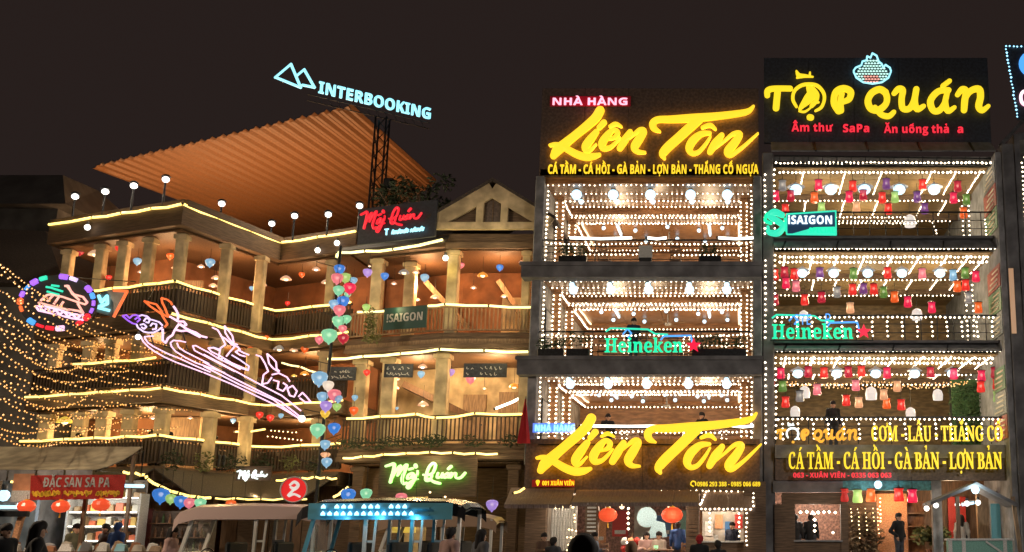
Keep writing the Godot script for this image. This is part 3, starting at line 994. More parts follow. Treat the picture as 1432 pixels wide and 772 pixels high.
	# three small slate menu boards hung on the first-floor balcony
	for q in [[Vector3(-15.51, 7.16, -42.60), 1.0, "leftmost"], [Vector3(-13.17, 7.15, -41.70), 1.05, "middle"], [Vector3(-10.04, 7.03, -40.80), 1.55, "largest"]]:
		var p: Vector3 = q[0]
		var bd := thing("slate_board", "%s dark slate menu board under the first-floor ceiling of the gabled restaurant" % q[2], "menu board", p, "slate menu boards")
		obj("board", MB.new().box(p, p + Vector3(q[1], 0.5, 0.05)), M.board_cool, bd)
		for k in 2:
			var l := MB.new()
			for j in 8:
				if rng.randf() < 0.2:
					continue
				var x: float = 0.1 + j * (q[1] - 0.2) / 8.0
				var y := 0.3 - k * 0.2
				l.brush([x, y + rng.randf_range(0.0, 0.1), 0.011, x + rng.randf_range(0.0, 0.05), y + rng.randf_range(0.02, 0.12), 0.012, x + rng.randf_range(0.02, 0.06), y + rng.randf_range(-0.02, 0.05), 0.011, x + 0.08, y + rng.randf_range(0.0, 0.06), 0.009], Transform3D(Basis(), p + Vector3(0, -0.02, 0.052)), 0.006)
			obj("chalk_line", l, M.white, bd)
	# planter shrub on the balcony and a green beer banner beside it
	var sh := thing("shrub", "yellow-green shrub hanging over the rail left of the beer banner", "plant", Vector3(-13.68, 8.88, -41.60))
	var fb := MB.new()
	for k in 6:
		foliage(fb, Vector3(-13.71, 9.20, -41.60) + Vector3(rng.randf_range(-0.3, 0.3), rng.randf_range(-0.7, 0.5), 0.1), Vector3(0.5, 0.5, 0.4), 70, 0.07)
	obj("foliage", fb, M.leaf_pale, sh)
	obj("stem", MB.new().cyl(Vector3(-13.68, 8.88, -41.60), Vector3(-13.70, 9.47, -41.60), 0.03, 0.02, 5), M.wood, sh)
	var bn := thing("banner", "dark green beer banner lettered SAIGON hung on the balcony rail", "banner", Vector3(-13.16, 8.81, -41.20))
	var bp := Vector3(-13.16, 8.81, -41.20)
	var right := Vector3(1, 0, 0.36).normalized()
	var fr := frame_at(bp, right)
	obj("cloth", MB.new().face([Vector2(0, 0), Vector2(1.85, 0), Vector2(1.85, 0.82), Vector2(0, 0.82)], fr, 0.03), M.sign_green, bn)
	text(bn, "!SAIGON", fr.translated_local(Vector3(0.12, 0.28, 0.035)), 0.3, 1.6, M.white, font("Droid Sans", 700), 0.01)
	# planting along the first-floor edge
	for k in 9:
		var p: Vector3 = Vector3(-14.6, 4.75, -42.0).lerp(Vector3(-10.9, 4.75, -40.5), k / 5.0) if k < 6 else Vector3(-10.9, 4.75, -40.5).lerp(Vector3(-8.2, 4.75, -40.5), (k - 6) / 2.0)
		var b := MB.new()
		foliage(b, p, Vector3(1.0, 0.5, 0.5), 120, 0.07)
		obj("foliage", b, M.leaf_dark, t).set_meta("label", "dark plants along the first-floor edge")
	# what the ropes of light give off
	for q in [[-14.4, -41.6], [-12.6, -40.9], [-10.8, -40.05], [-8.9, -40.05]]:
		for y in [11.7, 9.55, 7.75, 5.55, 4.1]:
			omni(Vector3(q[0], y, q[1]), Color(1.0, 0.8, 0.4), 0.5, 0.3)
	omni(Vector3(-9.25, 12.75, -39.4), Color(1.0, 0.8, 0.5), 0.3, 0.3)
	# rooms' light
	for q in [[-9.3, 11.0, -42.6], [-12.4, 11.0, -43.4]]:
		omni(Vector3(q[0], q[1], q[2]), Color(1.0, 0.52, 0.22), 5.5, 0.15)
	for q in [[-9.3, 7.2, -42.6], [-12.4, 7.2, -43.4]]:
		omni(Vector3(q[0], q[1], q[2]), Color(1.0, 0.65, 0.32), 6.0, 0.15)
	# neon names
	var my := [[-0.036, 0.491, 0.042, 0.092, 0.529, 0.047, 0.246, 0.568, 0.052, 0.238, 0.362, 0.052, 0.195, 0.156, 0.052, 0.157, -0.049, 0.057], [0.183, 0.028, 0.031, 0.337, 0.362, 0.039, 0.471, 0.503, 0.047, 0.430, 0.336, 0.044, 0.389, 0.169, 0.036], [0.426, 0.208, 0.031, 0.542, 0.413, 0.042, 0.691, 0.542, 0.047, 0.627, 0.310, 0.052, 0.553, 0.054, 0.052, 0.616, -0.113, 0.047, 0.717, -0.074, 0.036]]
	var ay := [[0.878, 0.259, 0.036, 0.753, 0.182, 0.039, 0.735, 0.059, 0.039, 0.849, 0.105, 0.034, 0.922, 0.259, 0.031, 0.903, 0.074, 0.034]]
	var hat := [[0.779, 0.382, 0.044, 0.894, 0.413, 0.044], [0.992, 0.516, 0.068, 1.007, 0.478, 0.068]]
	var yy := [[0.959, 0.208, 0.034, 0.968, 0.074, 0.036, 1.065, 0.182, 0.034, 1.074, 0.323, 0.034], [1.063, 0.208, 0.034, 0.961, -0.023, 0.044, 0.820, -0.253, 0.047, 0.739, -0.207, 0.036, 0.858, -0.036, 0.031, 1.099, 0.049, 0.026]]
	var qq := [[1.285, 0.195, 0.036, 1.429, 0.182, 0.042, 1.607, 0.259, 0.047, 1.688, 0.516, 0.047, 1.595, 0.588, 0.047, 1.465, 0.452, 0.047, 1.385, 0.182, 0.052, 1.387, 0.015, 0.052, 1.517, 0.015, 0.047, 1.586, 0.169, 0.036], [1.475, 0.067, 0.031, 1.677, -0.049, 0.052, 1.875, -0.100, 0.047]]
	var uan := [[1.789, 0.259, 0.036, 1.764, 0.105, 0.042, 1.888, 0.126, 0.036, 1.945, 0.259, 0.036, 1.936, 0.100, 0.036], [2.128, 0.259, 0.034, 2.020, 0.182, 0.036, 2.025, 0.090, 0.036, 2.122, 0.131, 0.031, 2.161, 0.259, 0.034, 2.155, 0.100, 0.034], [2.258, 0.259, 0.036, 2.233, 0.092, 0.036, 2.329, 0.233, 0.031, 2.415, 0.246, 0.036, 2.415, 0.100, 0.036, 2.567, 0.085, 0.047, 2.671, 0.182, 0.047, 2.734, 0.259, 0.042]]
	var acc := [[2.146, 0.400, 0.052, 2.232, 0.478, 0.057]]
	var name_ := [my, ay, hat, yy, qq, uan, acc]
	var s1 := thing("neon_sign", "bright green neon script sign on the dark fascia above the shuttle", "neon sign", Vector3(-12.41, 3.37, -40.30))
	var o1 := Vector3(-12.41, 3.37, -40.30)
	obj("board", MB.new().box(o1 + Vector3(-0.3, -0.55, -0.22), o1 + Vector3(3.1, 0.85, -0.14)), M.slab_wood, s1)
	strokes(s1, "letter", name_, Transform3D(Basis(), o1), 0.05, M.neon_lime)
	strokes(s1, "halo_tube", name_, Transform3D(Basis(), o1 + Vector3(0, 0, -0.06)), 0.02, M.halo_green, 0.8)
	var s2 := thing("neon_sign", "red neon script sign with a cyan line on the eave left of the gable", "neon sign", Vector3(-14.32, 12.76, -41.40))
	var o2 := Vector3(-14.32, 12.76, -41.40)
	var f2 := frame_at(o2, Vector3(1, 0, 0.4))
	obj("board", MB.new().face([Vector2(-0.2, -0.65), Vector2(3.3, -0.65), Vector2(3.3, 0.75), Vector2(-0.2, 0.75)], f2.translated_local(Vector3(0, 0, -0.16)), 0.08), M.board_cool, s2)
	strokes(s2, "letter", name_, f2, 0.05, M.neon_red, 0.85)
	text(s2, "T", f2.translated_local(Vector3(1.1, -0.42, 0)), 0.24, 0.2, M.letter_cyan, font("Droid Sans", 700, true), 0.04)
	for k in 9:
		var x := 1.5 + k * 0.15 + (0.08 if k > 4 else 0.0)
		obj("worn_stroke", MB.new().brush([x - 0.05, -0.4, 0.02, x, -0.26 - 0.05 * (k % 2), 0.03, x + 0.04, -0.4, 0.03, x + 0.09, -0.3, 0.02], f2, 0.04), M.letter_cyan, s2)
	var s3 := thing("neon_sign", "small white neon script sign on the dark pent roof", "neon sign", Vector3(-17.67, 3.48, -40.50))
	var f3 := Transform3D(Basis.from_scale(Vector3(0.38, 0.42, 1)), Vector3(-17.67, 3.48, -40.50))
	obj("board", MB.new().box(Vector3(-17.67, 3.48, -40.50) + Vector3(-0.1, -0.1, -0.12), Vector3(-17.67, 3.48, -40.50) + Vector3(1.15, 0.4, -0.06)), M.slab_wood, s3)
	strokes(s3, "letter", name_, f3, 0.04, M.neon_white, 1.2)
	# red flag at the corner of the gold-lettered restaurant
	var fl := thing("flag", "red flag hanging furled beside the corner of the gold-lettered restaurant", "flag", Vector3(-7.65, 4.53, -39.40))
	var fp := Vector3(-7.52, 6.10, -39.40)
	var cl := MB.new()
	for k in 8:
		var y0 := fp.y - k * 0.19; var y1 := y0 - 0.19
		var w0 := 0.04 + 0.05 * k; var w1 := w0 + 0.05
		for j in 4:
			var xa := -w0 / 2 + w0 * j / 4.0; var xb := -w0 / 2 + w0 * (j + 1) / 4.0
			var xc := -w1 / 2 + w1 * j / 4.0; var xd := -w1 / 2 + w1 * (j + 1) / 4.0
			var za := 0.05 * sin(j * 2.2 + k * 0.3); var zb := 0.05 * sin((j + 1) * 2.2 + k * 0.3)
			cl.quad(Vector3(fp.x + xc, y1, fp.z + za), Vector3(fp.x + xd, y1, fp.z + zb), Vector3(fp.x + xb, y0, fp.z + zb), Vector3(fp.x + xa, y0, fp.z + za))
			cl.quad(Vector3(fp.x + xc, y1, fp.z + za - 0.01), Vector3(fp.x + xa, y0, fp.z + za - 0.01), Vector3(fp.x + xb, y0, fp.z + zb - 0.01), Vector3(fp.x + xd, y1, fp.z + zb - 0.01))
	obj("cloth", cl, M.red_cloth, fl)
	obj("pole", MB.new().cyl(fp + Vector3(0.06, -1.9, -0.05), fp + Vector3(0.0, 0.1, -0.05), 0.018, 0.015, 6), M.grey_metal, fl)


func led_bulb(at: Vector3, r: float, label: String, group: String, m: Material) -> void:
	var t := thing("led_bulb", label, "lamp", at + Vector3(0, r * 1.5, 0), group)
	obj("socket", MB.new().cyl(at + Vector3(0, r * 0.85, 0), at + Vector3(0, r * 1.9, 0), r * 0.45, r * 0.5, 8), M.grey_metal, t)
	obj("bulb", MB.new().lathe(at, [Vector2(0, -r), Vector2(r * 0.6, -r * 0.82), Vector2(r, -r * 0.1), Vector2(r * 0.85, r * 0.55), Vector2(r * 0.45, r * 0.9)], 10), m, t)


func tube_lamp(a: Vector3, b: Vector3, label: String, group: String) -> void:
	var t := thing("tube_lamp", label, "lamp", (a + b) / 2, group)
	obj("housing", MB.new().beam(a + Vector3.UP * 0.07, b + Vector3.UP * 0.07, 0.16, 0.05), M.white, t)
	obj("tube", MB.new().cyl(a, b, 0.05, 0.05, 8), M.lamp_cool, t)


func chair_proto() -> Node3D:
	var t := thing("chair", "", "chair", Vector3(0, -50, 0))
	var o := Vector3(0, -50, 0)
	obj("seat", MB.new().bbox(o + Vector3(-0.21, 0.42, -0.21), o + Vector3(0.21, 0.46, 0.21), 0.01), M.chair_wood, t)
	for s in [-0.18, 0.18]:
		obj("leg", MB.new().beam(o + Vector3(s, 0, 0.18), o + Vector3(s, 0.42, 0.18), 0.04, 0.04, Vector3.FORWARD), M.chair_wood, t)
		obj("leg", MB.new().beam(o + Vector3(s, 0, -0.2), o + Vector3(s * 0.95, 0.42, -0.18), 0.04, 0.04, Vector3.FORWARD), M.chair_wood, t)
		obj("stile", MB.new().beam(o + Vector3(s * 0.95, 0.46, -0.18), o + Vector3(s * 0.95, 0.98, -0.24), 0.04, 0.04, Vector3.FORWARD), M.chair_wood, t)
	for k in 3:
		obj("slat", MB.new().beam(o + Vector3(-0.18, 0.62 + k * 0.15, -0.205 - k * 0.013), o + Vector3(0.18, 0.62 + k * 0.15, -0.205 - k * 0.013), 0.025, 0.08), M.chair_wood, t)
	return t


var chair: Node3D


func put_chair(at: Vector3, turn: float, label: String) -> void:
	if chair == null:
		chair = chair_proto()
		chair.position = at
		chair.rotation.y = turn
		tag(chair, label, "chair", "wooden dining chairs")
		return
	dup(chair, at, label, "wooden dining chairs", turn)


func planter(at: Vector3, w: float, h: float, label: String, m: Material) -> void:
	var t := thing("planter", label, "planter", at, "planters on the balconies")
	obj("box", MB.new().bbox(at + Vector3(-w / 2, 0, -0.15), at + Vector3(w / 2, 0.28, 0.15), 0.02), M.dark_metal, t)
	var b := MB.new()
	for k in maxi(2, int(w / 0.3)):
		foliage(b, at + Vector3(-w / 2 + w * (k + 0.5) / maxi(2, int(w / 0.3)), 0.28 + h * rng.randf_range(0.35, 0.6), 0), Vector3(0.5, h, 0.4), 90, 0.06)
	obj("foliage", b, m, t)


func metal_rail(t: Node3D, x0: float, x1: float, y: float, h: float, z: float, rows: int, posts: float) -> void:
	var r := MB.new()
	r.beam(Vector3(x0, y + h, z), Vector3(x1, y + h, z), 0.05, 0.05)
	obj("handrail", r, M.dark_metal, t)
	for k in rows:
		obj("rail_bar", MB.new().cyl(Vector3(x0, y + h * (k + 1.0) / (rows + 1), z), Vector3(x1, y + h * (k + 1.0) / (rows + 1), z), 0.014, 0.014, 5), M.dark_metal, t)
	var n := int((x1 - x0) / posts)
	for k in n + 1:
		var x := lerpf(x0, x1, float(k) / n)
		obj("rail_post", MB.new().cyl(Vector3(x, y, z), Vector3(x, y + h, z), 0.02, 0.02, 5), M.dark_metal, t)


func gold_letters() -> Array:  # the brushed name, each glyph a list of strokes in metres from the lower left of the first letter
	var a := [[1.822, 1.860, 0.164, 1.658, 1.565, 0.172, 1.319, 1.231, 0.164, 0.941, 0.899, 0.155, 0.584, 0.586, 0.171, 0.308, 0.328, 0.187, 0.161, 0.102, 0.122]]
	var a2 := [[0.024, 0.513, 0.057, 0.219, 0.538, 0.082, 0.466, 0.470, 0.106, 0.715, 0.324, 0.122, 1.005, 0.166, 0.134, 1.334, 0.059, 0.138, 1.618, 0.080, 0.122, 1.840, 0.153, 0.065]]
	var i := [[1.706, 1.029, 0.106, 1.497, 0.736, 0.151, 1.322, 0.457, 0.143, 1.376, 0.298, 0.098, 1.529, 0.358, 0.061, 1.707, 0.555, 0.033]]
	var dot := [[1.974, 1.391, 0.111, 1.811, 1.201, 0.098]]
	var e := [[2.195, 0.753, 0.041, 2.413, 0.839, 0.074, 2.483, 1.003, 0.098, 2.333, 1.111, 0.082, 2.126, 0.908, 0.131, 1.938, 0.598, 0.147, 1.984, 0.393, 0.110, 2.220, 0.427, 0.077, 2.439, 0.628, 0.053, 2.577, 0.813, 0.037]]
	var hat := [[2.191, 1.244, 0.049, 2.401, 1.340, 0.074, 2.616, 1.240, 0.045]]
	var n := [[2.948, 1.029, 0.098, 2.763, 0.714, 0.139, 2.587, 0.393, 0.114], [2.645, 0.543, 0.033, 3.025, 0.886, 0.049, 3.299, 1.102, 0.086, 3.451, 1.046, 0.119, 3.281, 0.736, 0.155, 3.124, 0.444, 0.147, 3.234, 0.264, 0.094, 3.507, 0.238, 0.049]]
	var t := [[4.038, 1.046, 0.041, 3.832, 1.158, 0.115, 3.775, 1.349, 0.131, 3.957, 1.500, 0.123, 4.448, 1.513, 0.139, 5.267, 1.565, 0.156, 6.087, 1.634, 0.139, 6.907, 1.739, 0.123, 7.296, 1.839, 0.099, 7.481, 2.026, 0.049], [5.473, 1.491, 0.156, 5.148, 1.202, 0.172, 4.744, 0.814, 0.171, 4.341, 0.427, 0.171, 4.162, 0.179, 0.146, 4.217, 0.017, 0.065]]
	var o := [[5.878, 0.986, 0.065, 5.559, 0.943, 0.114, 5.255, 0.685, 0.151, 5.124, 0.393, 0.139, 5.240, 0.201, 0.094, 5.483, 0.265, 0.077, 5.726, 0.556, 0.061, 5.903, 0.857, 0.037]]
	var hat2 := [[5.598, 1.202, 0.057, 5.884, 1.288, 0.082, 6.081, 1.141, 0.049]]
	var n2 := [[6.315, 0.900, 0.098, 6.084, 0.586, 0.147, 5.891, 0.256, 0.114], [5.980, 0.308, 0.033, 6.378, 0.650, 0.049, 6.736, 0.952, 0.074, 6.981, 0.943, 0.110, 6.806, 0.629, 0.147, 6.542, 0.273, 0.151, 6.656, 0.137, 0.094, 7.030, 0.393, 0.065, 7.357, 0.693, 0.053, 7.643, 0.973, 0.033]]
	return [a + a2, i, dot, e, hat, n, t, o, hat2, n2]


func lien_building() -> void:
	var x0 := -7.45; var x1 := 0.55
	var t := thing("restaurant_building", "three-storey open-fronted restaurant outlined in white bulbs under gold brush lettering", "building", Vector3(-3.45, 0, -45))
	# floor, ceiling heights
	var lv := [[4.2, 7.0], [7.6, 10.45], [10.95, 14.05]]
	obj("roof_slab", MB.new().box(Vector3(x0, 14.36, -51), Vector3(x1, 14.6, -40.05)), M.slab_dark, t)
	obj("back_wall", MB.new().box(Vector3(x0, 0.3, -51), Vector3(x1, 14.36, -50.7)), M.wood_ceiling, t)
	for s in [x0, x1 - 0.22]:
		obj("side_wall", MB.new().box(Vector3(s, 0.14, -50.7), Vector3(s + 0.22, 14.36, -40.3)), M.plaster, t)
	# grey pilasters at both ends of the front
	obj("pilaster", MB.new().bbox(Vector3(x0 - 0.12, 3.9, -40.3), Vector3(x0 + 0.2, 14.3, -39.86), 0.03), M.grey_wall, t)
	obj("pilaster", MB.new().bbox(Vector3(x1 - 0.2, 3.3, -40.3), Vector3(x1 + 0.1, 14.3, -39.86), 0.03), M.grey_wall, t)
	var floors := ["first", "second", "third"]
	for k in 3:
		var f: float = lv[k][0]; var c: float = lv[k][1]
		var fl: String = floors[k] + " floor, gold-lettered restaurant"
		obj("floor_slab", MB.new().box(Vector3(x0 + 0.22, f - 0.28, -50.7), Vector3(x1 - 0.22, f, -40.06)), M.slab_dark, t)
		if k > 0:
			obj("slab_edge", MB.new().box(Vector3(x0 - 0.4, lv[k - 1][1] - 0.06, -40.05), Vector3(x1 + 0.1, f - 0.16, -39.3)), M.slab_dark, t)
			obj("edge_moulding", MB.new().box(Vector3(x0 - 0.45, f - 0.16, -40.05), Vector3(x1 + 0.12, f - 0.02, -39.22)), M.slab_dark, t)
		# tray ceiling: soffit strips round two raised trays
		for q in [[x0 + 0.22, x1 - 0.22, -42.2, -40.06], [x0 + 0.22, x1 - 0.22, -45.4, -44.2], [x0 + 0.22, x1 - 0.22, -50.7, -50.0], [x0 + 0.22, -6.9, -44.2, -42.2], [-0.05, x1 - 0.22, -44.2, -42.2], [x0 + 0.22, -6.9, -50.0, -45.4], [-0.05, x1 - 0.22, -50.0, -45.4]]:
			obj("soffit", MB.new().box(Vector3(q[0], c, q[2]), Vector3(q[1], c + 0.24, q[3])), M.wood_ceiling, t)
		for q in [[-44.2, -42.2], [-50.0, -45.4]]:
			for j in 4:
				obj("ceiling_panel", MB.new().box(Vector3(-6.9 + j * 1.7125 + 0.01, c + 0.2, q[0]), Vector3(-6.9 + (j + 1) * 1.7125 - 0.01, c + 0.236, q[1])), M.wood_ceiling, t)
		# inner columns by the side walls
		for x in [-6.98, 0.03]:
			obj("column", MB.new().bbox(Vector3(x - 0.14, f, -42.2), Vector3(x + 0.14, c, -41.9), 0.02), M.wood_ceiling, t)
			obj("column", MB.new().bbox(Vector3(x - 0.14, f, -45.4), Vector3(x + 0.14, c, -45.1), 0.02), M.wood_ceiling, t)
		# strings of white bulbs
		var g := "white bulb strings of the gold-lettered restaurant"
		var w: Material = M.bulb_white
		var y := c - 0.02
		string_light("white bulbs along the front edge of the ceiling, %s" % fl, [[Vector3(x0 + 0.2, y, -40.1), Vector3(x1 - 0.2, y, -40.1)], [Vector3(x0 + 0.3, y, -41.2), Vector3(x1 - 0.3, y, -41.2)]], 0.19, 0.036, w, g)
		string_light("white bulbs round the front ceiling tray, %s" % fl, [[Vector3(-6.9, y, -42.15), Vector3(-0.05, y, -42.15), Vector3(-0.05, y, -44.2), Vector3(-6.9, y, -44.2), Vector3(-6.9, y, -42.15)], [Vector3(-6.85, c + 0.17, -43.6), Vector3(-0.1, c + 0.17, -43.6)]], 0.17, 0.042, w, g)
		string_light("white bulbs along the ceiling beam between the two trays, %s" % fl, [[Vector3(-7.0, y, -44.5), Vector3(0.05, y, -44.5)], [Vector3(-7.0, y, -45.35), Vector3(0.05, y, -45.35)]], 0.15, 0.045, w, g)
		string_light("white bulbs round the rear ceiling tray, %s" % fl, [[Vector3(-6.9, y, -50.0), Vector3(-6.9, y, -45.45), Vector3(-0.05, y, -45.45), Vector3(-0.05, y, -50.0), Vector3(-6.9, y, -50.0)]], 0.17, 0.042, w, g)
		string_light("white bulbs down the left wall and columns, %s" % fl, [[Vector3(x0 + 0.26, c - 0.1, -40.35), Vector3(x0 + 0.26, f + 0.3, -40.35)], [Vector3(-6.86, c - 0.1, -41.85), Vector3(-6.86, f + 0.3, -41.85)], [Vector3(-7.1, c - 0.1, -41.85), Vector3(-7.1, f + 0.3, -41.85)], [Vector3(-6.86, c - 0.1, -45.05), Vector3(-6.86, f + 0.6, -45.05)], [Vector3(-7.1, c - 0.1, -45.05), Vector3(-7.1, f + 0.6, -45.05)]], 0.16, 0.048, w, g)
		string_light("white bulbs down the right wall and columns, %s" % fl, [[Vector3(x1 - 0.27, c - 0.1, -40.35), Vector3(x1 - 0.27, f + 0.3, -40.35)], [Vector3(0.12, c - 0.1, -41.85), Vector3(0.12, f + 0.3, -41.85)], [Vector3(-0.1, c - 0.1, -41.85), Vector3(-0.1, f + 0.3, -41.85)], [Vector3(-0.1, c - 0.1, -45.05), Vector3(-0.1, f + 0.6, -45.05)]], 0.16, 0.044, w, g)
		# warm cove tubes along the sides of the rear tray
		rope_light("warm cove light on the left side of the rear tray, %s" % fl, [Vector3(-6.75, c + 0.14, -45.7), Vector3(-6.75, c + 0.14, -49.8)], 0.04, M.lamp_warm, "warm cove lights of the gold-lettered restaurant", 2.0)
		rope_light("warm cove light on the right side of the rear tray, %s" % fl, [Vector3(-0.2, c + 0.14, -45.7), Vector3(-0.2, c + 0.14, -49.8)], 0.04, M.lamp_warm, "warm cove lights of the gold-lettered restaurant", 2.0)
		# cold LED bulbs in two rows near the front
		var j := 0
		for x in [-6.2, -4.84, -3.46, -1.97, -0.61]:
			var who: String = ORD[j] + " from the left"
			led_bulb(Vector3(x, c - 0.22, -40.75), 0.17 if k < 2 else 0.2, "large cold LED bulb, %s, %s" % [who, fl], "cold LED bulbs of the gold-lettered restaurant", M.lamp_cool)
			led_bulb(Vector3(x, c - 0.12, -42.0 if k == 2 else -40.35), 0.1, "small cold LED bulb beside the large one, %s, %s" % [who, fl], "cold LED bulbs of the gold-lettered restaurant", M.lamp_cool)
			omni(Vector3(x, c - 0.22, -40.75), Color(0.85, 0.92, 1.0), 0.28, 0.15)
			j += 1
		j = 0
		for p in [[-5.9, -46.6], [-4.6, -47.0], [-3.2, -46.4], [-1.9, -47.0], [-0.9, -46.6], [-5.6, -48.4], [-4.3, -48.8], [-2.9, -48.4], [-1.7, -48.8], [-0.7, -48.4]]:
			led_bulb(Vector3(p[0], c + 0.08, p[1]), 0.085, "small cold ceiling light, %s of ten in the rear tray, %s" % [ORD[j], fl], "ceiling lights in the rear trays", M.lamp_cool)
			j += 1
		tube_lamp(Vector3(-5.3, c + 0.1, -46.2), Vector3(-5.3, c + 0.1, -47.9), "left cold fluorescent tube in the rear tray, %s" % fl, "fluorescent tubes of the gold-lettered restaurant")
		tube_lamp(Vector3(-1.45, c + 0.1, -46.2), Vector3(-1.45, c + 0.1, -47.9), "right cold fluorescent tube in the rear tray, %s" % fl, "fluorescent tubes of the gold-lettered restaurant")
		for p in [[-5.3, -46.9], [-1.45, -46.9], [-3.4, -43.2]]:
			omni(Vector3(p[0], c - 1.2, p[1]), Color(1.0, 0.72, 0.44), 2.0 if p[1] > -44 else 3.8, 0.3)
		# ceiling fan
		var fan := thing("ceiling_fan", "ceiling fan with pale blades in the rear tray, %s" % fl, "fan", Vector3(-3.2, c - 0.2, -47.6), "ceiling fans")
		obj("motor", MB.new().lathe(Vector3(-3.2, c - 0.25, -47.6), [Vector2(0, -0.08), Vector2(0.14, -0.05), Vector2(0.14, 0.05), Vector2(0.04, 0.1), Vector2(0.03, 0.42)], 10), M.white, fan)
		for b in 4:
			var d := Vector3(cos(b * PI / 2 + 0.4), 0, sin(b * PI / 2 + 0.4))
			obj("blade", MB.new().beam(Vector3(-3.2, c - 0.22, -47.6) + d * 0.16, Vector3(-3.2, c - 0.22, -47.6) + d * 0.75, 0.15, 0.015), M.wood_pale, fan)
		# rail, its bulbs and white tubes
		metal_rail(t, x0 + 0.2, x1 - 0.15, f, 0.95, -39.98, 3, 1.55)
		string_light("two rows of white bulbs on the balcony rail, %s" % fl, [sag(Vector3(x0 + 0.3, f + 0.86, -39.9), Vector3(-3.5, f + 0.86, -39.9), 0.06), sag(Vector3(-3.4, f + 0.84, -39.9), Vector3(x1 - 0.2, f + 0.88, -39.9), 0.05), [Vector3(x0 + 1.6, f + 0.62, -40.7), Vector3(-3.9, f + 0.62, -40.7)], [Vector3(-2.6, f + 0.6, -40.7), Vector3(x1 - 0.4, f + 0.6, -40.7)]], 0.155, 0.045, w, g)
		if k != 1:
			for seg in ([[-6.3, -4.0], [-3.5, -2.75], [-0.95, 0.4]] if k == 2 else [[-5.7, -2.35], [-1.75, -1.0], [-0.45, 0.4]]):
				var rl := rope_light("white tube light on the rail, %s, the %s one" % [fl, "longest" if seg[0] < -5 else "right-hand" if seg[0] > -1 else "short middle"], [Vector3(seg[0], f + 1.03, -39.95), Vector3(seg[1], f + 1.03, -39.95)], 0.05, M.rope_white, "white tubes on the rails", 2.5)
		# posts wrapped in bulbs behind the rail
		var wrap := []
		for x in [-5.55, -4.2, -2.05, -0.7]:
			for d in [-0.09, 0.09]:
				wrap.append([Vector3(x + d, f + 0.08, -40.55), Vector3(x + d, f + 0.98, -40.55)])
		if k != 2:
			string_light("bulbs wound on four short posts behind the rail, %s" % fl, wrap, 0.13, 0.04, w, g)
		for x in [-5.1, -3.6, -2.5, -1.2]:
			put_chair(Vector3(x, f, -41.1 - 0.2 * (j % 2)), PI + rng.randf_range(-0.4, 0.4), "wooden chair behind the rail, %s from the left, %s" % [{-5.1: "first", -3.6: "second", -2.5: "third", -1.2: "fourth"}[x], fl])
	planter(Vector3(-6.1, 10.96, -39.75), 1.0, 0.5, "planter with a round bush at the left of the third-floor rail of the gold-lettered restaurant", M.leaf)
	planter(Vector3(-1.2, 10.96, -39.75), 0.8, 0.5, "planter with a bush at the right of the third-floor rail of the gold-lettered restaurant", M.leaf)
	planter(Vector3(-6.75, 7.6, -39.7), 0.9, 0.5, "leftmost planter on the second-floor rail of the gold-lettered restaurant", M.leaf)
	planter(Vector3(-5.8, 7.6, -39.7), 0.8, 0.6, "bushy planter just left of the green beer sign", M.leaf)
	planter(Vector3(-0.85, 7.6, -39.7), 1.9, 0.5, "long planter right of the red star on the second-floor rail", M.leaf)
	var nb := thing("notice_board", "pale square notice hung on the third-floor rail", "notice", Vector3(-3.55, 11.2, -39.93))
	obj("panel", MB.new().box(Vector3(-3.78, 11.22, -39.93), Vector3(-3.28, 11.68, -39.89)), M.white, nb)
	obj("box", MB.new().box(Vector3(-3.74, 10.97, -39.95), Vector3(-3.3, 11.2, -39.75)), M.black, nb)
	# pictures on the left inner wall
	for q in [[7.9, -41.6, "second"], [4.6, -41.6, "first"]]:
		var pc := thing("picture", "pale picture on the left inner wall, %s floor, gold-lettered restaurant" % q[2], "picture", Vector3(x0 + 0.25, q[0], q[1]), "wall pictures")
		obj("frame", MB.new().box(Vector3(x0 + 0.22, q[0], q[1] - 0.6), Vector3(x0 + 0.26, q[0] + 1.7, q[1] + 0.7)), M.dark_metal, pc)
		obj("print", MB.new().box(Vector3(x0 + 0.26, q[0] + 0.08, q[1] - 0.52), Vector3(x0 + 0.275, q[0] + 1.62, q[1] + 0.62)), M.white, pc)
	# sign board on the roof
	var sb := thing("sign_board", "dark roof sign board carrying gold brush lettering", "sign", Vector3(-3.45, 14.6, -40.2))
	for k in 5:
		obj("panel", MB.new().box(Vector3(-7.5 + k * 1.61 + 0.006, 14.3, -40.2), Vector3(-7.5 + (k + 1) * 1.61 - 0.006, 17.75, -40.05)), M.board, sb)
	for k in 4:
		obj("strut", MB.new().beam(Vector3(-6.8 + k * 2.2, 17.0, -40.3), Vector3(-6.8 + k * 2.2, 14.6, -42.2), 0.06, 0.06), M.dark_metal, sb)
	var gold := gold_letters()
	var up := thing("sign_lettering", "large gold brush script lettering on the roof sign board", "sign letters", Vector3(-7.12, 14.95, -39.90))
	var uo := Vector3(-7.12, 14.95, -39.90)
	uo.z = -39.92
	strokes(up, "letter", gold, Transform3D(Basis(), uo), 0.09, M.letter_gold)
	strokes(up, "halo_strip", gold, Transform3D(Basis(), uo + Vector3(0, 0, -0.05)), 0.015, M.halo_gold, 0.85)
	sign_light(Vector3(-3.45, 15.9, -39.7), 7.0, 2.0, Color(1.0, 0.7, 0.1), 1.2)
	var sm := thing("sign_lettering", "row of small yellow capitals along the foot of the roof sign", "sign letters", Vector3(-7.16, 14.39, -39.95))
	text(sm, "CÁ TẦM - CÁ HỒI - GÀ BẢN - LỢN BẢN - THẮNG CỐ NGỰA", frame_at(Vector3(-7.16, 14.39, -39.95)), 0.34, 7.7, M.letter_gold, font("Droid Sans", 700), 0.06)
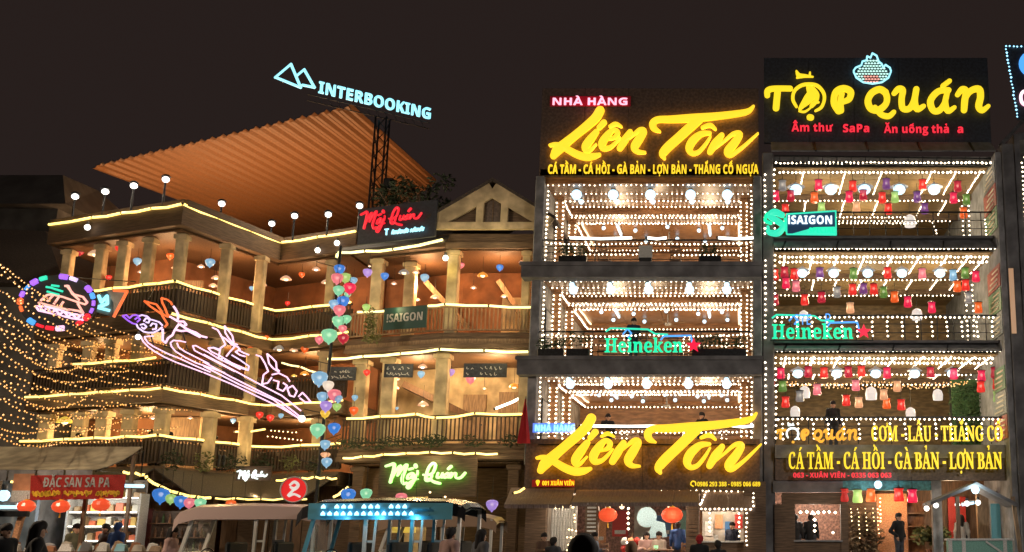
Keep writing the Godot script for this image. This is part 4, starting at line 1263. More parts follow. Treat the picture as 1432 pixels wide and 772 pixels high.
	var nh := thing("sign_lettering", "pink glowing NHÀ HÀNG capitals above the roof lettering", "sign letters", Vector3(-7.12, 17.05, -39.95))
	text(nh, "NHÀ HÀNG", frame_at(Vector3(-7.12, 17.05, -39.95)), 0.27, 2.85, M.letter_pink, font("Droid Sans", 700), 0.06)
	obj("backing", MB.new().box(Vector3(-7.18, 17.01, -39.98), Vector3(-4.19, 17.40, -39.98) + Vector3(0, 0, 0.04)), mat("backing_red", Color(0.5, 0.01, 0.04), 0.5), nh)
	omni(Vector3(-5.62, 17.06, -39.60), Color(1.0, 0.1, 0.25), 0.12, 0.3)
	# lower sign on the balcony front
	var lb := thing("sign_board", "dark sign board across the first-floor balcony front under gold lettering", "sign", Vector3(-3.45, 3.0, -39.6))
	for k in 4:
		obj("panel", MB.new().box(Vector3(-7.5 + k * 2.015 + 0.006, 3.02 , -39.8), Vector3(-7.5 + (k + 1) * 2.015 - 0.006, 4.75, -39.66)), M.board, lb)
	var lo := Vector3(-7.05, 3.57, -39.40)
	var low := thing("sign_lettering", "large gold brush script lettering across the first-floor balcony", "sign letters", lo)
	strokes(low, "letter", gold, Transform3D(Basis(), lo), 0.09, M.letter_gold)
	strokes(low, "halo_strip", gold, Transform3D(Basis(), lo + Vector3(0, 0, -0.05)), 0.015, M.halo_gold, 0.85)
	obj("frame", MB.new().box(lo + Vector3(0.0, 0.95, -0.14), lo + Vector3(7.5, 1.0, -0.1)), M.dark_metal, low)
	sign_light(Vector3(-3.45, 4.3, -39.15), 7.0, 1.8, Color(1.0, 0.7, 0.1), 1.2)
	var nb2 := thing("sign_lettering", "blue glowing NHÀ HÀNG capitals at the left end of the lower sign", "sign letters", Vector3(-7.19, 5.00, -39.50))
	text(nb2, "NHÀ HÀNG", frame_at(Vector3(-7.19, 5.00, -39.50)), 0.22, 1.42, M.letter_cyan, font("Droid Sans", 700), 0.06)
	obj("backing", MB.new().box(Vector3(-7.25, 4.96, -39.53), Vector3(-5.81, 5.28, -39.53) + Vector3(0, 0, 0.03)), glow("plate_blue", Color(0.0, 0.16, 1.0), 0.9), nb2)
	var ad := thing("sign_lettering", "tiny yellow address letters at the lower left of the balcony sign", "sign letters", Vector3(-7.07, 3.17, -39.50))
	text(ad, "001 XUÂN VIÊN", frame_at(Vector3(-6.85, 3.17, -39.50)), 0.15, 1.1, M.letter_yellow, font("Droid Sans", 700), 0.04, true)
	obj("pin", MB.new().brush([0.0, 0.1, 0.07, 0.0, -0.02, 0.02], frame_at(Vector3(-7.00, 3.19, -39.50)), 0.04), M.letter_yellow, ad)
	obj("backing", MB.new().box(Vector3(-7.20, 3.12, -39.53), Vector3(-5.75, 3.36, -39.53) + Vector3(0, 0, 0.03)), M.red_cloth, ad)
	var ph := thing("sign_lettering", "tiny yellow telephone numbers at the lower right of the balcony sign", "sign letters", Vector3(-1.80, 3.14, -39.50))
	text(ph, "0986 293 388 - 0985 066 689", frame_at(Vector3(-1.58, 3.14, -39.50)), 0.15, 2.15, M.letter_yellow, font("Droid Sans", 700), 0.04, true)
	obj("phone_mark", MB.new().brush([0.09, 0.0, 0.02, 0.0, 0.07, 0.02, 0.06, 0.17, 0.02, 0.16, 0.14, 0.02, 0.17, 0.04, 0.02], frame_at(Vector3(-1.80, 3.14, -39.50)), 0.04), M.letter_yellow, ph)
	# green beer sign with a star
	beer_sign(Vector3(-4.85, 7.72, -39.40), 2.75, 0.48, "green glowing beer lettering with a red star on the second-floor rail of the gold-lettered restaurant")


func star_poly(r: float) -> Array:
	var p := []
	for k in 10:
		var a := PI / 2 + TAU * k / 10.0
		p.append(Vector2(cos(a), sin(a)) * (r if k % 2 == 0 else r * 0.42))
	return p


func beer_sign(at: Vector3, width: float, cap: float, label: String) -> void:
	var t := thing("neon_sign", label, "neon sign", at)
	text(t, "Heineken", frame_at(at), cap, width, M.letter_green, font("Droid Serif", 700), 0.08)
	obj("star", MB.new().face(star_poly(0.27), frame_at(at + Vector3(width + 0.36, cap * 0.5, 0)), 0.07), M.star_red, t)
	obj("frame", MB.new().box(at + Vector3(-0.05, -0.07, -0.08), at + Vector3(width + 0.7, -0.03, -0.03)), M.dark_metal, t)
	var o := at + Vector3(0, 0.75, -0.1)
	obj("skyline_tube", MB.new().tube([o + Vector3(0.02, 0.0, 0), o + Vector3(0.18, 0.12, 0), o + Vector3(0.95, 0.1, 0), o + Vector3(1.5, 0.08, 0), o + Vector3(1.75, -0.08, 0), o + Vector3(2.2, -0.1, 0)], 0.035), M.neon_teal, t)
	obj("cloud_tube", MB.new().tube([o + Vector3(0.62, -0.1, 0), o + Vector3(0.78, 0.1, 0), o + Vector3(0.92, -0.06, 0), o + Vector3(0.8, -0.22, 0)], 0.03), M.neon_blue, t)
	obj("river_tube", MB.new().tube([o + Vector3(1.95, -0.3, 0), o + Vector3(2.05, -0.16, 0), o + Vector3(3.0, -0.14, 0), o + Vector3(3.08, -0.5, 0)], 0.035), M.neon_blue, t)


func jar_proto() -> Node3D:
	var o := Vector3(0, -60, 0)
	var t := thing("lantern", "", "lantern", o)
	obj("shade", MB.new().lathe(o, [Vector2(0.02, -0.19), Vector2(0.13, -0.19), Vector2(0.155, -0.15), Vector2(0.15, -0.06), Vector2(0.125, 0.04), Vector2(0.125, 0.12), Vector2(0.15, 0.19)], 12), M.glass_red, t)
	obj("bulb", MB.new().ball(o + Vector3(0, 0.03, 0), Vector3(0.05, 0.06, 0.05), 8, 5), M.filament, t)
	obj("cap", MB.new().lathe(o, [Vector2(0.155, 0.19), Vector2(0.16, 0.21), Vector2(0.05, 0.24), Vector2(0.01, 0.25)], 12), M.dark_metal, t)
	obj("cord", MB.new().cyl(o + Vector3(0, 0.24, 0), o + Vector3(0, 0.55, 0), 0.008, 0.008, 4), M.black, t)
	return t


var jar: Node3D


func put_jar(at: Vector3, colour: String, label: String, size: float) -> void:
	if jar == null:
		jar = jar_proto()
		jar.position = at
		jar.scale = Vector3.ONE * size
		tag(jar, label, "lantern", "coloured jar lanterns")
		paint(jar, "shade", M["glass_" + colour])
		return
	paint(dup(jar, at, label, "coloured jar lanterns", 0.0, size), "shade", M["glass_" + colour])


func dish_lamp(at: Vector3, r: float, label: String) -> void:
	var t := thing("dish_lamp", label, "lamp", at, "cold dish lamps")
	obj("shade", MB.new().lathe(at, [Vector2(r * 1.5, 0.08), Vector2(r * 1.0, 0.16), Vector2(r * 0.3, 0.22), Vector2(0.03, 0.26)], 12), M.shade_grey, t)
	obj("bulb", MB.new().ball(at + Vector3(0, -0.02, 0), Vector3(r, r * 0.85, r), 10, 6), M.lamp_cool, t)
	obj("cord", MB.new().cyl(at + Vector3(0, 0.25, 0), at + Vector3(0, 0.6, 0), 0.008, 0.008, 4), M.black, t)
	omni(at + Vector3(0, -0.02, 0), Color(0.85, 0.93, 1.0), 0.55, 0.15)


func quan_building() -> void:
	var x0 := 0.8; var x1 := 9.1
	var t := thing("restaurant_building", "open-fronted restaurant hung with coloured jar lanterns under rounded yellow lettering", "building", Vector3(4.95, 0, -45))
	var lv := [[4.55, 7.75], [8.15, 11.45], [11.95, 14.65]]
	obj("roof_slab", MB.new().box(Vector3(x0, 14.9, -50), Vector3(x1, 15.1, -40.1)), M.slab_dark, t)
	obj("back_wall", MB.new().box(Vector3(x0, 0.5, -50.2), Vector3(x1, 14.9, -50)), M.bamboo, t)
	obj("side_wall", MB.new().box(Vector3(x0, 0.14, -50), Vector3(x0 + 0.2, 14.9, -40.3)), M.grey_wall, t)
	obj("side_wall", MB.new().box(Vector3(x1 - 0.1, 0.14, -50), Vector3(x1 + 0.1, 14.9, -39.0)), M.grey_wall, t)
	obj("pilaster", MB.new().bbox(Vector3(x0 - 0.12, 0.14, -40.3), Vector3(x0 + 0.28, 15.2, -39.9), 0.03), M.slab_dark, t)
	obj("pilaster", MB.new().bbox(Vector3(x1 + 0.12, 0.14, -39.6), Vector3(x1 + 0.55, 15.2, -38.9), 0.03), M.slab_dark, t)
	var floors := ["first", "second", "third"]
	for k in 3:
		var f: float = lv[k][0]; var c: float = lv[k][1]
		var fl: String = floors[k] + " floor, lantern-hung restaurant"
		obj("floor_slab", MB.new().box(Vector3(x0 + 0.2, f - 0.25, -50), Vector3(x1 - 0.1, f, -40.1)), M.slab_dark, t)
		# grey canopy strip in front of the slab, on brackets
		if k > 0:
			var cy: float = lv[k - 1][1]
			var q := MB.new()
			q.hexa([Vector3(x0 + 0.28, cy + 0.02, -39.5), Vector3(x1 + 0.1, cy + 0.02, -39.5), Vector3(x1 + 0.1, f - 0.12, -40.1), Vector3(x0 + 0.28, f - 0.12, -40.1), Vector3(x0 + 0.28, cy + 0.08, -39.5), Vector3(x1 + 0.1, cy + 0.08, -39.5), Vector3(x1 + 0.1, f - 0.04, -40.1), Vector3(x0 + 0.28, f - 0.04, -40.1)])
			obj("canopy_sheet", q, M.grey_wall, t)
			for j in 5:
				var x := 1.4 + j * 1.9
				obj("bracket", MB.new().beam(Vector3(x, cy + 0.06, -39.46), Vector3(x + 0.12, f - 0.08, -40.02), 0.05, 0.05), M.dark_metal, t)
			obj("slab_edge", MB.new().box(Vector3(x0 + 0.28, f - 0.03, -40.1), Vector3(x1 + 0.1, f + 0.06, -39.75)), M.slab_dark, t)
		# ceiling boards side by side with joists across
		for j in 14:
			var z := -40.12 - j * 0.7
			obj("ceiling_board", MB.new().box(Vector3(x0 + 0.2, c + 0.01 * (j % 2), z - 0.69), Vector3(x1 - 0.1, c + 0.05 + 0.01 * (j % 2), z)), M.bamboo, t)
		for z in [-43.4, -46.4]:
			obj("ceiling_beam", MB.new().box(Vector3(x0 + 0.2, c - 0.22, z - 0.2), Vector3(x1 - 0.1, c, z)), M.slab_wood, t)
		var g := "white bulb strings of the lantern-hung restaurant"
		# strings that run back along the ceiling
		var runs := []
		var xs := [2.2, 3.75, 5.1, 6.95, 7.85, 8.75] if k == 2 else [1.5, 2.5, 3.4, 4.4, 5.4, 6.4, 7.4, 8.2, 8.8]
		for x in xs:
			runs.append([Vector3(x, c - 0.03, -40.3), Vector3(x, c - 0.03, -43.3)])
			runs.append([Vector3(x + 0.3, c - 0.03, -43.8), Vector3(x + 0.3, c - 0.03, -46.3)])
		string_light("rows of warm bulbs running back along the ceiling, %s" % fl, runs, 0.125, 0.034, M.bulb_white, g)
		string_light("large white bulbs in two rows along the front ceiling edge, %s" % fl, [[Vector3(x0 + 0.3, c + 0.12, -39.7), Vector3(x1, c + 0.12, -39.7)], [Vector3(x0 + 0.45, c - 0.08, -40.2), Vector3(x1 - 0.2, c - 0.08, -40.2)]] + ([[Vector3(x0 + 0.45, c - 0.2, -40.5), Vector3(x1 - 0.2, c - 0.2, -40.5)]] if k < 2 else []), 0.15, 0.062, M.bulb_white, g)
		string_light("white bulbs along the two ceiling beams, %s" % fl, [[Vector3(x0 + 0.5, c - 0.25, -43.35), Vector3(x1 - 0.3, c - 0.25, -43.35)], [Vector3(x0 + 0.5, c - 0.25, -46.35), Vector3(x1 - 0.3, c - 0.25, -46.35)]], 0.165, 0.042, M.bulb_white, g)
		string_light("white bulbs down the side posts, %s" % fl, [[Vector3(x0 + 0.32, c, -39.85), Vector3(x0 + 0.32, f + 0.1, -39.85)], [Vector3(x0 - 0.03, c - 0.2, -39.84), Vector3(x0 - 0.03, f + 0.1, -39.84)], [Vector3(x1 - 0.2, c - 0.3, -43.6), Vector3(x1 - 0.2, f + 0.3, -43.6)], [Vector3(x1 - 0.45, c - 0.3, -43.6), Vector3(x1 - 0.45, f + 0.3, -43.6)]], 0.2, 0.05, M.bulb_white, g)
		metal_rail(t, x0 + 0.3, x1 + 0.05, f + 0.05, 0.92, -39.9, 2, 0.55)
		if k < 2:
			var rr := [[Vector3(x0 + 0.3, f + 0.93, -39.83), Vector3(x1, f + 0.93, -39.83)]]
			for j in 16:
				var x := x0 + 0.55 + j * 0.53
				rr.append([Vector3(x, f + 0.85, -39.83), Vector3(x + 0.02, f + 0.1, -39.83)])
			string_light("white bulbs hanging in short drops on the balcony rail, %s" % fl, rr, 0.17, 0.05, M.bulb_white, g)
		else:
			string_light("two rows of white bulbs behind the balcony rail, %s" % fl, [[Vector3(x0 + 1.8, f + 0.95, -40.4), Vector3(6.0, f + 0.95, -40.4)], [Vector3(3.0, f + 0.72, -40.4), Vector3(6.4, f + 0.72, -40.4)], [Vector3(6.9, f + 0.8, -40.4), Vector3(7.1, f + 0.2, -40.4)], [Vector3(8.8, f + 0.9, -40.3), Vector3(8.85, f + 0.1, -40.3)]], 0.14, 0.042, M.bulb_white, g)
		# cold dish lamps across the front
		for j in 5:
			var x: float = [[1.95, 3.35, 4.75, 6.15, 7.5], [2.15, 3.3, 4.55, 5.8, 7.2], [1.95, 3.25, 4.5, 5.8, 7.1]][k][j]
			dish_lamp(Vector3(x, c - 0.55, -40.9), 0.19 if k < 2 else 0.23, "cold white dish lamp, %s from the left, %s" % [ORD[j], fl])
		omni(Vector3(3.0, c - 1.3, -42.0), Color(1.0, 0.8, 0.46), 3.4, 0.3)
		omni(Vector3(5.0, c - 1.3, -45.2), Color(1.0, 0.8, 0.46), 3.4, 0.3)
		omni(Vector3(7.0, c - 1.3, -42.0), Color(1.0, 0.8, 0.46), 3.4, 0.3)
		# jar lanterns in a front and a lower row: x, drop from the ceiling, depth, colour
		var rows: Array = [
			[[1.0, 0.75, "crimson"], [1.35, 0.45, "magenta"], [1.4, 0.95, "green"], [2.3, 0.42, "crimson"], [2.85, 0.45, "red"], [3.7, 0.42, "crimson"], [4.15, 0.4, "red"], [5.05, 0.45, "magenta"], [6.55, 0.45, "crimson"], [7.35, 0.5, "magenta"], [8.35, 0.55, "magenta"], [8.8, 0.45, "crimson"], [8.85, 0.85, "red"], [8.85, 1.3, "lime"], [8.3, 0.95, "red"], [1.5, 1.5, "red"], [2.6, 1.05, "pink"], [3.95, 0.9, "pink"], [5.4, 0.92, "peach"], [4.9, 1.25, "peach"], [2.0, 1.3, "grey"], [5.0, 1.55, "orange"], [4.05, 1.5, "peach"], [3.6, 1.45, "red"], [5.5, 1.6, "red"]],
			[[1.15, 0.55, "red"], [1.5, 0.45, "crimson"], [1.85, 0.5, "red"], [1.55, 0.85, "magenta"], [1.9, 1.0, "pink"], [2.75, 0.5, "purple"], [3.95, 0.5, "green"], [5.15, 0.5, "red"], [6.4, 0.5, "pink"], [7.5, 0.55, "sky blue"], [7.9, 0.5, "green"], [8.3, 0.6, "magenta"], [3.9, 1.1, "red"], [4.3, 1.05, "purple"], [4.65, 1.1, "red"], [5.0, 1.2, "green"], [5.4, 1.35, "orange"], [3.35, 1.2, "grey"], [2.8, 1.4, "crimson"], [2.2, 1.5, "red"], [1.15, 1.5, "crimson"], [7.6, 1.0, "orange"], [7.9, 0.95, "red"], [8.0, 1.4, "grey"], [8.35, 1.75, "orange"], [6.7, 1.75, "magenta"], [5.85, 1.55, "magenta"], [3.8, 1.8, "peach"]],
			[[1.45, 0.35, "grey"], [2.75, 0.35, "magenta"], [4.0, 0.35, "red"], [5.2, 0.3, "purple"], [6.5, 0.35, "red"], [7.8, 0.35, "crimson"], [1.2, 0.75, "magenta"], [1.75, 0.75, "crimson"], [2.6, 0.8, "orange"], [3.85, 0.8, "magenta"], [4.35, 0.75, "crimson"], [5.05, 0.8, "red"], [5.5, 0.8, "lime"], [6.3, 0.8, "purple"], [7.6, 0.85, "magenta"], [8.1, 0.85, "green"], [1.55, 1.25, "red"], [2.85, 1.2, "lime"], [5.25, 1.25, "red"], [6.55, 1.25, "purple"], [7.95, 1.4, "orange"], [4.1, 1.2, "peach"]]][k]
		var count := {}
		for r in rows:
			var name_: String = r[2]
			count[name_] = count.get(name_, 0) + 1
			put_jar(Vector3(r[0] * 1.03 - 0.05, c - r[1] - 0.1, -40.7 - 0.25 * fmod(r[0] * 3.7, 1.0)), name_, "%s jar lantern, %s of that colour, %s rows, %s" % [name_, ORD[count[name_] - 1], "upper" if r[1] < 0.7 else "lower", fl], 0.98)
	# white pendant globes among the lanterns
	var pg := [[2.75, 12.95, 0.2, "third", "left"], [6.2, 12.95, 0.22, "third", "right"], [2.2, 9.35, 0.18, "second", "left"], [6.35, 9.4, 0.2, "second", "right"], [2.2, 6.55, 0.2, "first", "upper left"], [4.6, 6.5, 0.22, "first", "middle"], [7.0, 6.45, 0.19, "first", "right"], [1.85, 5.85, 0.18, "first", "lower left"], [6.0, 5.8, 0.18, "first", "lower middle"]]
	for q in pg:
		var at := Vector3(q[0], q[1], -41.2)
		var pt := thing("globe_lamp", "pale domed globe lamp, %s one, %s floor, lantern-hung restaurant" % [q[4], q[3]], "lamp", at, "pale globe lamps")
		obj("globe", MB.new().lathe(at, [Vector2(q[2] * 0.9, -q[2]), Vector2(q[2], 0), Vector2(q[2] * 0.8, q[2] * 0.75), Vector2(q[2] * 0.3, q[2] * 1.1), Vector2(0.02, q[2] * 1.15)], 12), M.shade_white, pt)
		obj("cord", MB.new().cyl(at + Vector3(0, q[2] * 1.1, 0), at + Vector3(0, 0.9, 0), 0.008, 0.008, 4), M.black, pt)
	# posters on the inner face of the right wall
	var hues := [[Color(0.75, 0.14, 0.1), Color(0.8, 0.75, 0.6)], [Color(0.45, 0.5, 0.5), Color(0.85, 0.75, 0.6)], [Color(0.2, 0.5, 0.22), Color(0.85, 0.7, 0.5)]]
	var pn := 0
	for k in 3:
		var f: float = lv[k][0]
		for j in 3:
			var y := f + 0.2 + j * 0.85
			var ps := thing("poster", "%s poster on the right inner wall, %s floor, lantern-hung restaurant" % [["lowest", "middle", "topmost"][j], floors[k]], "poster", Vector3(x1 - 0.12, y, -39.9), "posters on the right inner wall")
			var m: StandardMaterial3D = mat("print%d" % pn, hues[(k + j) % 3][0], 0.5, "cells", Vector3.ONE * (0.9 + 0.3 * j))
			pn += 1
			obj("sheet", MB.new().box(Vector3(x1 - 0.13, y, -41.1), Vector3(x1 - 0.11, y + 0.8, -39.1)), m, ps)
			for s in 4:
				obj("stripe", MB.new().box(Vector3(x1 - 0.145, y + 0.1 + s * 0.17, -40.9 + 0.2 * s), Vector3(x1 - 0.13, y + 0.16 + s * 0.17, -39.5 + 0.05 * s)), mat("print_ink%d%d" % [pn, s], hues[(k + j) % 3][1] * (0.6 + 0.12 * s), 0.6), ps)
	# green wall panel on the first floor, orange sign edge on the second
	obj("green_panel", MB.new().box(Vector3(7.9, 4.6, -43.5), Vector3(8.95, 7.3, -43.42)), mat("panel_green", Color(0.05, 0.13, 0.04), 0.8, "fine"), t)
	var vine := MB.new()
	for k in 24:
		foliage(vine, Vector3(8.0 + 0.28 * (k % 4), 4.8 + 0.42 * (k / 4), -43.38), Vector3(0.5, 0.6, 0.14), 60, 0.06)
	obj("vine", vine, M.leaf, t)
	obj("light_box_edge", MB.new().box(Vector3(x1 + 0.14, 8.3, -39.5), Vector3(x1 + 0.3, 10.6, -38.86)), glow("edge_orange", Color(1.0, 0.4, 0.08), 0.3), t)
	# truss and sheet under the roof sign
	for y in [14.75, 15.0]:
		obj("truss_chord", MB.new().beam(Vector3(x0 + 0.3, y, -39.7), Vector3(x1, y - 0.12, -39.7), 0.05, 0.05), M.dark_metal, t)
	for j in 16:
		var x := x0 + 0.5 + j * 0.52
		obj("truss_web", MB.new().beam(Vector3(x, 14.75, -39.7), Vector3(x + 0.02, 14.99, -39.7), 0.03, 0.03, Vector3.FORWARD), M.dark_metal, t)
	var cs := MB.new()
	cs.hexa([Vector3(x0 + 0.2, 15.02, -39.3), Vector3(x1, 15.02, -39.3), Vector3(x1, 15.6, -40.1), Vector3(x0 + 0.2, 15.6, -40.1), Vector3(x0 + 0.2, 15.07, -39.3), Vector3(x1, 15.07, -39.3), Vector3(x1, 15.66, -40.1), Vector3(x0 + 0.2, 15.66, -40.1)])
	obj("canopy_sheet", cs, M.grey_wall, t)
	for j in 4:
		obj("bracket", MB.new().beam(Vector3(2.6 + j * 1.9, 15.05, -39.26), Vector3(2.6 + j * 1.9, 15.62, -40.0), 0.06, 0.06), M.dark_metal, t)
	# roof sign
	var sb := thing("sign_board", "near-black roof sign board carrying rounded yellow letters and red script", "sign", Vector3(4.9, 15.6, -40.3))
	for k in 5:
		obj("panel", MB.new().box(Vector3(0.75 + k * 1.68 + 0.006, 15.66, -40.3), Vector3(0.75 + (k + 1) * 1.68 - 0.006, 19.0, -40.12)), M.board_cool, sb)
	var T := [[0.137, 0.781, 0.106, 0.157, 0.965, 0.115, 0.393, 1.047, 0.106, 0.985, 1.047, 0.106], [0.522, 0.950, 0.125, 0.491, 0.618, 0.125, 0.460, 0.282, 0.125]]
	var O := [[1.218, 0.333, 0.048, 1.086, 0.618, 0.062, 1.147, 0.950, 0.063, 1.404, 1.170, 0.063, 1.718, 1.221, 0.063, 2.006, 1.155, 0.063, 2.219, 0.899, 0.062, 2.253, 0.618, 0.062, 2.138, 0.313, 0.058, 1.920, 0.171, 0.043]]
	var H := [[1.707, 1.078, 0.125, 1.785, 0.848, 0.183, 1.638, 0.618, 0.173, 1.444, 0.389, 0.105, 1.347, 0.262, 0.067], [1.860, 1.052, 0.058, 2.001, 0.822, 0.067, 1.950, 0.567, 0.077, 1.779, 0.364, 0.077], [1.322, 0.161, 0.038, 1.513, 0.135, 0.043, 1.730, 0.288, 0.034, 1.828, 0.465, 0.058, 2.045, 0.506, 0.034]]
	var F := [[1.232, 1.736, 0.039, 1.327, 1.566, 0.087, 1.553, 1.550, 0.063, 1.842, 1.514, 0.029], [1.734, 1.684, 0.034, 1.722, 1.566, 0.048], [1.249, 1.478, 0.039, 1.432, 1.514, 0.039]]
	var dt := [[1.701, -0.083, 0.115, 1.749, -0.093, 0.115]]
	var Pp := [[2.782, 0.186, 0.144, 2.610, 0.491, 0.125, 2.685, 0.899, 0.125, 2.967, 1.052, 0.125, 3.233, 0.925, 0.125, 3.180, 0.644, 0.115, 2.966, 0.527, 0.096], [2.905, 0.833, 0.106, 2.851, 0.542, 0.106, 2.864, 0.186, 0.115]]
	var Q := [[4.526, 0.899, 0.125, 4.313, 1.017, 0.125, 4.020, 0.873, 0.125, 3.869, 0.567, 0.125, 3.967, 0.262, 0.125, 4.243, 0.201, 0.125, 4.513, 0.415, 0.115, 4.582, 0.669, 0.115, 4.526, 0.899, 0.115], [4.126, 0.313, 0.086, 4.335, 0.034, 0.105, 4.620, -0.042, 0.105, 4.816, 0.120, 0.086]]
	var U := [[4.851, 0.862, 0.096, 5.025, 1.036, 0.115, 5.177, 0.975, 0.115, 5.118, 0.617, 0.115, 5.155, 0.271, 0.115, 5.395, 0.261, 0.115, 5.577, 0.566, 0.115, 5.678, 1.016, 0.115], [5.678, 1.016, 0.115, 5.606, 0.566, 0.115, 5.681, 0.236, 0.115, 5.925, 0.353, 0.086]]
	var A := [[6.875, 0.985, 0.106, 6.488, 0.934, 0.115, 6.191, 0.566, 0.125, 6.283, 0.185, 0.115, 6.533, 0.210, 0.115, 6.739, 0.566, 0.096, 6.829, 0.914, 0.096], [6.829, 0.914, 0.096, 6.737, 0.516, 0.106, 6.819, 0.160, 0.105, 7.064, 0.302, 0.077], [6.665, 1.149, 0.087, 6.923, 1.344, 0.087]]
	var N := [[7.205, 0.811, 0.096, 7.382, 1.016, 0.115, 7.523, 0.949, 0.115, 7.459, 0.566, 0.125, 7.419, 0.200, 0.115], [7.470, 0.617, 0.086, 7.691, 0.949, 0.115, 8.007, 1.026, 0.125, 8.051, 0.719, 0.125, 7.967, 0.353, 0.125, 8.089, 0.185, 0.105, 8.322, 0.353, 0.077]]
	var so := Vector3(0.74, 16.67, -39.90)
	so.z = -40.02
	var sl := thing("sign_lettering", "large rounded yellow letters with a horse head in the O on the right roof sign", "sign letters", so)
	strokes(sl, "letter", [T, O, dt, Pp, Q, U, A, N], Transform3D(Basis(), so), 0.07, M.letter_yellow)
	strokes(sl, "horse_head", [H], Transform3D(Basis(), so), 0.05, M.letter_yellow)
	strokes(sl, "fish_accent", [F], Transform3D(Basis(), so), 0.06, M.letter_yellow)
	var rs := thing("sign_lettering", "red slanted script with missing letters below the rounded yellow name", "sign letters", Vector3(1.76, 15.96, -39.95))
	var it := font("Droid Sans", 700, true)
	text(rs, "Ẩm thư", frame_at(Vector3(1.77, 16.04, -40.00)), 0.3, 1.5, M.letter_red, it, 0.05)
	text(rs, "SaPa", frame_at(Vector3(3.64, 16.01, -40.00)), 0.3, 1.02, M.letter_red, it, 0.05)
	text(rs, "Ăn uống thả", frame_at(Vector3(5.17, 15.98, -40.00)), 0.3, 2.42, M.letter_red, it, 0.05)
	text(rs, "a", frame_at(Vector3(7.86, 15.98, -40.00)), 0.3, 0.26, M.letter_red, it, 0.05)
	# bowl of noodles made of small lights above the name
	var bw := thing("neon_sign", "light-up bowl heaped with noodles above the yellow roof letters", "neon sign", Vector3(4.79, 17.93, -39.95))
	var bo := Vector3(4.80, 18.35, -39.95)
	bo.z = -40.05
	var ol := []
	for k in 13:
		ol.append(Vector2(cos(PI + PI * k / 12.0) * 0.7, sin(PI + PI * k / 12.0) * 0.47 + 0.05))
	obj("bowl", MB.new().face(ol, Transform3D(Basis(), bo), 0.04), M.board_cool, bw)
	var heap := MB.new(); var dots := MB.new(); var redd := MB.new()
	heap.tube(at_xy([[-0.7, 0.07], [-0.62, 0.2], [-0.4, 0.3], [-0.36, 0.45], [-0.2, 0.5], [-0.18, 0.66], [-0.05, 0.6], [0.02, 0.78], [0.18, 0.68], [0.25, 0.45], [0.36, 0.35], [0.42, 0.2], [0.5, 0.32], [0.66, 0.2], [0.7, 0.07]], bo), 0.035)
	heap.tube(at_xy([[-0.7, 0.05], [-0.6, -0.2], [-0.35, -0.38], [0.0, -0.44], [0.35, -0.38], [0.6, -0.2], [0.7, 0.05]], bo), 0.035)
	for j in 9:
		for i in 12:
			var x := -0.62 + i * 0.113 + 0.05 * (j % 2); var y := -0.36 + j * 0.105
			var lim: float = 0.68 * sqrt(maxf(0.0, 1.0 - pow((y - 0.05) / 0.47, 2))) if y < 0.05 else lerpf(0.62, 0.1, (y - 0.05) / 0.62)
			if absf(x) < lim - 0.05:
				(redd if absf(x + 0.02) < 0.3 and y < -0.1 else dots).ball(bo + Vector3(x, y, 0.06), Vector3(0.05, 0.035, 0.03), 6, 4)
	obj("outline_tube", heap, M.letter_cyan, bw)
	stuff(obj("light_dots", dots, M.tree_light, bw))
	stuff(obj("red_dots", redd, M.neon_salmon, bw))
	# beer light box with a dragon on the third floor
	var bx := thing("neon_sign", "green and blue beer light box with a neon dragon at the third-floor rail", "neon sign", Vector3(0.76, 11.82, -39.30))
	var b0 := Vector3(1.52, 11.88, -39.30)
	var fr := frame_at(b0)
	obj("light_box", MB.new().face([Vector2(0, 0.02), Vector2(1.75, 0), Vector2(1.75, 0.88), Vector2(0, 0.76)], fr, 0.12), M.blue_board, bx)
	obj("swoosh_light", MB.new().face([Vector2(0.15, 0.03), Vector2(1.72, 0.03), Vector2(1.72, 0.3), Vector2(1.0, 0.28)], fr.translated_local(Vector3(0, 0, 0.123)), 0.02), M.neon_teal, bx)
	obj("border_tube", MB.new().tube([fr * Vector3(0, 0.02, 0.14), fr * Vector3(1.75, 0, 0.14), fr * Vector3(1.75, 0.88, 0.14), fr * Vector3(0, 0.76, 0.14), fr * Vector3(0, 0.02, 0.14)], 0.03), M.neon_teal, bx)
	text(bx, "iSAIGON", fr.translated_local(Vector3(0.03, 0.4, 0.13)), 0.3, 1.62, M.neon_white, font("Droid Sans", 700), 0.03)
	text(bx, "SPECIAL", fr.translated_local(Vector3(0.78, 0.07, 0.15)), 0.19, 0.92, M.letter_green, font("Droid Sans", 700), 0.03)
	obj("dragon", MB.new().brush([-0.15, 0.75, 0.1, -0.42, 0.86, 0.12, -0.6, 0.72, 0.1, -0.3, 0.52, 0.11, -0.12, 0.34, 0.1, -0.3, 0.1, 0.12, -0.62, 0.12, 0.09, -0.66, 0.3, 0.06], fr, 0.1, 0.03), M.neon_teal, bx)
	obj("dragon_mane", MB.new().brush([-0.7, 0.8, 0.05, -0.75, 0.55, 0.06, -0.55, 0.45, 0.05], fr, 0.09), M.letter_green, bx)
	obj("dragon_tail", MB.new().brush([-0.05, 0.6, 0.05, 0.0, 0.4, 0.05, -0.02, 0.2, 0.05], fr, 0.09), M.letter_green, bx)
	beer_sign(Vector3(0.97, 8.18, -39.30), 2.85, 0.5, "green glowing beer lettering with a red star on the second-floor rail of the lantern-hung restaurant")
	var blu := thing("neon_sign", "thin blue neon capitals above the right-hand green beer lettering", "neon sign", Vector3(1.75, 8.67, -39.35))
	text(blu, "STE", frame_at(Vector3(1.75, 8.69, -39.35)), 0.36, 0.62, M.neon_blue, font("Droid Sans", 400), 0.03)
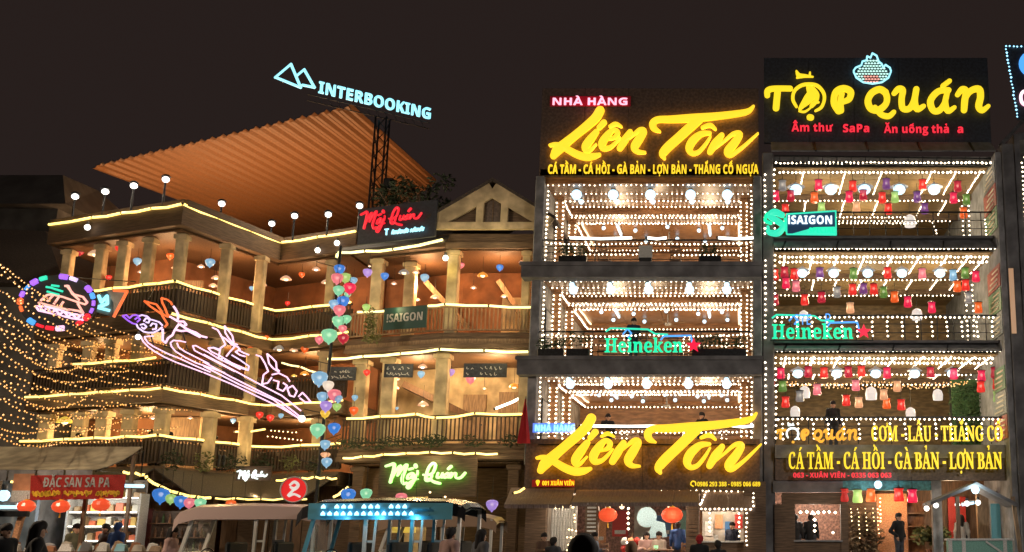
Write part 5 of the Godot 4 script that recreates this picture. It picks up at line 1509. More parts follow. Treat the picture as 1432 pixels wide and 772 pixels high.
	text(blu, "P", frame_at(Vector3(2.82, 8.72, -39.35)), 0.36, 0.24, M.neon_blue, font("Droid Sans", 400), 0.03)
	# lettering on the first-floor front
	var l1 := thing("sign_lettering", "tall yellow serif capitals naming hot-pot dishes on the first-floor rail", "sign letters", Vector3(4.37, 4.65, -39.60))
	text(l1, "CƠM - LẨU - THẮNG CỐ", frame_at(Vector3(4.37, 4.67, -39.60)), 0.52, 4.55, M.letter_yellow, font("Droid Serif", 700), 0.07)
	var l2 := thing("sign_lettering", "long row of tall yellow serif capitals on the grey ledge", "sign letters", Vector3(1.51, 3.72, -39.50))
	text(l2, "CÁ TẦM - CÁ HỒI - GÀ BẢN - LỢN BẢN", frame_at(Vector3(1.51, 3.72, -39.45)), 0.56, 7.3, M.letter_yellow, font("Droid Serif", 700), 0.07)
	sign_light(Vector3(5.3, 4.5, -39.2), 7.0, 1.0, Color(1.0, 0.75, 0.1), 1.5)
	var l3 := thing("sign_lettering", "small amber copy of the restaurant name on the first-floor rail", "sign letters", Vector3(1.11, 4.60, -39.60))
	var mini := Transform3D(Basis.from_scale(Vector3(0.34, 0.36, 1)), Vector3(1.11, 4.67, -39.58))
	strokes(l3, "letter", [T, dt, Pp, Q, U, A, N], mini, 0.05, M.letter_amber, 1.1)
	strokes(l3, "letter", [O, F], mini, 0.05, M.neon_white, 1.5)
	string_light("crumpled orange tinsel garland with tiny bulbs across the first floor, lantern-hung restaurant", [sag(Vector3(1.4, 7.0, -41.6), Vector3(4.6, 7.0, -41.6), 0.1), sag(Vector3(4.6, 7.0, -41.6), Vector3(8.2, 7.0, -41.6), 0.1), sag(Vector3(1.6, 6.9, -41.6), Vector3(8.0, 6.9, -41.6), 0.12)], 0.07, 0.035, M.bulb_amber, "tinsel garlands", 0.06)
	var l4 := thing("sign_lettering", "small red address and telephone line under the yellow capitals", "sign letters", Vector3(1.68, 3.43, -39.50))
	text(l4, "063 - XUÂN VIÊN - 0335 063 063", frame_at(Vector3(1.68, 3.43, -39.45)), 0.16, 3.35, M.letter_red, font("Droid Sans", 700), 0.04, true)
	# ledge and beams below the lettering
	obj("ledge", MB.new().box(Vector3(x0 + 0.28, 4.1, -40.1), Vector3(x1 + 0.1, 4.55, -39.62)), M.grey_wall, t)
	obj("fascia", MB.new().box(Vector3(x0 + 0.28, 3.35, -40.1), Vector3(x1 + 0.1, 4.1, -39.75)), M.board, t)
	obj("ceiling", MB.new().box(Vector3(x0 + 0.2, 3.7, -49.9), Vector3(x1 - 0.1, 3.78, -40.12)), M.wood, t)


func at_xy(list: Array, o: Vector3) -> Array:
	var p := []
	for q in list:
		p.append(o + Vector3(q[0], q[1], 0.06))
	return p


func far_right_building() -> void:
	var t := thing("restaurant_building", "sliver of a fourth restaurant at the right edge with vertical bulb strings", "building", Vector3(12, 0, -45))
	obj("wall", MB.new().box(Vector3(9.85, 0.14, -50), Vector3(10.05, 15.8, -39.6)), M.slab_dark, t)
	obj("back_wall", MB.new().box(Vector3(10.05, 0.14, -50), Vector3(17, 15.8, -49.7)), M.wood_ceiling, t)
	for y in [3.6, 7.4, 11.2, 15.6]:
		obj("floor_slab", MB.new().box(Vector3(10.05, y, -49.7), Vector3(17, y + 0.3, -39.7)), M.slab_dark, t)
	var runs := []
	for y in [3.9, 7.7, 11.5]:
		for x in [10.1, 10.45]:
			runs.append([Vector3(x, y + 0.1, -39.6), Vector3(x, y + 3.4, -39.6)])
		runs.append([Vector3(10.1, y + 3.45, -39.6), Vector3(15.5, y + 3.45, -39.6)])
		runs.append([Vector3(10.1, y + 1.0, -39.6), Vector3(15.5, y + 1.0, -39.6)])
		omni(Vector3(12.5, y + 2.6, -43), Color(1.0, 0.85, 0.6), 0.8, 0.3)
	string_light("warm white bulbs outlining the restaurant at the right edge", runs, 0.17, 0.05, M.bulb_white, "bulbs at the right edge")
	var s := thing("sign_board", "sign at the right edge bordered with blue-white bulbs", "sign", Vector3(9.6, 16.2, -39.4))
	obj("panel", MB.new().face([Vector2(9.62, 19.15), Vector2(9.95, 16.25), Vector2(14, 16.25), Vector2(14, 19.15)], Transform3D(Basis(), Vector3(0, 0, -39.4)), 0.1), M.board_cool, s)
	string_light("blue-white bulbs edging the sign at the right edge", [[Vector3(13.8, 19.12, -39.25), Vector3(9.64, 19.12, -39.25), Vector3(9.95, 16.3, -39.25)]], 0.14, 0.055, M.bulb_blue, "bulbs at the right edge")
	obj("round_light", MB.new().face(circle(0.52), Transform3D(Basis(), Vector3(10.62, 18.38, -39.29)), 0.05), M.neon_blue, s)
	obj("round_mark", MB.new().box(Vector3(10.35, 18.2, -39.238), Vector3(10.75, 18.72, -39.2)), M.shade_peach, s)
	text(s, "CO", frame_at(Vector3(10.0, 16.75, -39.28)), 0.62, 1.05, M.letter_pink, font("Droid Sans", 700), 0.05)
	text(s, "CO", frame_at(Vector3(10.0, 16.75, -39.22)), 0.6, 1.05, M.neon_white, font("Droid Sans", 400), 0.02)
	obj("strut", MB.new().beam(Vector3(9.3, 15.3, -39.5), Vector3(10.4, 16.5, -39.5), 0.12, 0.12), M.grey_metal, s)


func circle(r: float) -> Array:
	var p := []
	for k in 24:
		p.append(Vector2(cos(TAU * k / 24.0), sin(TAU * k / 24.0)) * r)
	return p


func sign_light(at: Vector3, w: float, h: float, c: Color, energy: float) -> void:  # the light that a row of glowing letters sends into the square
	var l := AreaLight3D.new()
	l.name = numbered("sign_light")
	l.area_size = Vector2(w, h)
	l.light_color = c.linear_to_srgb()
	l.light_energy = energy
	l.shadow_enabled = true
	add_child(l)
	l.position = at
	l.rotation.y = PI


func terrace_lamps() -> void:
	var spots := [[105, 275, 41.6, "far left end, first"], [147, 268, 40.6, "second from the left end"], [187, 260, 39.9, "third from the left end"], [232, 251, 39.4, "tallest, at the roof corner"], [310, 285, 42.0, "halfway down the receding edge"], [380, 313, 44.7, "lowest, at the inner corner"], [412, 302, 43.9, "first right of the inner corner"], [459, 300, 43.2, "second right of the inner corner"], [503, 288, 42.6, "nearest the red neon sign"]]
	var places := [Vector3(-25.31, 14.02, -41.60), Vector3(-23.61, 13.91, -40.60), Vector3(-22.19, 13.92, -39.90), Vector3(-20.79, 14.00, -39.40), Vector3(-19.92, 13.85, -42.00), Vector3(-19.09, 13.80, -44.70), Vector3(-17.87, 13.90, -43.90), Vector3(-16.27, 13.76, -43.20), Vector3(-14.86, 13.94, -42.60)]
	for k in places.size():
		var p: Vector3 = places[k]
		var t := thing("terrace_lamp", "white globe lamp on a roof-edge post, %s" % spots[k][3], "lamp", Vector3(p.x, 12.9, p.z), "globe lamps along the roof edge")
		obj("post", MB.new().cyl(Vector3(p.x, 12.9, p.z), p - Vector3(0, 0.12, 0), 0.04, 0.035, 6), M.dark_metal, t)
		obj("globe", MB.new().ball(p, Vector3(0.13, 0.11, 0.13), 10, 6), M.lamp_white, t)
		obj("cap", MB.new().lathe(p, [Vector2(0.17, 0.1), Vector2(0.1, 0.17), Vector2(0.0, 0.2)], 8), M.dark_metal, t)
		omni(p, Color(1.0, 0.82, 0.6), 2.5, 0.15)


func interbooking() -> void:
	var a := Vector3(-20.97, 21.55, -48.0)
	var right := Vector3(5.64, 0, -4.65).normalized()
	var t := thing("roof_sign", "cyan INTERBOOKING letters with a twin-peak logo high above the canopy", "sign", a)
	var fr := Transform3D(Basis(right, Vector3.UP, right.cross(Vector3.UP)), a)
	var lg := [[[0.0, -0.08, 0.05, 0.62, 0.72, 0.05, 1.14, -0.28, 0.05, 0.0, -0.08, 0.05]], [[0.95, 0.28, 0.05, 1.22, 0.62, 0.05, 1.75, -0.12, 0.05, 1.2, -0.14, 0.05]]]
	for g in lg:
		var b := MB.new()
		for s in g:
			for i in range(0, s.size() - 3, 3):
				b.brush(s.slice(i, i + 6), fr.translated_local(Vector3(0, 0, 0.003 * i)), 0.08)
		obj("peak_mark", b, M.letter_cyan, t)
	text(t, "INTERBOOKING", fr.translated_local(Vector3(1.92, -0.32, 0)), 0.55, 5.5, M.letter_cyan, font("Droid Sans", 700), 0.1)
	for y in [-0.45, -0.75]:
		obj("truss_chord", MB.new().beam(fr * Vector3(1.5, y, -0.1), fr * Vector3(7.4, y, -0.1), 0.035, 0.035), M.black, t)
	for k in range(4, 16):
		obj("truss_web", MB.new().beam(fr * Vector3(0.2 + k * 0.45, -0.45, -0.1), fr * Vector3(0.42 + k * 0.45, -0.75, -0.1), 0.025, 0.025, Vector3.FORWARD), M.black, t)
	# lattice mast that carries it
	var m := thing("lattice_mast", "dark lattice steel mast standing before the orange canopy", "mast", Vector3(-17.1, 12.9, -51.4))
	var c := Vector3(-17.15, 12.9, -51.4)
	for s in [[-0.28, -0.28], [0.28, -0.28], [0.28, 0.28], [-0.28, 0.28]]:
		obj("leg", MB.new().beam(c + Vector3(s[0], 0, s[1]), c + Vector3(s[0] * 0.9, 7.9, s[1] * 0.9), 0.07, 0.07, Vector3.FORWARD), M.dark_metal, m)
	for k in 11:
		var y := 0.2 + k * 0.7
		for s in [[-0.28, 0.28, 1], [0.28, 0.28, 2], [-0.28, -0.28, 2], [0.28, -0.28, 1]]:
			var q := c + Vector3(s[0], y, s[1])
			var r := c + (Vector3(-s[0], y + 0.7, s[1]) if s[2] == 1 else Vector3(s[0], y + 0.7, -s[1]))
			obj("brace", MB.new().beam(q, r, 0.035, 0.035, Vector3.FORWARD), M.dark_metal, m)
	obj("lamp_box", MB.new().bbox(c + Vector3(0.4, 4.3, 0.1), c + Vector3(0.85, 4.8, 0.5), 0.03), M.black, m)
	obj("foot", MB.new().box(c + Vector3(-0.4, -0.001, -0.4), c + Vector3(0.4, 0.06, 0.4)), M.dark_metal, m)


func tubes(t: Node3D, called: String, lines: Array, r: float, m: Material) -> void:
	for p in lines:
		obj(called, MB.new().tube(p, r, 6), m, t)


func neon_riders() -> void:
	var at := Vector3(-19.80, 8.41, -36.00)
	var t := thing("neon_sculpture", "long neon figure of three winged riders on a slanting sled", "neon sculpture", at)
	var r := 0.027
	tubes(t, "cloud_tube", [[Vector3(-19.88, 8.37, -36.00), Vector3(-19.76, 8.40, -36.00), Vector3(-19.64, 8.30, -36.00), Vector3(-19.56, 8.39, -36.00), Vector3(-19.45, 8.40, -36.00), Vector3(-19.34, 8.37, -36.00)], [Vector3(-19.88, 8.37, -36.00), Vector3(-19.68, 8.22, -36.00), Vector3(-19.53, 8.13, -36.00), Vector3(-19.40, 8.10, -36.00)], [Vector3(-19.47, 8.26, -36.00), Vector3(-19.38, 8.33, -36.00), Vector3(-19.30, 8.26, -36.00), Vector3(-19.39, 8.17, -36.00)]], r, M.neon_violet)
	tubes(t, "cloud_tube", [[Vector3(-19.34, 8.37, -36.00), Vector3(-19.26, 8.40, -36.00), Vector3(-19.09, 8.36, -36.00), Vector3(-18.98, 8.26, -36.00), Vector3(-18.83, 8.22, -36.00), Vector3(-18.68, 8.17, -36.00), Vector3(-18.56, 8.06, -36.00)], [Vector3(-19.40, 8.10, -36.00), Vector3(-19.34, 7.99, -36.00), Vector3(-19.14, 7.86, -36.00), Vector3(-19.00, 7.83, -36.00), Vector3(-18.82, 7.83, -36.00), Vector3(-18.69, 7.90, -36.00), Vector3(-18.56, 8.01, -36.00)], [Vector3(-19.28, 8.08, -36.00), Vector3(-19.17, 8.11, -36.00), Vector3(-19.07, 8.02, -36.00), Vector3(-19.14, 7.95, -36.00), Vector3(-19.23, 8.01, -36.00)], [Vector3(-19.18, 8.19, -36.00), Vector3(-19.12, 8.30, -36.00), Vector3(-18.99, 8.26, -36.00), Vector3(-19.02, 8.15, -36.00), Vector3(-19.11, 8.17, -36.00)], [Vector3(-18.95, 8.04, -36.00), Vector3(-18.89, 8.13, -36.00), Vector3(-18.76, 8.10, -36.00), Vector3(-18.76, 7.95, -36.00), Vector3(-18.87, 7.93, -36.00)]], r, M.neon_lilac)
	tubes(t, "wing_tube", [[Vector3(-19.24, 8.86, -36.00), Vector3(-19.04, 8.80, -36.00), Vector3(-18.84, 8.75, -36.00), Vector3(-18.69, 8.58, -36.00), Vector3(-18.61, 8.44, -36.00), Vector3(-18.45, 8.35, -36.00), Vector3(-18.36, 8.35, -36.00)], [Vector3(-19.24, 8.86, -36.00), Vector3(-19.02, 8.68, -36.00), Vector3(-18.81, 8.55, -36.00), Vector3(-18.62, 8.42, -36.00), Vector3(-18.60, 8.37, -36.00), Vector3(-18.47, 8.19, -36.00), Vector3(-18.41, 8.10, -36.00), Vector3(-18.49, 8.01, -36.00)], [Vector3(-18.70, 8.96, -36.00), Vector3(-18.65, 8.80, -36.00), Vector3(-18.54, 8.62, -36.00), Vector3(-18.46, 8.44, -36.00), Vector3(-18.36, 8.35, -36.00)], [Vector3(-18.70, 8.96, -36.00), Vector3(-18.52, 8.91, -36.00), Vector3(-18.38, 8.82, -36.00), Vector3(-18.33, 8.73, -36.00)]], r * 1.2, M.neon_orange)
	tubes(t, "figure_tube", [[Vector3(-18.28, 8.69, -36.00), Vector3(-18.19, 8.57, -36.00), Vector3(-18.11, 8.44, -36.00), Vector3(-18.09, 8.28, -36.00), Vector3(-18.13, 8.19, -36.00)], [Vector3(-18.36, 8.35, -36.00), Vector3(-18.23, 8.28, -36.00), Vector3(-18.08, 8.19, -36.00), Vector3(-17.90, 8.19, -36.00), Vector3(-17.80, 8.08, -36.00), Vector3(-17.92, 8.04, -36.00), Vector3(-18.07, 8.11, -36.00)], [Vector3(-18.55, 7.95, -36.00), Vector3(-18.52, 7.79, -36.00), Vector3(-18.51, 7.58, -36.00), Vector3(-18.40, 7.50, -36.00), Vector3(-18.34, 7.65, -36.00), Vector3(-18.21, 7.75, -36.00), Vector3(-18.16, 7.90, -36.00), Vector3(-18.10, 8.01, -36.00), Vector3(-18.05, 8.10, -36.00)], [Vector3(-18.00, 8.11, -36.00), Vector3(-17.85, 7.99, -36.00), Vector3(-17.66, 7.90, -36.00), Vector3(-17.47, 7.83, -36.00), Vector3(-17.30, 7.72, -36.00), Vector3(-17.10, 7.67, -36.00)], [Vector3(-18.12, 7.92, -36.00), Vector3(-17.94, 7.88, -36.00), Vector3(-17.76, 7.90, -36.00), Vector3(-17.54, 7.79, -36.00), Vector3(-17.32, 7.68, -36.00)]], r * 1.3, M.neon_pink)
	tubes(t, "sled_tube", [[Vector3(-19.34, 7.68, -36.00), Vector3(-19.21, 7.70, -36.00), Vector3(-19.12, 7.54, -36.00), Vector3(-18.95, 7.38, -36.00), Vector3(-18.72, 7.22, -36.00), Vector3(-18.38, 7.04, -36.00), Vector3(-18.01, 6.88, -36.00), Vector3(-17.57, 6.72, -36.00), Vector3(-17.13, 6.56, -36.00)], [Vector3(-18.81, 7.72, -36.00), Vector3(-19.09, 7.70, -36.00), Vector3(-19.08, 7.65, -36.00), Vector3(-18.96, 7.50, -36.00), Vector3(-18.77, 7.38, -36.00), Vector3(-18.32, 7.16, -36.00), Vector3(-17.88, 6.99, -36.00), Vector3(-17.44, 6.79, -36.00), Vector3(-16.88, 6.56, -36.00)], [Vector3(-17.76, 7.52, -36.00), Vector3(-17.94, 7.56, -36.00), Vector3(-18.16, 7.58, -36.00), Vector3(-18.25, 7.50, -36.00), Vector3(-18.20, 7.38, -36.00), Vector3(-18.05, 7.22, -36.00), Vector3(-17.74, 7.04, -36.00), Vector3(-17.37, 6.86, -36.00), Vector3(-16.90, 6.70, -36.00), Vector3(-16.42, 6.54, -36.00)], [Vector3(-18.04, 7.50, -36.00), Vector3(-17.97, 7.36, -36.00), Vector3(-17.76, 7.22, -36.00), Vector3(-17.39, 7.04, -36.00), Vector3(-16.95, 6.83, -36.00)], [Vector3(-17.28, 7.33, -36.00), Vector3(-17.43, 7.41, -36.00), Vector3(-17.53, 7.40, -36.00), Vector3(-17.45, 7.25, -36.00), Vector3(-17.11, 7.08, -36.00), Vector3(-16.67, 6.86, -36.00), Vector3(-16.11, 6.58, -36.00)], [Vector3(-17.28, 7.33, -36.00), Vector3(-16.98, 7.18, -36.00), Vector3(-16.68, 7.00, -36.00), Vector3(-16.31, 6.83, -36.00), Vector3(-15.94, 6.65, -36.00)], [Vector3(-16.67, 7.25, -36.00), Vector3(-16.86, 7.34, -36.00), Vector3(-17.03, 7.33, -36.00), Vector3(-16.92, 7.22, -36.00), Vector3(-16.62, 7.08, -36.00), Vector3(-16.24, 6.86, -36.00), Vector3(-15.74, 6.65, -36.00)]], r * 0.9, M.neon_pink)
	tubes(t, "figure_tube", [[Vector3(-16.97, 8.00, -36.00), Vector3(-16.78, 7.91, -36.00), Vector3(-16.63, 7.69, -36.00), Vector3(-16.49, 7.44, -36.00), Vector3(-16.64, 7.33, -36.00), Vector3(-16.67, 6.99, -36.00), Vector3(-16.54, 6.99, -36.00)], [Vector3(-16.58, 8.05, -36.00), Vector3(-16.45, 7.91, -36.00), Vector3(-16.30, 7.73, -36.00), Vector3(-16.23, 7.51, -36.00)], [Vector3(-16.58, 8.05, -36.00), Vector3(-16.53, 7.82, -36.00), Vector3(-16.40, 7.64, -36.00), Vector3(-16.25, 7.48, -36.00), Vector3(-16.10, 7.44, -36.00)], [Vector3(-16.68, 7.73, -36.00), Vector3(-16.49, 7.62, -36.00), Vector3(-16.29, 7.44, -36.00), Vector3(-16.09, 7.37, -36.00), Vector3(-16.01, 7.28, -36.00), Vector3(-16.14, 7.22, -36.00)], [Vector3(-16.43, 7.06, -36.00), Vector3(-16.32, 7.22, -36.00), Vector3(-16.20, 7.37, -36.00)], [Vector3(-16.08, 7.28, -36.00), Vector3(-15.87, 7.17, -36.00), Vector3(-15.71, 7.11, -36.00)], [Vector3(-16.16, 7.22, -36.00), Vector3(-16.00, 7.11, -36.00), Vector3(-15.82, 7.06, -36.00)]], r, M.neon_pink)
	tubes(t, "saddle_tube", [[Vector3(-17.03, 7.33, -36.00), Vector3(-16.86, 7.35, -36.00), Vector3(-16.63, 7.28, -36.00)], [Vector3(-16.47, 6.97, -36.00), Vector3(-16.28, 6.84, -36.00), Vector3(-16.00, 6.71, -36.00), Vector3(-15.69, 6.62, -36.00), Vector3(-15.68, 6.75, -36.00), Vector3(-15.98, 6.95, -36.00), Vector3(-16.26, 7.11, -36.00)]], r * 0.9, M.neon_lilac)
	tubes(t, "figure_tube", [[Vector3(-15.49, 7.11, -36.00), Vector3(-15.33, 7.06, -36.00), Vector3(-15.18, 6.84, -36.00), Vector3(-15.05, 6.59, -36.00), Vector3(-15.19, 6.48, -36.00), Vector3(-15.21, 6.18, -36.00), Vector3(-15.03, 6.22, -36.00), Vector3(-14.92, 6.40, -36.00)], [Vector3(-15.14, 7.15, -36.00), Vector3(-14.97, 7.02, -36.00), Vector3(-14.83, 6.88, -36.00), Vector3(-14.79, 6.66, -36.00), Vector3(-14.69, 6.59, -36.00)], [Vector3(-15.14, 7.15, -36.00), Vector3(-15.05, 6.84, -36.00), Vector3(-14.90, 6.68, -36.00), Vector3(-14.71, 6.57, -36.00)], [Vector3(-14.93, 6.48, -36.00), Vector3(-14.71, 6.53, -36.00), Vector3(-14.44, 6.40, -36.00), Vector3(-14.34, 6.26, -36.00)], [Vector3(-14.87, 6.31, -36.00), Vector3(-14.69, 6.26, -36.00), Vector3(-14.71, 6.04, -36.00), Vector3(-14.53, 5.96, -36.00), Vector3(-14.41, 6.13, -36.00), Vector3(-14.55, 6.22, -36.00)], [Vector3(-14.40, 6.04, -36.00), Vector3(-14.24, 6.13, -36.00), Vector3(-14.09, 5.96, -36.00), Vector3(-14.16, 5.78, -36.00), Vector3(-14.30, 5.82, -36.00), Vector3(-14.40, 6.04, -36.00)], [Vector3(-14.03, 5.78, -36.00), Vector3(-13.91, 5.91, -36.00), Vector3(-13.77, 5.78, -36.00), Vector3(-13.62, 5.61, -36.00), Vector3(-13.80, 5.61, -36.00), Vector3(-13.98, 5.74, -36.00)]], r, M.neon_pink)
	tubes(t, "sled_tube", [[Vector3(-17.15, 7.13, -36.00), Vector3(-16.22, 6.66, -36.00), Vector3(-15.29, 6.18, -36.00), Vector3(-14.56, 5.82, -36.00), Vector3(-13.91, 5.34, -36.00)], [Vector3(-17.12, 6.88, -36.00), Vector3(-16.19, 6.40, -36.00), Vector3(-15.27, 5.96, -36.00), Vector3(-14.54, 5.61, -36.00), Vector3(-13.94, 5.17, -36.00)], [Vector3(-17.11, 6.75, -36.00), Vector3(-15.95, 6.18, -36.00), Vector3(-14.81, 5.69, -36.00), Vector3(-13.93, 5.08, -36.00)], [Vector3(-17.09, 6.55, -36.00), Vector3(-16.17, 6.18, -36.00), Vector3(-15.25, 5.76, -36.00), Vector3(-14.53, 5.43, -36.00), Vector3(-13.88, 5.06, -36.00)]], r * 0.95, M.neon_pink)
	tubes(t, "frame_bar", [[Vector3(-19.41, 7.67, -36.15), Vector3(-18.27, 7.35, -36.15), Vector3(-16.73, 6.78, -36.15)], [Vector3(-19.20, 8.29, -36.15), Vector3(-18.81, 7.35, -36.15)], [Vector3(-18.08, 8.14, -36.15), Vector3(-17.68, 7.13, -36.15)]], 0.02, M.dark_metal)
	tubes(t, "frame_bar", [[Vector3(-17.20, 6.99, -36.15), Vector3(-15.35, 6.11, -36.15), Vector3(-13.86, 5.14, -36.15)], [Vector3(-16.32, 7.49, -36.15), Vector3(-16.45, 6.59, -36.15)], [Vector3(-14.89, 6.86, -36.15), Vector3(-15.02, 5.89, -36.15)]], 0.02, M.dark_metal)
	tubes(t, "hanger", [[Vector3(-19.21, 8.81, -36.10), Vector3(-20.6, 10.2, -39.3)], [Vector3(-16.50, 7.73, -36.10), Vector3(-19.4, 9.2, -40.4)], [Vector3(-13.78, 5.23, -36.10), Vector3(-17.0, 5.6, -43.7)]], 0.01, M.black)
	led_bulb(Vector3(-13.82, 5.08, -36.00) + Vector3(0, 0, 0.1), 0.11, "bright white lamp at the foot of the neon riders", "lamps by the neon riders", M.lamp_white)
	led_bulb(Vector3(-19.30, 7.69, -36.00), 0.09, "white lamp at the curled head of the neon sled", "lamps by the neon riders", M.lamp_white)


func round_neon() -> void:
	var c := Vector3(-20.80, 8.41, -34.00)
	var t := thing("neon_sign", "oval black sign with a multicoloured rim and a pink neon house", "neon sign", c - Vector3(0, 0.86, 0))
	var ring := []
	for k in 28:
		ring.append(Vector2(cos(TAU * k / 28.0) * 1.18, sin(TAU * k / 28.0) * 0.86))
	var fr := Transform3D(Basis(Vector3.BACK, -0.12), c)
	obj("board", MB.new().face(ring, fr.translated_local(Vector3(0, 0, -0.12)), 0.1), M.black, t)
	var hues := ["neon_violet", "neon_blue", "neon_violet", "neon_teal", "neon_lilac", "neon_violet", "neon_blue", "neon_teal", "neon_violet", "neon_blue", "neon_violet", "neon_orange", "neon_orange", "neon_teal", "neon_blue", "neon_red", "neon_red", "neon_pink", "neon_teal", "neon_red", "neon_red", "neon_violet"]
	for k in hues.size():
		var a0 := TAU * (k + 0.12) / hues.size(); var a1 := TAU * (k + 0.8) / hues.size()
		if k in [3, 6, 13, 18]:
			continue
		var p := []
		for s in 5:
			var a := lerpf(a0, a1, s / 4.0)
			p.append(fr * Vector3(cos(a) * 1.12, sin(a) * 0.8, 0.02))
		obj("rim_light", MB.new().tube(p, 0.05 + 0.02 * (k % 3), 6), M[hues[k]], t)
	tubes(t, "house_tube", [[Vector3(-21.11, 8.63, -33.95), Vector3(-20.97, 8.65, -33.95), Vector3(-20.62, 8.57, -33.95), Vector3(-20.45, 8.51, -33.95), Vector3(-20.21, 8.43, -33.95), Vector3(-19.92, 8.34, -33.95), Vector3(-19.86, 8.40, -33.95), Vector3(-20.01, 8.57, -33.95), Vector3(-20.30, 8.65, -33.95), Vector3(-20.39, 8.74, -33.95), Vector3(-20.56, 8.93, -33.95)], [Vector3(-20.61, 8.91, -33.95), Vector3(-20.50, 8.91, -33.95), Vector3(-20.36, 8.68, -33.95), Vector3(-20.11, 8.47, -33.95)], [Vector3(-21.28, 8.45, -33.95), Vector3(-21.11, 8.63, -33.95)], [Vector3(-21.08, 8.43, -33.95), Vector3(-20.91, 8.63, -33.95)], [Vector3(-20.87, 8.34, -33.95), Vector3(-20.74, 8.57, -33.95)], [Vector3(-20.67, 8.28, -33.95), Vector3(-20.58, 8.43, -33.95)], [Vector3(-21.34, 8.40, -33.95), Vector3(-21.01, 8.31, -33.95), Vector3(-20.52, 8.20, -33.95), Vector3(-20.09, 8.14, -33.95), Vector3(-19.94, 8.07, -33.95), Vector3(-20.15, 8.37, -33.95)]], 0.035, M.neon_salmon)
	tubes(t, "word_tube", [[Vector3(-21.40, 8.28, -33.95), Vector3(-21.15, 8.28, -33.95), Vector3(-20.68, 8.17, -33.95), Vector3(-20.28, 8.05, -33.95), Vector3(-19.93, 8.00, -33.95), Vector3(-19.92, 7.86, -33.95), Vector3(-20.26, 7.91, -33.95), Vector3(-20.84, 8.05, -33.95), Vector3(-21.30, 8.15, -33.95), Vector3(-21.40, 8.28, -33.95)], [Vector3(-21.28, 8.25, -33.95), Vector3(-21.13, 8.14, -33.95), Vector3(-21.06, 8.24, -33.95), Vector3(-20.90, 8.08, -33.95), Vector3(-20.80, 8.17, -33.95), Vector3(-20.64, 8.03, -33.95), Vector3(-20.54, 8.13, -33.95), Vector3(-20.38, 7.97, -33.95), Vector3(-20.28, 8.04, -33.95), Vector3(-20.12, 7.91, -33.95), Vector3(-20.02, 7.98, -33.95)]], 0.032, M.neon_pink)
	tubes(t, "leaf_tube", [[Vector3(-21.17, 8.88, -33.95), Vector3(-21.03, 8.86, -33.95), Vector3(-20.88, 8.81, -33.95), Vector3(-20.65, 8.74, -33.95)], [Vector3(-21.12, 8.74, -33.95), Vector3(-20.92, 8.68, -33.95), Vector3(-20.75, 8.64, -33.95)], [Vector3(-21.01, 8.93, -33.95), Vector3(-20.78, 8.90, -33.95)]], 0.035, M.neon_teal)
	obj("hanger", MB.new().tube([c + Vector3(0.3, 0.8, -0.1), Vector3(-21.6, 10.3, -39.7)], 0.015, 4), M.black, t)
	# the small neighbour: a tilted box with a blue mark
	var q := Vector3(-20.10, 8.31, -35.00)
	var s := thing("neon_sign", "small tilted orange-edged light box with a pale blue mark beside the oval sign", "neon sign", q)
	var f2 := Transform3D(Basis(Vector3.BACK, -0.15), q)
	obj("board", MB.new().face([Vector2(-0.15, 0), Vector2(0.55, -0.1), Vector2(0.75, 0.75), Vector2(0.2, 0.72), Vector2(-0.1, 0.5)], f2, 0.1), M.plaster, s)
	obj("edge_tube", MB.new().tube([f2 * Vector3(0.58, -0.1, 0.1), f2 * Vector3(0.78, 0.76, 0.1), f2 * Vector3(0.35, 0.72, 0.1)], 0.045), M.neon_orange, s)
	obj("mark_tube", MB.new().tube([f2 * Vector3(-0.05, 0.5, 0.14), f2 * Vector3(0.1, 0.3, 0.14), f2 * Vector3(0.22, 0.52, 0.14), f2 * Vector3(0.3, 0.28, 0.14), f2 * Vector3(0.0, 0.12, 0.14), f2 * Vector3(0.42, 0.08, 0.14)], 0.05), M.letter_cyan, s)


func amber_net() -> void:
	# a post at the left, just out of the picture, from which strings of amber bulbs fan out to the terrace
	var p := Vector3(-17.9, 0, -26.0)
	var t := thing("lamp_post", "tall pole at the far left from which amber bulb strings fan out", "pole", p)
	obj("pole", MB.new().cyl(p, p + Vector3(0, 8.6, 0), 0.11, 0.07, 8), M.dark_metal, t)
	obj("base", MB.new().box(p + Vector3(-0.25, 0, -0.25), p + Vector3(0.25, 0.2, 0.25)), M.grey_wall, t)
	obj("cross_arm", MB.new().beam(p + Vector3(-0.1, 8.3, 0.8), p + Vector3(-0.1, 8.3, -0.8), 0.08, 0.08), M.dark_metal, t)
	var n := 26
	for k in n:
		var s := float(k) / (n - 1)
		var a := Vector3(-17.85, lerpf(8.1, 4.15, s), -26.0 - 0.5 * sin(k * 1.7))
		var b := Vector3(-25.6, lerpf(9.3, 5.7, s), -41.3).lerp(Vector3(-18.9, lerpf(8.2, 4.9, s), -41.6), 0.25 + 0.7 * fposmod(k * 0.381, 1.0))
		string_light("amber fairy-bulb string off the left pole, %s" % ["counted %s from the top" % ORD[k] if k < 20 else "counted %s from the bottom" % ORD[n - 1 - k]][0], [sag(a, b, 0.1 + 0.9 * fposmod(k * 0.618, 1.0), 14)], 0.36, 0.036, M.bulb_amber, "amber fairy strings at the left", 0.025)


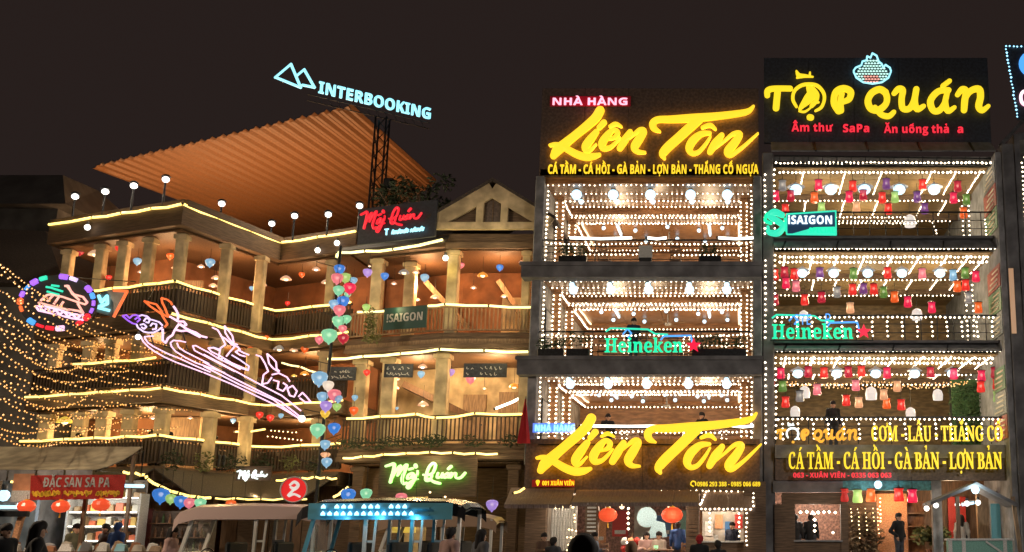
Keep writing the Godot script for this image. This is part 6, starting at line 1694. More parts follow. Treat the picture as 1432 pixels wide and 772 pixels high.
func balloon(at: Vector3, r: float, colour: String, label: String, group: String, drop := 0.5) -> void:
	var t := thing("lantern", label, "lantern", at, group)
	var flat := 0.62 if colour in ["peach", "amber"] else 1.0
	r *= 0.8
	obj("shade", MB.new().lathe(at, [Vector2(r * 0.2, -r * 0.95 * flat), Vector2(r * 0.6, -r * 0.7 * flat), Vector2(r * 0.95, -r * 0.1), Vector2(r, r * 0.3 * flat), Vector2(r * 0.8, r * 0.62 * flat), Vector2(r * 0.3, r * 0.78 * flat)], 12), M["glass_" + colour], t)
	obj("bulb", MB.new().ball(at + Vector3(0, r * 0.05, 0), Vector3.ONE * r * 0.28, 8, 5), M.filament, t)
	obj("collar", MB.new().lathe(at, [Vector2(r * 0.3, r * 0.76 * flat), Vector2(r * 0.32, r * 0.88 * flat), Vector2(0.01, r * 0.92 * flat)], 8), M.dark_metal, t)
	obj("tassel", MB.new().lathe(at, [Vector2(0.01, -r * 1.2), Vector2(r * 0.1, -r * 1.15), Vector2(r * 0.2, -r * 0.95 * flat)], 6), M["shade_" + colour], t)
	obj("cord", MB.new().cyl(at + Vector3(0, r * flat * 0.9, 0), at + Vector3(0, r + drop, 0), 0.008, 0.008, 4), M.black, t)


func lantern_garland() -> void:
	var top := Vector3(-14.12, 10.62, -38.60)
	var t := thing("lamp_post", "slim dark pole that carries the column of coloured lanterns", "pole", Vector3(top.x, 0, top.z - 0.3))
	obj("pole", MB.new().cyl(Vector3(top.x - 0.2, 0, top.z - 0.3), Vector3(top.x, top.y + 0.8, top.z - 0.3), 0.07, 0.05, 7), M.dark_metal, t)
	obj("base", MB.new().box(Vector3(top.x - 0.4, 0.14, top.z - 0.5), Vector3(top.x, 0.3, top.z - 0.1)), M.grey_wall, t)
	for k in 9:
		obj("arm", MB.new().cyl(Vector3(top.x, top.y - k * 0.85, top.z - 0.3), Vector3(top.x + (0.6 if k % 2 else -0.7), top.y - k * 0.85 + 0.15, top.z), 0.015, 0.015, 5), M.dark_metal, t)
	var list := [[Vector3(-13.96, 10.49, -38.50), 0.24, "blue"], [Vector3(-13.94, 10.12, -38.30), 0.26, "pink"], [Vector3(-13.73, 10.19, -38.50), 0.24, "lime"], [Vector3(-13.48, 10.11, -38.60), 0.17, "sky blue"], [Vector3(-13.52, 9.80, -38.40), 0.27, "magenta"], [Vector3(-13.82, 9.68, -38.20), 0.24, "mint"], [Vector3(-13.61, 9.59, -38.50), 0.15, "mint"], [Vector3(-13.71, 9.34, -38.40), 0.26, "blue"], [Vector3(-14.00, 9.23, -38.40), 0.24, "sky blue"], [Vector3(-13.74, 8.99, -38.20), 0.26, "pink"], [Vector3(-13.81, 8.64, -38.40), 0.28, "mint"], [Vector3(-13.61, 8.76, -38.60), 0.2, "mint"], [Vector3(-13.62, 8.37, -38.30), 0.18, "pink"], [Vector3(-13.98, 8.10, -38.10), 0.34, "mint"], [Vector3(-13.64, 8.07, -38.50), 0.24, "crimson"], [Vector3(-14.49, 8.04, -38.60), 0.19, "pink"], [Vector3(-13.61, 9.54, -40.50), 0.18, "lime"],
		[Vector3(-14.23, 6.67, -38.20), 0.34, "sky blue"], [Vector3(-13.92, 6.42, -38.20), 0.24, "white"], [Vector3(-13.76, 6.13, -38.40), 0.28, "pink"], [Vector3(-14.19, 6.08, -38.50), 0.24, "sky blue"], [Vector3(-13.62, 6.00, -38.40), 0.18, "sky blue"], [Vector3(-13.94, 5.74, -38.20), 0.25, "violet"], [Vector3(-13.68, 5.74, -38.50), 0.18, "lime"], [Vector3(-14.02, 5.50, -38.40), 0.2, "yellow"], [Vector3(-14.15, 4.94, -38.20), 0.32, "mint"], [Vector3(-13.61, 5.00, -38.20), 0.26, "blue"], [Vector3(-13.90, 4.47, -38.30), 0.22, "sky blue"], [Vector3(-13.90, 4.13, -38.40), 0.2, "peach"], [Vector3(-13.80, 3.89, -38.30), 0.22, "sky blue"], [Vector3(-13.61, 6.22, -40.00), 0.14, "sky blue"], [Vector3(-13.61, 5.77, -40.00), 0.2, "orange"]]
	var n := {}
	for q in list:
		n[q[2]] = n.get(q[2], 0) + 1
		balloon(q[0], q[1], q[2], "%s balloon lantern, %s of its colour from the top of the hanging column" % [q[2], ORD[n[q[2]] - 1]], "balloon lanterns in the hanging column", 0.25)
	var low := [[Vector3(-18.12, 2.75, -36.20), 0.32, "blue", "first from the left in the row of five under the tiled eave"], [Vector3(-17.80, 2.64, -36.20), 0.21, "lime", "second in the row of five under the tiled eave"], [Vector3(-17.48, 2.56, -36.20), 0.26, "blue", "third in the row of five under the tiled eave"], [Vector3(-17.21, 2.51, -36.20), 0.22, "pink", "fourth in the row of five under the tiled eave"], [Vector3(-16.87, 2.51, -36.20), 0.22, "mint", "last in the row of five under the tiled eave"], [Vector3(-16.27, 2.49, -37.00), 0.2, "orange", "alone above the rear shuttle roof"], [Vector3(-15.85, 2.42, -37.00), 0.12, "mint", "tiny one above the rear shuttle roof"], [Vector3(-12.57, 2.78, -37.00), 0.3, "blue", "above the left end of the lit shuttle"], [Vector3(-12.00, 2.82, -37.00), 0.24, "mint", "above the lit shuttle beside the blue one"], [Vector3(-11.17, 2.72, -38.00), 0.24, "pink", "below the green neon sign"], [Vector3(-10.41, 2.51, -37.00), 0.24, "sky blue", "touching the top of the lit shuttle roof"], [Vector3(-8.57, 2.32, -37.50), 0.2, "sky blue", "above the rear corner of the lit shuttle"], [Vector3(-8.09, 2.48, -37.50), 0.25, "violet", "left of the gold-lettered restaurant's awning"]]
	for q in low:
		balloon(q[0], q[1], q[2], "%s balloon lantern, %s" % [q[2], q[3]], "balloon lanterns over the street", 0.7)
	rope_light("broken yellow rope light behind the round red sign", [Vector3(-15.53, 3.29, -38.50), Vector3(-15.13, 3.34, -38.50), Vector3(-14.24, 3.41, -38.50), Vector3(-13.47, 3.36, -38.50)], 0.035, M.rope_yellow, "yellow rope lights on the terraces", 0.5)
	rope_light("short yellow rope light slanting up from the shuttle roof", [Vector3(-13.20, 2.70, -37.40), Vector3(-12.83, 2.97, -37.40), Vector3(-12.70, 3.06, -37.40)], 0.04, M.rope_yellow, "yellow rope lights on the terraces")
	rope_light("broken yellow rope light across the dark shop front behind the lanterns", [Vector3(-17.62, 2.72, -38.80), Vector3(-16.91, 2.72, -38.80), Vector3(-16.07, 2.69, -38.80), Vector3(-15.24, 2.72, -38.80), Vector3(-14.52, 2.69, -38.80)], 0.03, M.rope_yellow, "yellow rope lights on the terraces", 0.6)
	string_light("sparse yellow bulbs sagging below the green neon sign", [[Vector3(-10.79, 3.03, -39.00), Vector3(-10.25, 2.89, -39.00), Vector3(-9.67, 2.70, -39.00), Vector3(-9.04, 2.54, -39.00), Vector3(-8.37, 2.58, -39.00), Vector3(-7.95, 2.79, -39.00)]], 0.55, 0.05, M.bulb_warm, "yellow rope lights on the terraces")


func pendants() -> void:
	var rooms := {
		"upper floor, terraced restaurant": [[Vector3(-25.44, 12.12, -42.60), 0.24, "crimson"], [Vector3(-24.37, 11.86, -41.80), 0.32, "peach"], [Vector3(-23.97, 12.17, -41.80), 0.2, "grey"], [Vector3(-23.42, 12.01, -41.60), 0.2, "red"], [Vector3(-22.55, 11.46, -41.40), 0.24, "sky blue"], [Vector3(-22.59, 11.15, -41.80), 0.14, "white"], [Vector3(-21.78, 12.08, -41.00), 0.1, "white"], [Vector3(-21.76, 11.85, -42.20), 0.22, "orange"], [Vector3(-21.42, 11.36, -42.00), 0.16, "white"], [Vector3(-23.98, 11.14, -41.40), 0.18, "white"], [Vector3(-23.54, 10.84, -41.40), 0.17, "red"], [Vector3(-21.04, 11.69, -43.20), 0.16, "white"], [Vector3(-19.84, 11.41, -41.40), 0.28, "sky blue"], [Vector3(-20.51, 11.28, -43.40), 0.2, "peach"], [Vector3(-20.59, 10.97, -43.40), 0.19, "peach"], [Vector3(-20.40, 10.67, -43.60), 0.17, "peach"], [Vector3(-19.57, 11.46, -45.40), 0.24, "peach"], [Vector3(-19.87, 11.24, -45.20), 0.16, "sky blue"], [Vector3(-18.44, 11.61, -45.00), 0.26, "peach"], [Vector3(-17.66, 11.67, -44.60), 0.19, "orange"], [Vector3(-16.95, 11.81, -44.20), 0.19, "white"], [Vector3(-16.44, 11.24, -44.00), 0.22, "peach"], [Vector3(-16.36, 12.05, -44.00), 0.2, "amber"], [Vector3(-18.29, 10.58, -45.00), 0.16, "red"]],
		"lower floor, terraced restaurant": [[Vector3(-24.95, 5.63, -42.20), 0.34, "yellow"], [Vector3(-23.60, 5.88, -41.80), 0.22, "white"], [Vector3(-22.87, 6.50, -41.80), 0.18, "yellow"], [Vector3(-22.01, 5.89, -41.40), 0.24, "peach"], [Vector3(-21.11, 5.62, -41.00), 0.14, "white"], [Vector3(-20.57, 6.13, -42.00), 0.14, "white"], [Vector3(-20.30, 6.21, -42.20), 0.16, "white"], [Vector3(-19.82, 5.95, -43.00), 0.2, "white"], [Vector3(-20.55, 5.77, -42.60), 0.12, "white"], [Vector3(-19.30, 5.74, -43.40), 0.16, "sky blue"], [Vector3(-18.73, 5.69, -43.40), 0.16, "sky blue"], [Vector3(-19.16, 5.87, -43.60), 0.12, "white"], [Vector3(-18.49, 6.00, -43.80), 0.22, "red"], [Vector3(-18.07, 5.89, -43.80), 0.22, "red"], [Vector3(-17.59, 5.95, -43.60), 0.16, "sky blue"], [Vector3(-18.12, 8.63, -44.20), 0.28, "grey"], [Vector3(-17.48, 8.54, -44.00), 0.19, "peach"], [Vector3(-16.98, 8.54, -43.80), 0.24, "orange"], [Vector3(-18.91, 8.48, -43.40), 0.16, "orange"], [Vector3(-18.60, 9.02, -44.00), 0.16, "orange"], [Vector3(-16.83, 7.57, -43.60), 0.2, "amber"], [Vector3(-17.23, 7.48, -43.60), 0.12, "yellow"], [Vector3(-19.84, 8.53, -42.40), 0.17, "yellow"]],
		"second floor, gabled restaurant": [[Vector3(-13.96, 11.03, -41.40), 0.27, "violet"], [Vector3(-13.38, 10.94, -41.60), 0.24, "blue"], [Vector3(-12.79, 11.19, -42.00), 0.24, "grey"], [Vector3(-12.63, 11.42, -43.00), 0.16, "white"], [Vector3(-12.00, 10.97, -42.00), 0.26, "sky blue"], [Vector3(-11.96, 10.52, -43.40), 0.2, "peach"], [Vector3(-12.68, 10.45, -43.60), 0.13, "white"], [Vector3(-13.64, 11.10, -43.60), 0.14, "white"], [Vector3(-10.86, 11.23, -41.80), 0.14, "sky blue"], [Vector3(-10.70, 11.49, -42.20), 0.19, "pink"], [Vector3(-9.82, 11.08, -42.00), 0.24, "amber"], [Vector3(-9.19, 11.36, -42.00), 0.22, "blue"], [Vector3(-9.32, 10.59, -43.60), 0.16, "white"], [Vector3(-10.53, 10.93, -43.60), 0.14, "white"], [Vector3(-8.12, 11.50, -42.00), 0.2, "peach"], [Vector3(-8.47, 11.67, -42.40), 0.12, "white"], [Vector3(-14.17, 11.46, -42.20), 0.08, "white"]],
		"first floor, gabled restaurant": [[Vector3(-13.85, 7.35, -41.80), 0.2, "red"], [Vector3(-13.24, 6.97, -43.20), 0.24, "white"], [Vector3(-13.13, 7.29, -43.20), 0.12, "white"], [Vector3(-11.81, 7.58, -41.80), 0.2, "white"], [Vector3(-11.85, 7.29, -41.80), 0.22, "sky blue"], [Vector3(-11.93, 6.28, -42.60), 0.24, "peach"], [Vector3(-12.96, 6.14, -42.80), 0.1, "sky blue"], [Vector3(-10.70, 7.34, -41.60), 0.22, "violet"], [Vector3(-9.98, 7.08, -41.60), 0.28, "pink"], [Vector3(-8.57, 6.95, -42.60), 0.24, "amber"], [Vector3(-7.92, 7.30, -40.90), 0.24, "blue"], [Vector3(-9.78, 6.91, -43.00), 0.09, "white"], [Vector3(-11.00, 7.72, -42.40), 0.1, "white"]]}
	for room in rooms:
		var n := {}
		for q in rooms[room]:
			n[q[2]] = n.get(q[2], 0) + 1
			if q[2] in ["white", "peach", "amber", "yellow", "grey"]:
				dish(q[0], q[1] * 0.85, q[2], "%s dish pendant, %s of its colour, %s" % [q[2], ORD[n[q[2]] - 1], room])
				continue
			q[1] *= 0.8
			balloon(q[0], q[1], q[2], "%s pendant lamp, %s of its colour, %s" % [q[2], ORD[n[q[2]] - 1], room], "pendant lamps of the two left restaurants", 0.35)
	# small downlights
	var dl := [[Vector3(-16.65, 12.37, -43.40), "under the roof of the terraced restaurant"], [Vector3(-23.98, 12.49, -40.40), "under the left roof edge of the terraced restaurant"], [Vector3(-15.77, 12.56, -43.00), "left of the slanting eave"], [Vector3(-10.99, 11.48, -41.00), "on top of the yellow-lit column"]]
	for q in dl:
		led_bulb(q[0], 0.11, "small warm downlight %s" % q[1], "warm downlights", M.lamp_white)
	omni(Vector3(-10.87, 11.11, -40.70), Color(1.0, 0.75, 0.1), 0.25, 0.1)


func market_stall() -> void:
	var t := thing("market_stall", "market stall with a sagging tan canvas roof and red lanterns", "stall", Vector3(-20.5, 0, -32.5))
	var zf := -31.6; var zb := -34.6
	var yf := 3.28; var yb := 4.12
	# canvas in strips between the rafters
	var xl := -26.25; var n := 6
	for k in n:
		var a := xl + k * (8.6 / n); var b := a + 8.6 / n - 0.02
		var c := a - 0.35; var d := b - 0.35
		var q := MB.new()
		for s in 4:
			var f0 := s / 4.0; var f1 := (s + 1) / 4.0
			var dip0 := -0.12 * sin(PI * f0); var dip1 := -0.12 * sin(PI * f1)
			var y0 := lerpf(yf, yb, f0) + dip0; var y1 := lerpf(yf, yb, f1) + dip1
			var z0 := lerpf(zf, zb, f0); var z1 := lerpf(zf, zb, f1)
			var xa0 := lerpf(a, c, f0); var xb0 := lerpf(b, d, f0); var xa1 := lerpf(a, c, f1); var xb1 := lerpf(b, d, f1)
			q.quad(Vector3(xa0, y0, z0), Vector3(xb0, y0, z0), Vector3(xb1, y1, z1), Vector3(xa1, y1, z1))
			q.quad(Vector3(xa0, y0 - 0.02, z0), Vector3(xa1, y1 - 0.02, z1), Vector3(xb1, y1 - 0.02, z1), Vector3(xb0, y0 - 0.02, z0))
		obj("canvas", q, M.stall_canvas, t)
	var gable := MB.new()
	gable.face([Vector2(0, 0), Vector2(3.1, 0), Vector2(3.1, 0.75), Vector2(0, -0.05)], Transform3D(Basis(Vector3(-0.116, 0, -0.993), Vector3.UP, Vector3(0.993, 0, -0.116)), Vector3(-17.68, 3.26, zf)), 0.04)
	obj("gable_cloth", gable, M.black, t)
	for k in 11:
		var x := -26.2 + k * 0.775
		obj("valance_flap", MB.new().box(Vector3(x, yf - 0.3, zf + 0.02), Vector3(x + 0.71, yf - 0.01, zf + 0.05)), M.grey_wall, t)
	for x in [-25.8, -21.8, -17.9]:
		obj("post", MB.new().beam(Vector3(x, 0, zf - 0.1), Vector3(x, yf - 0.05, zf - 0.1), 0.09, 0.09, Vector3.FORWARD), M.wood, t)
		obj("post", MB.new().beam(Vector3(x - 0.35, 0, zb), Vector3(x - 0.35, yb - 0.05, zb), 0.09, 0.09, Vector3.FORWARD), M.wood, t)
	obj("back_wall", MB.new().box(Vector3(-27.4, 0, -36.3), Vector3(-18.6, 3.2, -36.2)), M.plaster, t)
	obj("side_wall", MB.new().box(Vector3(-21.1, 0, -36.2), Vector3(-21.0, 3.0, -34.8)), M.grey_wall, t)
	rope_light("yellow rope light under the stall canopy edge", [Vector3(-19.9, 2.95, zf + 0.1), Vector3(-18.8, 2.95, zf + 0.1)], 0.035, M.rope_yellow, "yellow rope lights on the stall")
	rope_light("short yellow rope light at the right corner of the stall canopy", [Vector3(-17.7, 3.05, zf + 0.1), Vector3(-17.1, 3.06, zf)], 0.035, M.rope_yellow, "yellow rope lights on the stall")
	# banner
	var b := thing("banner", "red banner with white and yellow capitals across the stall front", "banner", Vector3(-19.3, 2.3, zf + 0.2))
	var b0 := Vector3(-19.16, 2.45, -31.30)
	var fr := frame_at(b0)
	obj("cloth", MB.new().face([Vector2(0, 0), Vector2(2.48, 0.05), Vector2(2.5, 0.68), Vector2(-0.06, 0.66)], fr, 0.025), M.banner_red_sheet, b)
	text(b, "ĐẶC SẢN SA PA", fr.translated_local(Vector3(0.3, 0.35, 0.03)), 0.25, 1.8, M.white_sheet, font("Droid Sans", 700), 0.012)
	for k in 22:
		if k % 8 == 7:
			continue
		var x := 0.06 + k * 0.107
		obj("worn_letter", MB.new().brush([x, 0.1 + rng.randf() * 0.1, 0.022, x + rng.randf() * 0.04, 0.22 + rng.randf() * 0.03, 0.024, x + 0.04 + rng.randf() * 0.04, 0.1 + rng.randf() * 0.08, 0.026, x + 0.075, 0.14 + rng.randf() * 0.1, 0.02], fr.translated_local(Vector3(0, 0, 0.03)), 0.012), M.gold_paint, b)
	var pp := thing("banner", "faded orange and white banner at the left of the red stall banner", "banner", Vector3(-19.74, 2.41, -31.40))
	obj("cloth", MB.new().face([Vector2(0, 0), Vector2(0.55, 0.02), Vector2(0.55, 0.75), Vector2(0, 0.75)], frame_at(Vector3(-19.74, 2.41, -31.40)), 0.02), mat("peach_cloth", Color(0.65, 0.28, 0.14), 0.7, "blotch"), pp)
	obj("lower_panel", MB.new().face([Vector2(0, 0), Vector2(0.55, 0.02), Vector2(0.55, 0.3), Vector2(0, 0.3)], frame_at(Vector3(-19.72, 2.41, -31.37)), 0.02), M.white, pp)
	# paper lanterns
	var j := 0
	for p in [Vector3(-19.18, 2.29, -31.20), Vector3(-18.26, 2.29, -31.20), Vector3(-17.19, 2.33, -31.20)]:
		paper_lantern(p, 0.2, "small round red lantern under the stall banner, %s from the left" % ORD[j])
		j += 1
	# shelves of goods with lit edges
	var sh := thing("shelf_unit", "brightly lit shelf unit of packets at the back of the stall", "shelves", Vector3(-19.2, 0, -35.2))
	obj("back", MB.new().box(Vector3(-20.3, 0.2, -35.5), Vector3(-18.1, 2.75, -35.45)), M.white, sh)
	for x in [-20.3, -18.15]:
		obj("side", MB.new().box(Vector3(x, 0, -35.45), Vector3(x + 0.05, 2.75, -35.0)), M.white, sh)
	for k in 5:
		var y := 0.9 + k * 0.42
		obj("shelf", MB.new().box(Vector3(-20.25, y, -35.45), Vector3(-18.15, y + 0.03, -35.02)), M.white, sh)
		obj("edge_light", MB.new().box(Vector3(-20.2, y + 0.035, -35.04), Vector3(-18.2, y + 0.06, -35.0)), M.rope_white, sh)
		for i in 8:
			var hue := [Color(0.5, 0.12, 0.05), Color(0.6, 0.4, 0.1), Color(0.5, 0.5, 0.45), Color(0.3, 0.2, 0.1)][(i + k) % 4] as Color
			var key := "packet%d" % ((i + k) % 4)
			if not M.has(key):
				mat(key, hue, 0.5)
			var w := 0.16 + 0.04 * ((i * 7 + k) % 3)
			obj("packet", MB.new().bbox(Vector3(-20.15 + i * 0.25, y + 0.065, -35.35), Vector3(-20.15 + i * 0.25 + w, y + 0.22 + 0.05 * ((i + 2 * k) % 3), -35.1), 0.015), M[key], sh)
	omni(Vector3(-19.2, 2.5, -34.0), Color(1.0, 0.9, 0.75), 2.2, 0.2)
	omni(Vector3(-21.4, 2.5, -33.6), Color(0.75, 0.9, 1.0), 2.0, 0.2)
	tube_lamp(Vector3(-18.01, 2.93, -33.50), Vector3(-17.29, 2.91, -33.50), "cold fluorescent tube right of the red stall banner", "tubes at the stall")
	tube_lamp(Vector3(-20.90, 2.30, -32.60), Vector3(-20.30, 2.30, -32.60), "cold fluorescent tube at the far left of the stall", "tubes at the stall")
	led_bulb(Vector3(-20.59, 2.61, -32.40), 0.16, "large cold bulb at the far left of the stall", "bulbs at the stall", M.lamp_cool)
	# counter with goods and grill
	var ct := thing("counter", "long stall counter heaped with wrapped goods", "counter", Vector3(-19.5, 0, -31.4))
	obj("table", MB.new().box(Vector3(-22.4, 0, -31.9), Vector3(-15.4, 1.12, -31.1)), M.wood, ct)
	for k in 44:
		var x := -22.3 + k * 0.155
		var gd := MB.new()
		var c := Vector3(x, 1.12, -31.5 + 0.25 * sin(k * 2.1))
		var w := 0.1 + 0.05 * fposmod(k * 0.37, 1.0); var hh := 0.1 + 0.16 * fposmod(k * 0.61, 1.0)
		gd.hexa([c + Vector3(-w, 0, w), c + Vector3(w, 0, w * 0.8), c + Vector3(w * 0.9, 0, -w), c + Vector3(-w, 0, -w), c + Vector3(-w * 0.7, hh, w * 0.6), c + Vector3(w * 0.8, hh * 0.8, w * 0.5), c + Vector3(w * 0.6, hh * 0.9, -w * 0.7), c + Vector3(-w * 0.6, hh * 1.1, -w * 0.7)])
		obj("bundle", gd, [M.white, M.plaster, M.grey_wall, M.wood_pale, M.white, M.terracotta_wall, M.cart_blue][(k * 3) % 7], ct)
	var um := thing("parasol_pole", "pale leaning stall pole in front of the dark-haired shopper", "pole", Vector3(-16.78, 1.17, -27.00))
	obj("pole", MB.new().beam(Vector3(-16.80, 1.14, -27.00), Vector3(-16.68, 1.97, -27.00), 0.12, 0.1, Vector3.BACK), M.salmon_wall, um)
	obj("bracket", MB.new().box(Vector3(-17.34, 1.96, -27.00), Vector3(-16.50, 2.09, -27.00) + Vector3(0, 0, 0.1)), M.dark_metal, um)


func paper_lantern(at: Vector3, r: float, label: String) -> void:
	var t := thing("lantern", label, "lantern", at, "red paper lanterns")
	for k in 8:
		var b := MB.new()
		var a0 := TAU * k / 8.0
		for s in 6:
			var f0 := PI * s / 6.0; var f1 := PI * (s + 1) / 6.0
			for h in 2:
				var c0 := a0 + TAU / 16.0 * h; var c1 := c0 + TAU / 16.0
				var bulge := 1.0 if h == 0 else 1.05
				var v := func(f: float, a: float) -> Vector3: return at + Vector3(sin(f) * cos(a) * r * 1.15, cos(f) * r * 0.85, sin(f) * sin(a) * r * 1.15)
				b.quad(v.call(f0, c0), v.call(f0, c1), v.call(f1, c1), v.call(f1, c0))
		obj("rib_panel", b, M.shade_paper, t)
	obj("collar", MB.new().cyl(at + Vector3(0, r * 0.8, 0), at + Vector3(0, r * 0.95, 0), r * 0.3, r * 0.3, 8), M.gold_paint, t)
	obj("tassel", MB.new().cyl(at + Vector3(0, -r * 1.5, 0), at + Vector3(0, -r * 0.8, 0), r * 0.12, r * 0.05, 6), M.gold_paint, t)
	obj("cord", MB.new().cyl(at + Vector3(0, r * 0.9, 0), at + Vector3(0, r * 1.6, 0), 0.008, 0.008, 4), M.black, t)


func street_front() -> void:
	# round red sign on a pole in front of the terraces
	var c := Vector3(-11.99, 2.72, -31.00)
	var t := thing("round_sign", "round red sign with a white swan-like mark above the rear shuttle", "sign", Vector3(c.x, 0, c.z))
	obj("disc", MB.new().face(circle(0.32), frame_at(c, Vector3(0.94, 0, -0.34)), 0.08), glow("disc_red", Color(1.0, 0.03, 0.03), 0.55, Color(0.6, 0.03, 0.03)), t)
	var fr := frame_at(c, Vector3(0.94, 0, -0.34)).translated_local(Vector3(0, 0, 0.082))
	obj("rim", MB.new().tube(ring3(0.33, fr), 0.02, 6), M.white, t)
	obj("mark", MB.new().brush([-0.1, 0.12, 0.03, 0.0, 0.2, 0.04, 0.1, 0.12, 0.04, 0.02, 0.02, 0.05, -0.08, 0.06, 0.03], fr, 0.02).brush([0.02, 0.02, 0.03, -0.12, -0.16, 0.04, 0.02, -0.12, 0.03, 0.16, -0.18, 0.03], fr, 0.02), M.shade_white, t)
	obj("pole", MB.new().cyl(Vector3(c.x, 0, c.z - 0.06), c - Vector3(0, 0.3, 0.06), 0.03, 0.03, 6), M.dark_metal, t)
	# dark shop fronts below the tiled eaves
	var s := thing("shop_front", "dark shuttered shop front under the tiled eave with a maroon door", "shop front", Vector3(-18, 0.2, -41))
	for k in 8:
		obj("shutter_panel", MB.new().box(Vector3(-19.4 + k * 0.6, 0.2, -43.6 ), Vector3(-18.83 + k * 0.6, 3.3, -43.5)), M.slab_wood if k % 2 else M.wood, s)
	obj("door", MB.new().box(Vector3(-21.3, 0.2, -39.6), Vector3(-20.0, 2.4, -39.5)), mat("maroon", Color(0.12, 0.025, 0.03), 0.5), s)
	var cab := thing("display_cabinet", "dark display cabinet of bottles beside the lit stall shelves", "cabinet", Vector3(-17.1, 0, -35.6))
	obj("carcass", MB.new().box(Vector3(-18.0, 0.0, -36.0), Vector3(-16.2, 2.25, -35.6)), M.board, cab)
	for k in 4:
		obj("shelf", MB.new().box(Vector3(-17.95, 0.6 + k * 0.42, -35.6), Vector3(-16.25, 0.63 + k * 0.42, -35.35)), M.wood, cab)
		for i in 8:
			obj("bottle", MB.new().lathe(Vector3(-17.8 + i * 0.2, 0.63 + k * 0.42, -35.47), [Vector2(0.045, 0), Vector2(0.045, 0.16), Vector2(0.018, 0.22), Vector2(0.018, 0.28), Vector2(0.0, 0.28)], 6), [M.wood, M.leaf, M.chair_wood][(i + k) % 3], cab)
	# yellow lit menu behind the lit shuttle
	var p := Vector3(-10.26, 1.60, -34.00)
	var y := thing("light_box", "yellow glowing menu light box behind the lit shuttle", "light box", Vector3(p.x, 0, p.z))
	obj("panel", MB.new().box(p, p + Vector3(0.75, 0.42, 0.08)), glow("menu_yellow", Color(1.0, 0.66, 0.08), 0.65), y)
	obj("post", MB.new().beam(Vector3(p.x + 0.37, 0.0, p.z - 0.05), Vector3(p.x + 0.37, p.y + 0.3, p.z - 0.05), 0.06, 0.06, Vector3.FORWARD), M.dark_metal, y)
	var w := thing("shop_front", "dim shop front with a yellow lit doorway below the green neon sign", "shop front", Vector3(-11.5, 0.2, -42.6))
	obj("wall", MB.new().box(Vector3(-14.5, 0.2, -43.4), Vector3(-7.8, 3.95, -43.3)), M.slab_wood, w)
	obj("lit_doorway", MB.new().box(Vector3(-12.6, 0.2, -43.28), Vector3(-11.4, 3.1, -43.2)), M.cream, w)
	obj("frame", MB.new().box(Vector3(-12.7, 3.1, -43.28), Vector3(-11.3, 3.22, -43.1)), M.wood, w)
	omni(Vector3(-12.0, 2.9, -42.2), Color(1.0, 0.7, 0.25), 1.8, 0.1)
	omni(Vector3(-17.2, 2.0, -34.6), Color(1.0, 0.75, 0.5), 0.25, 0.1)
	omni(Vector3(-17.6, 2.9, -42.0), Color(1.0, 0.7, 0.35), 1.0, 0.1)


func ring3(r: float, fr: Transform3D) -> Array:
	var p := []
	for k in 25:
		p.append(fr * Vector3(cos(TAU * k / 24.0) * r, sin(TAU * k / 24.0) * r, 0))
	return p


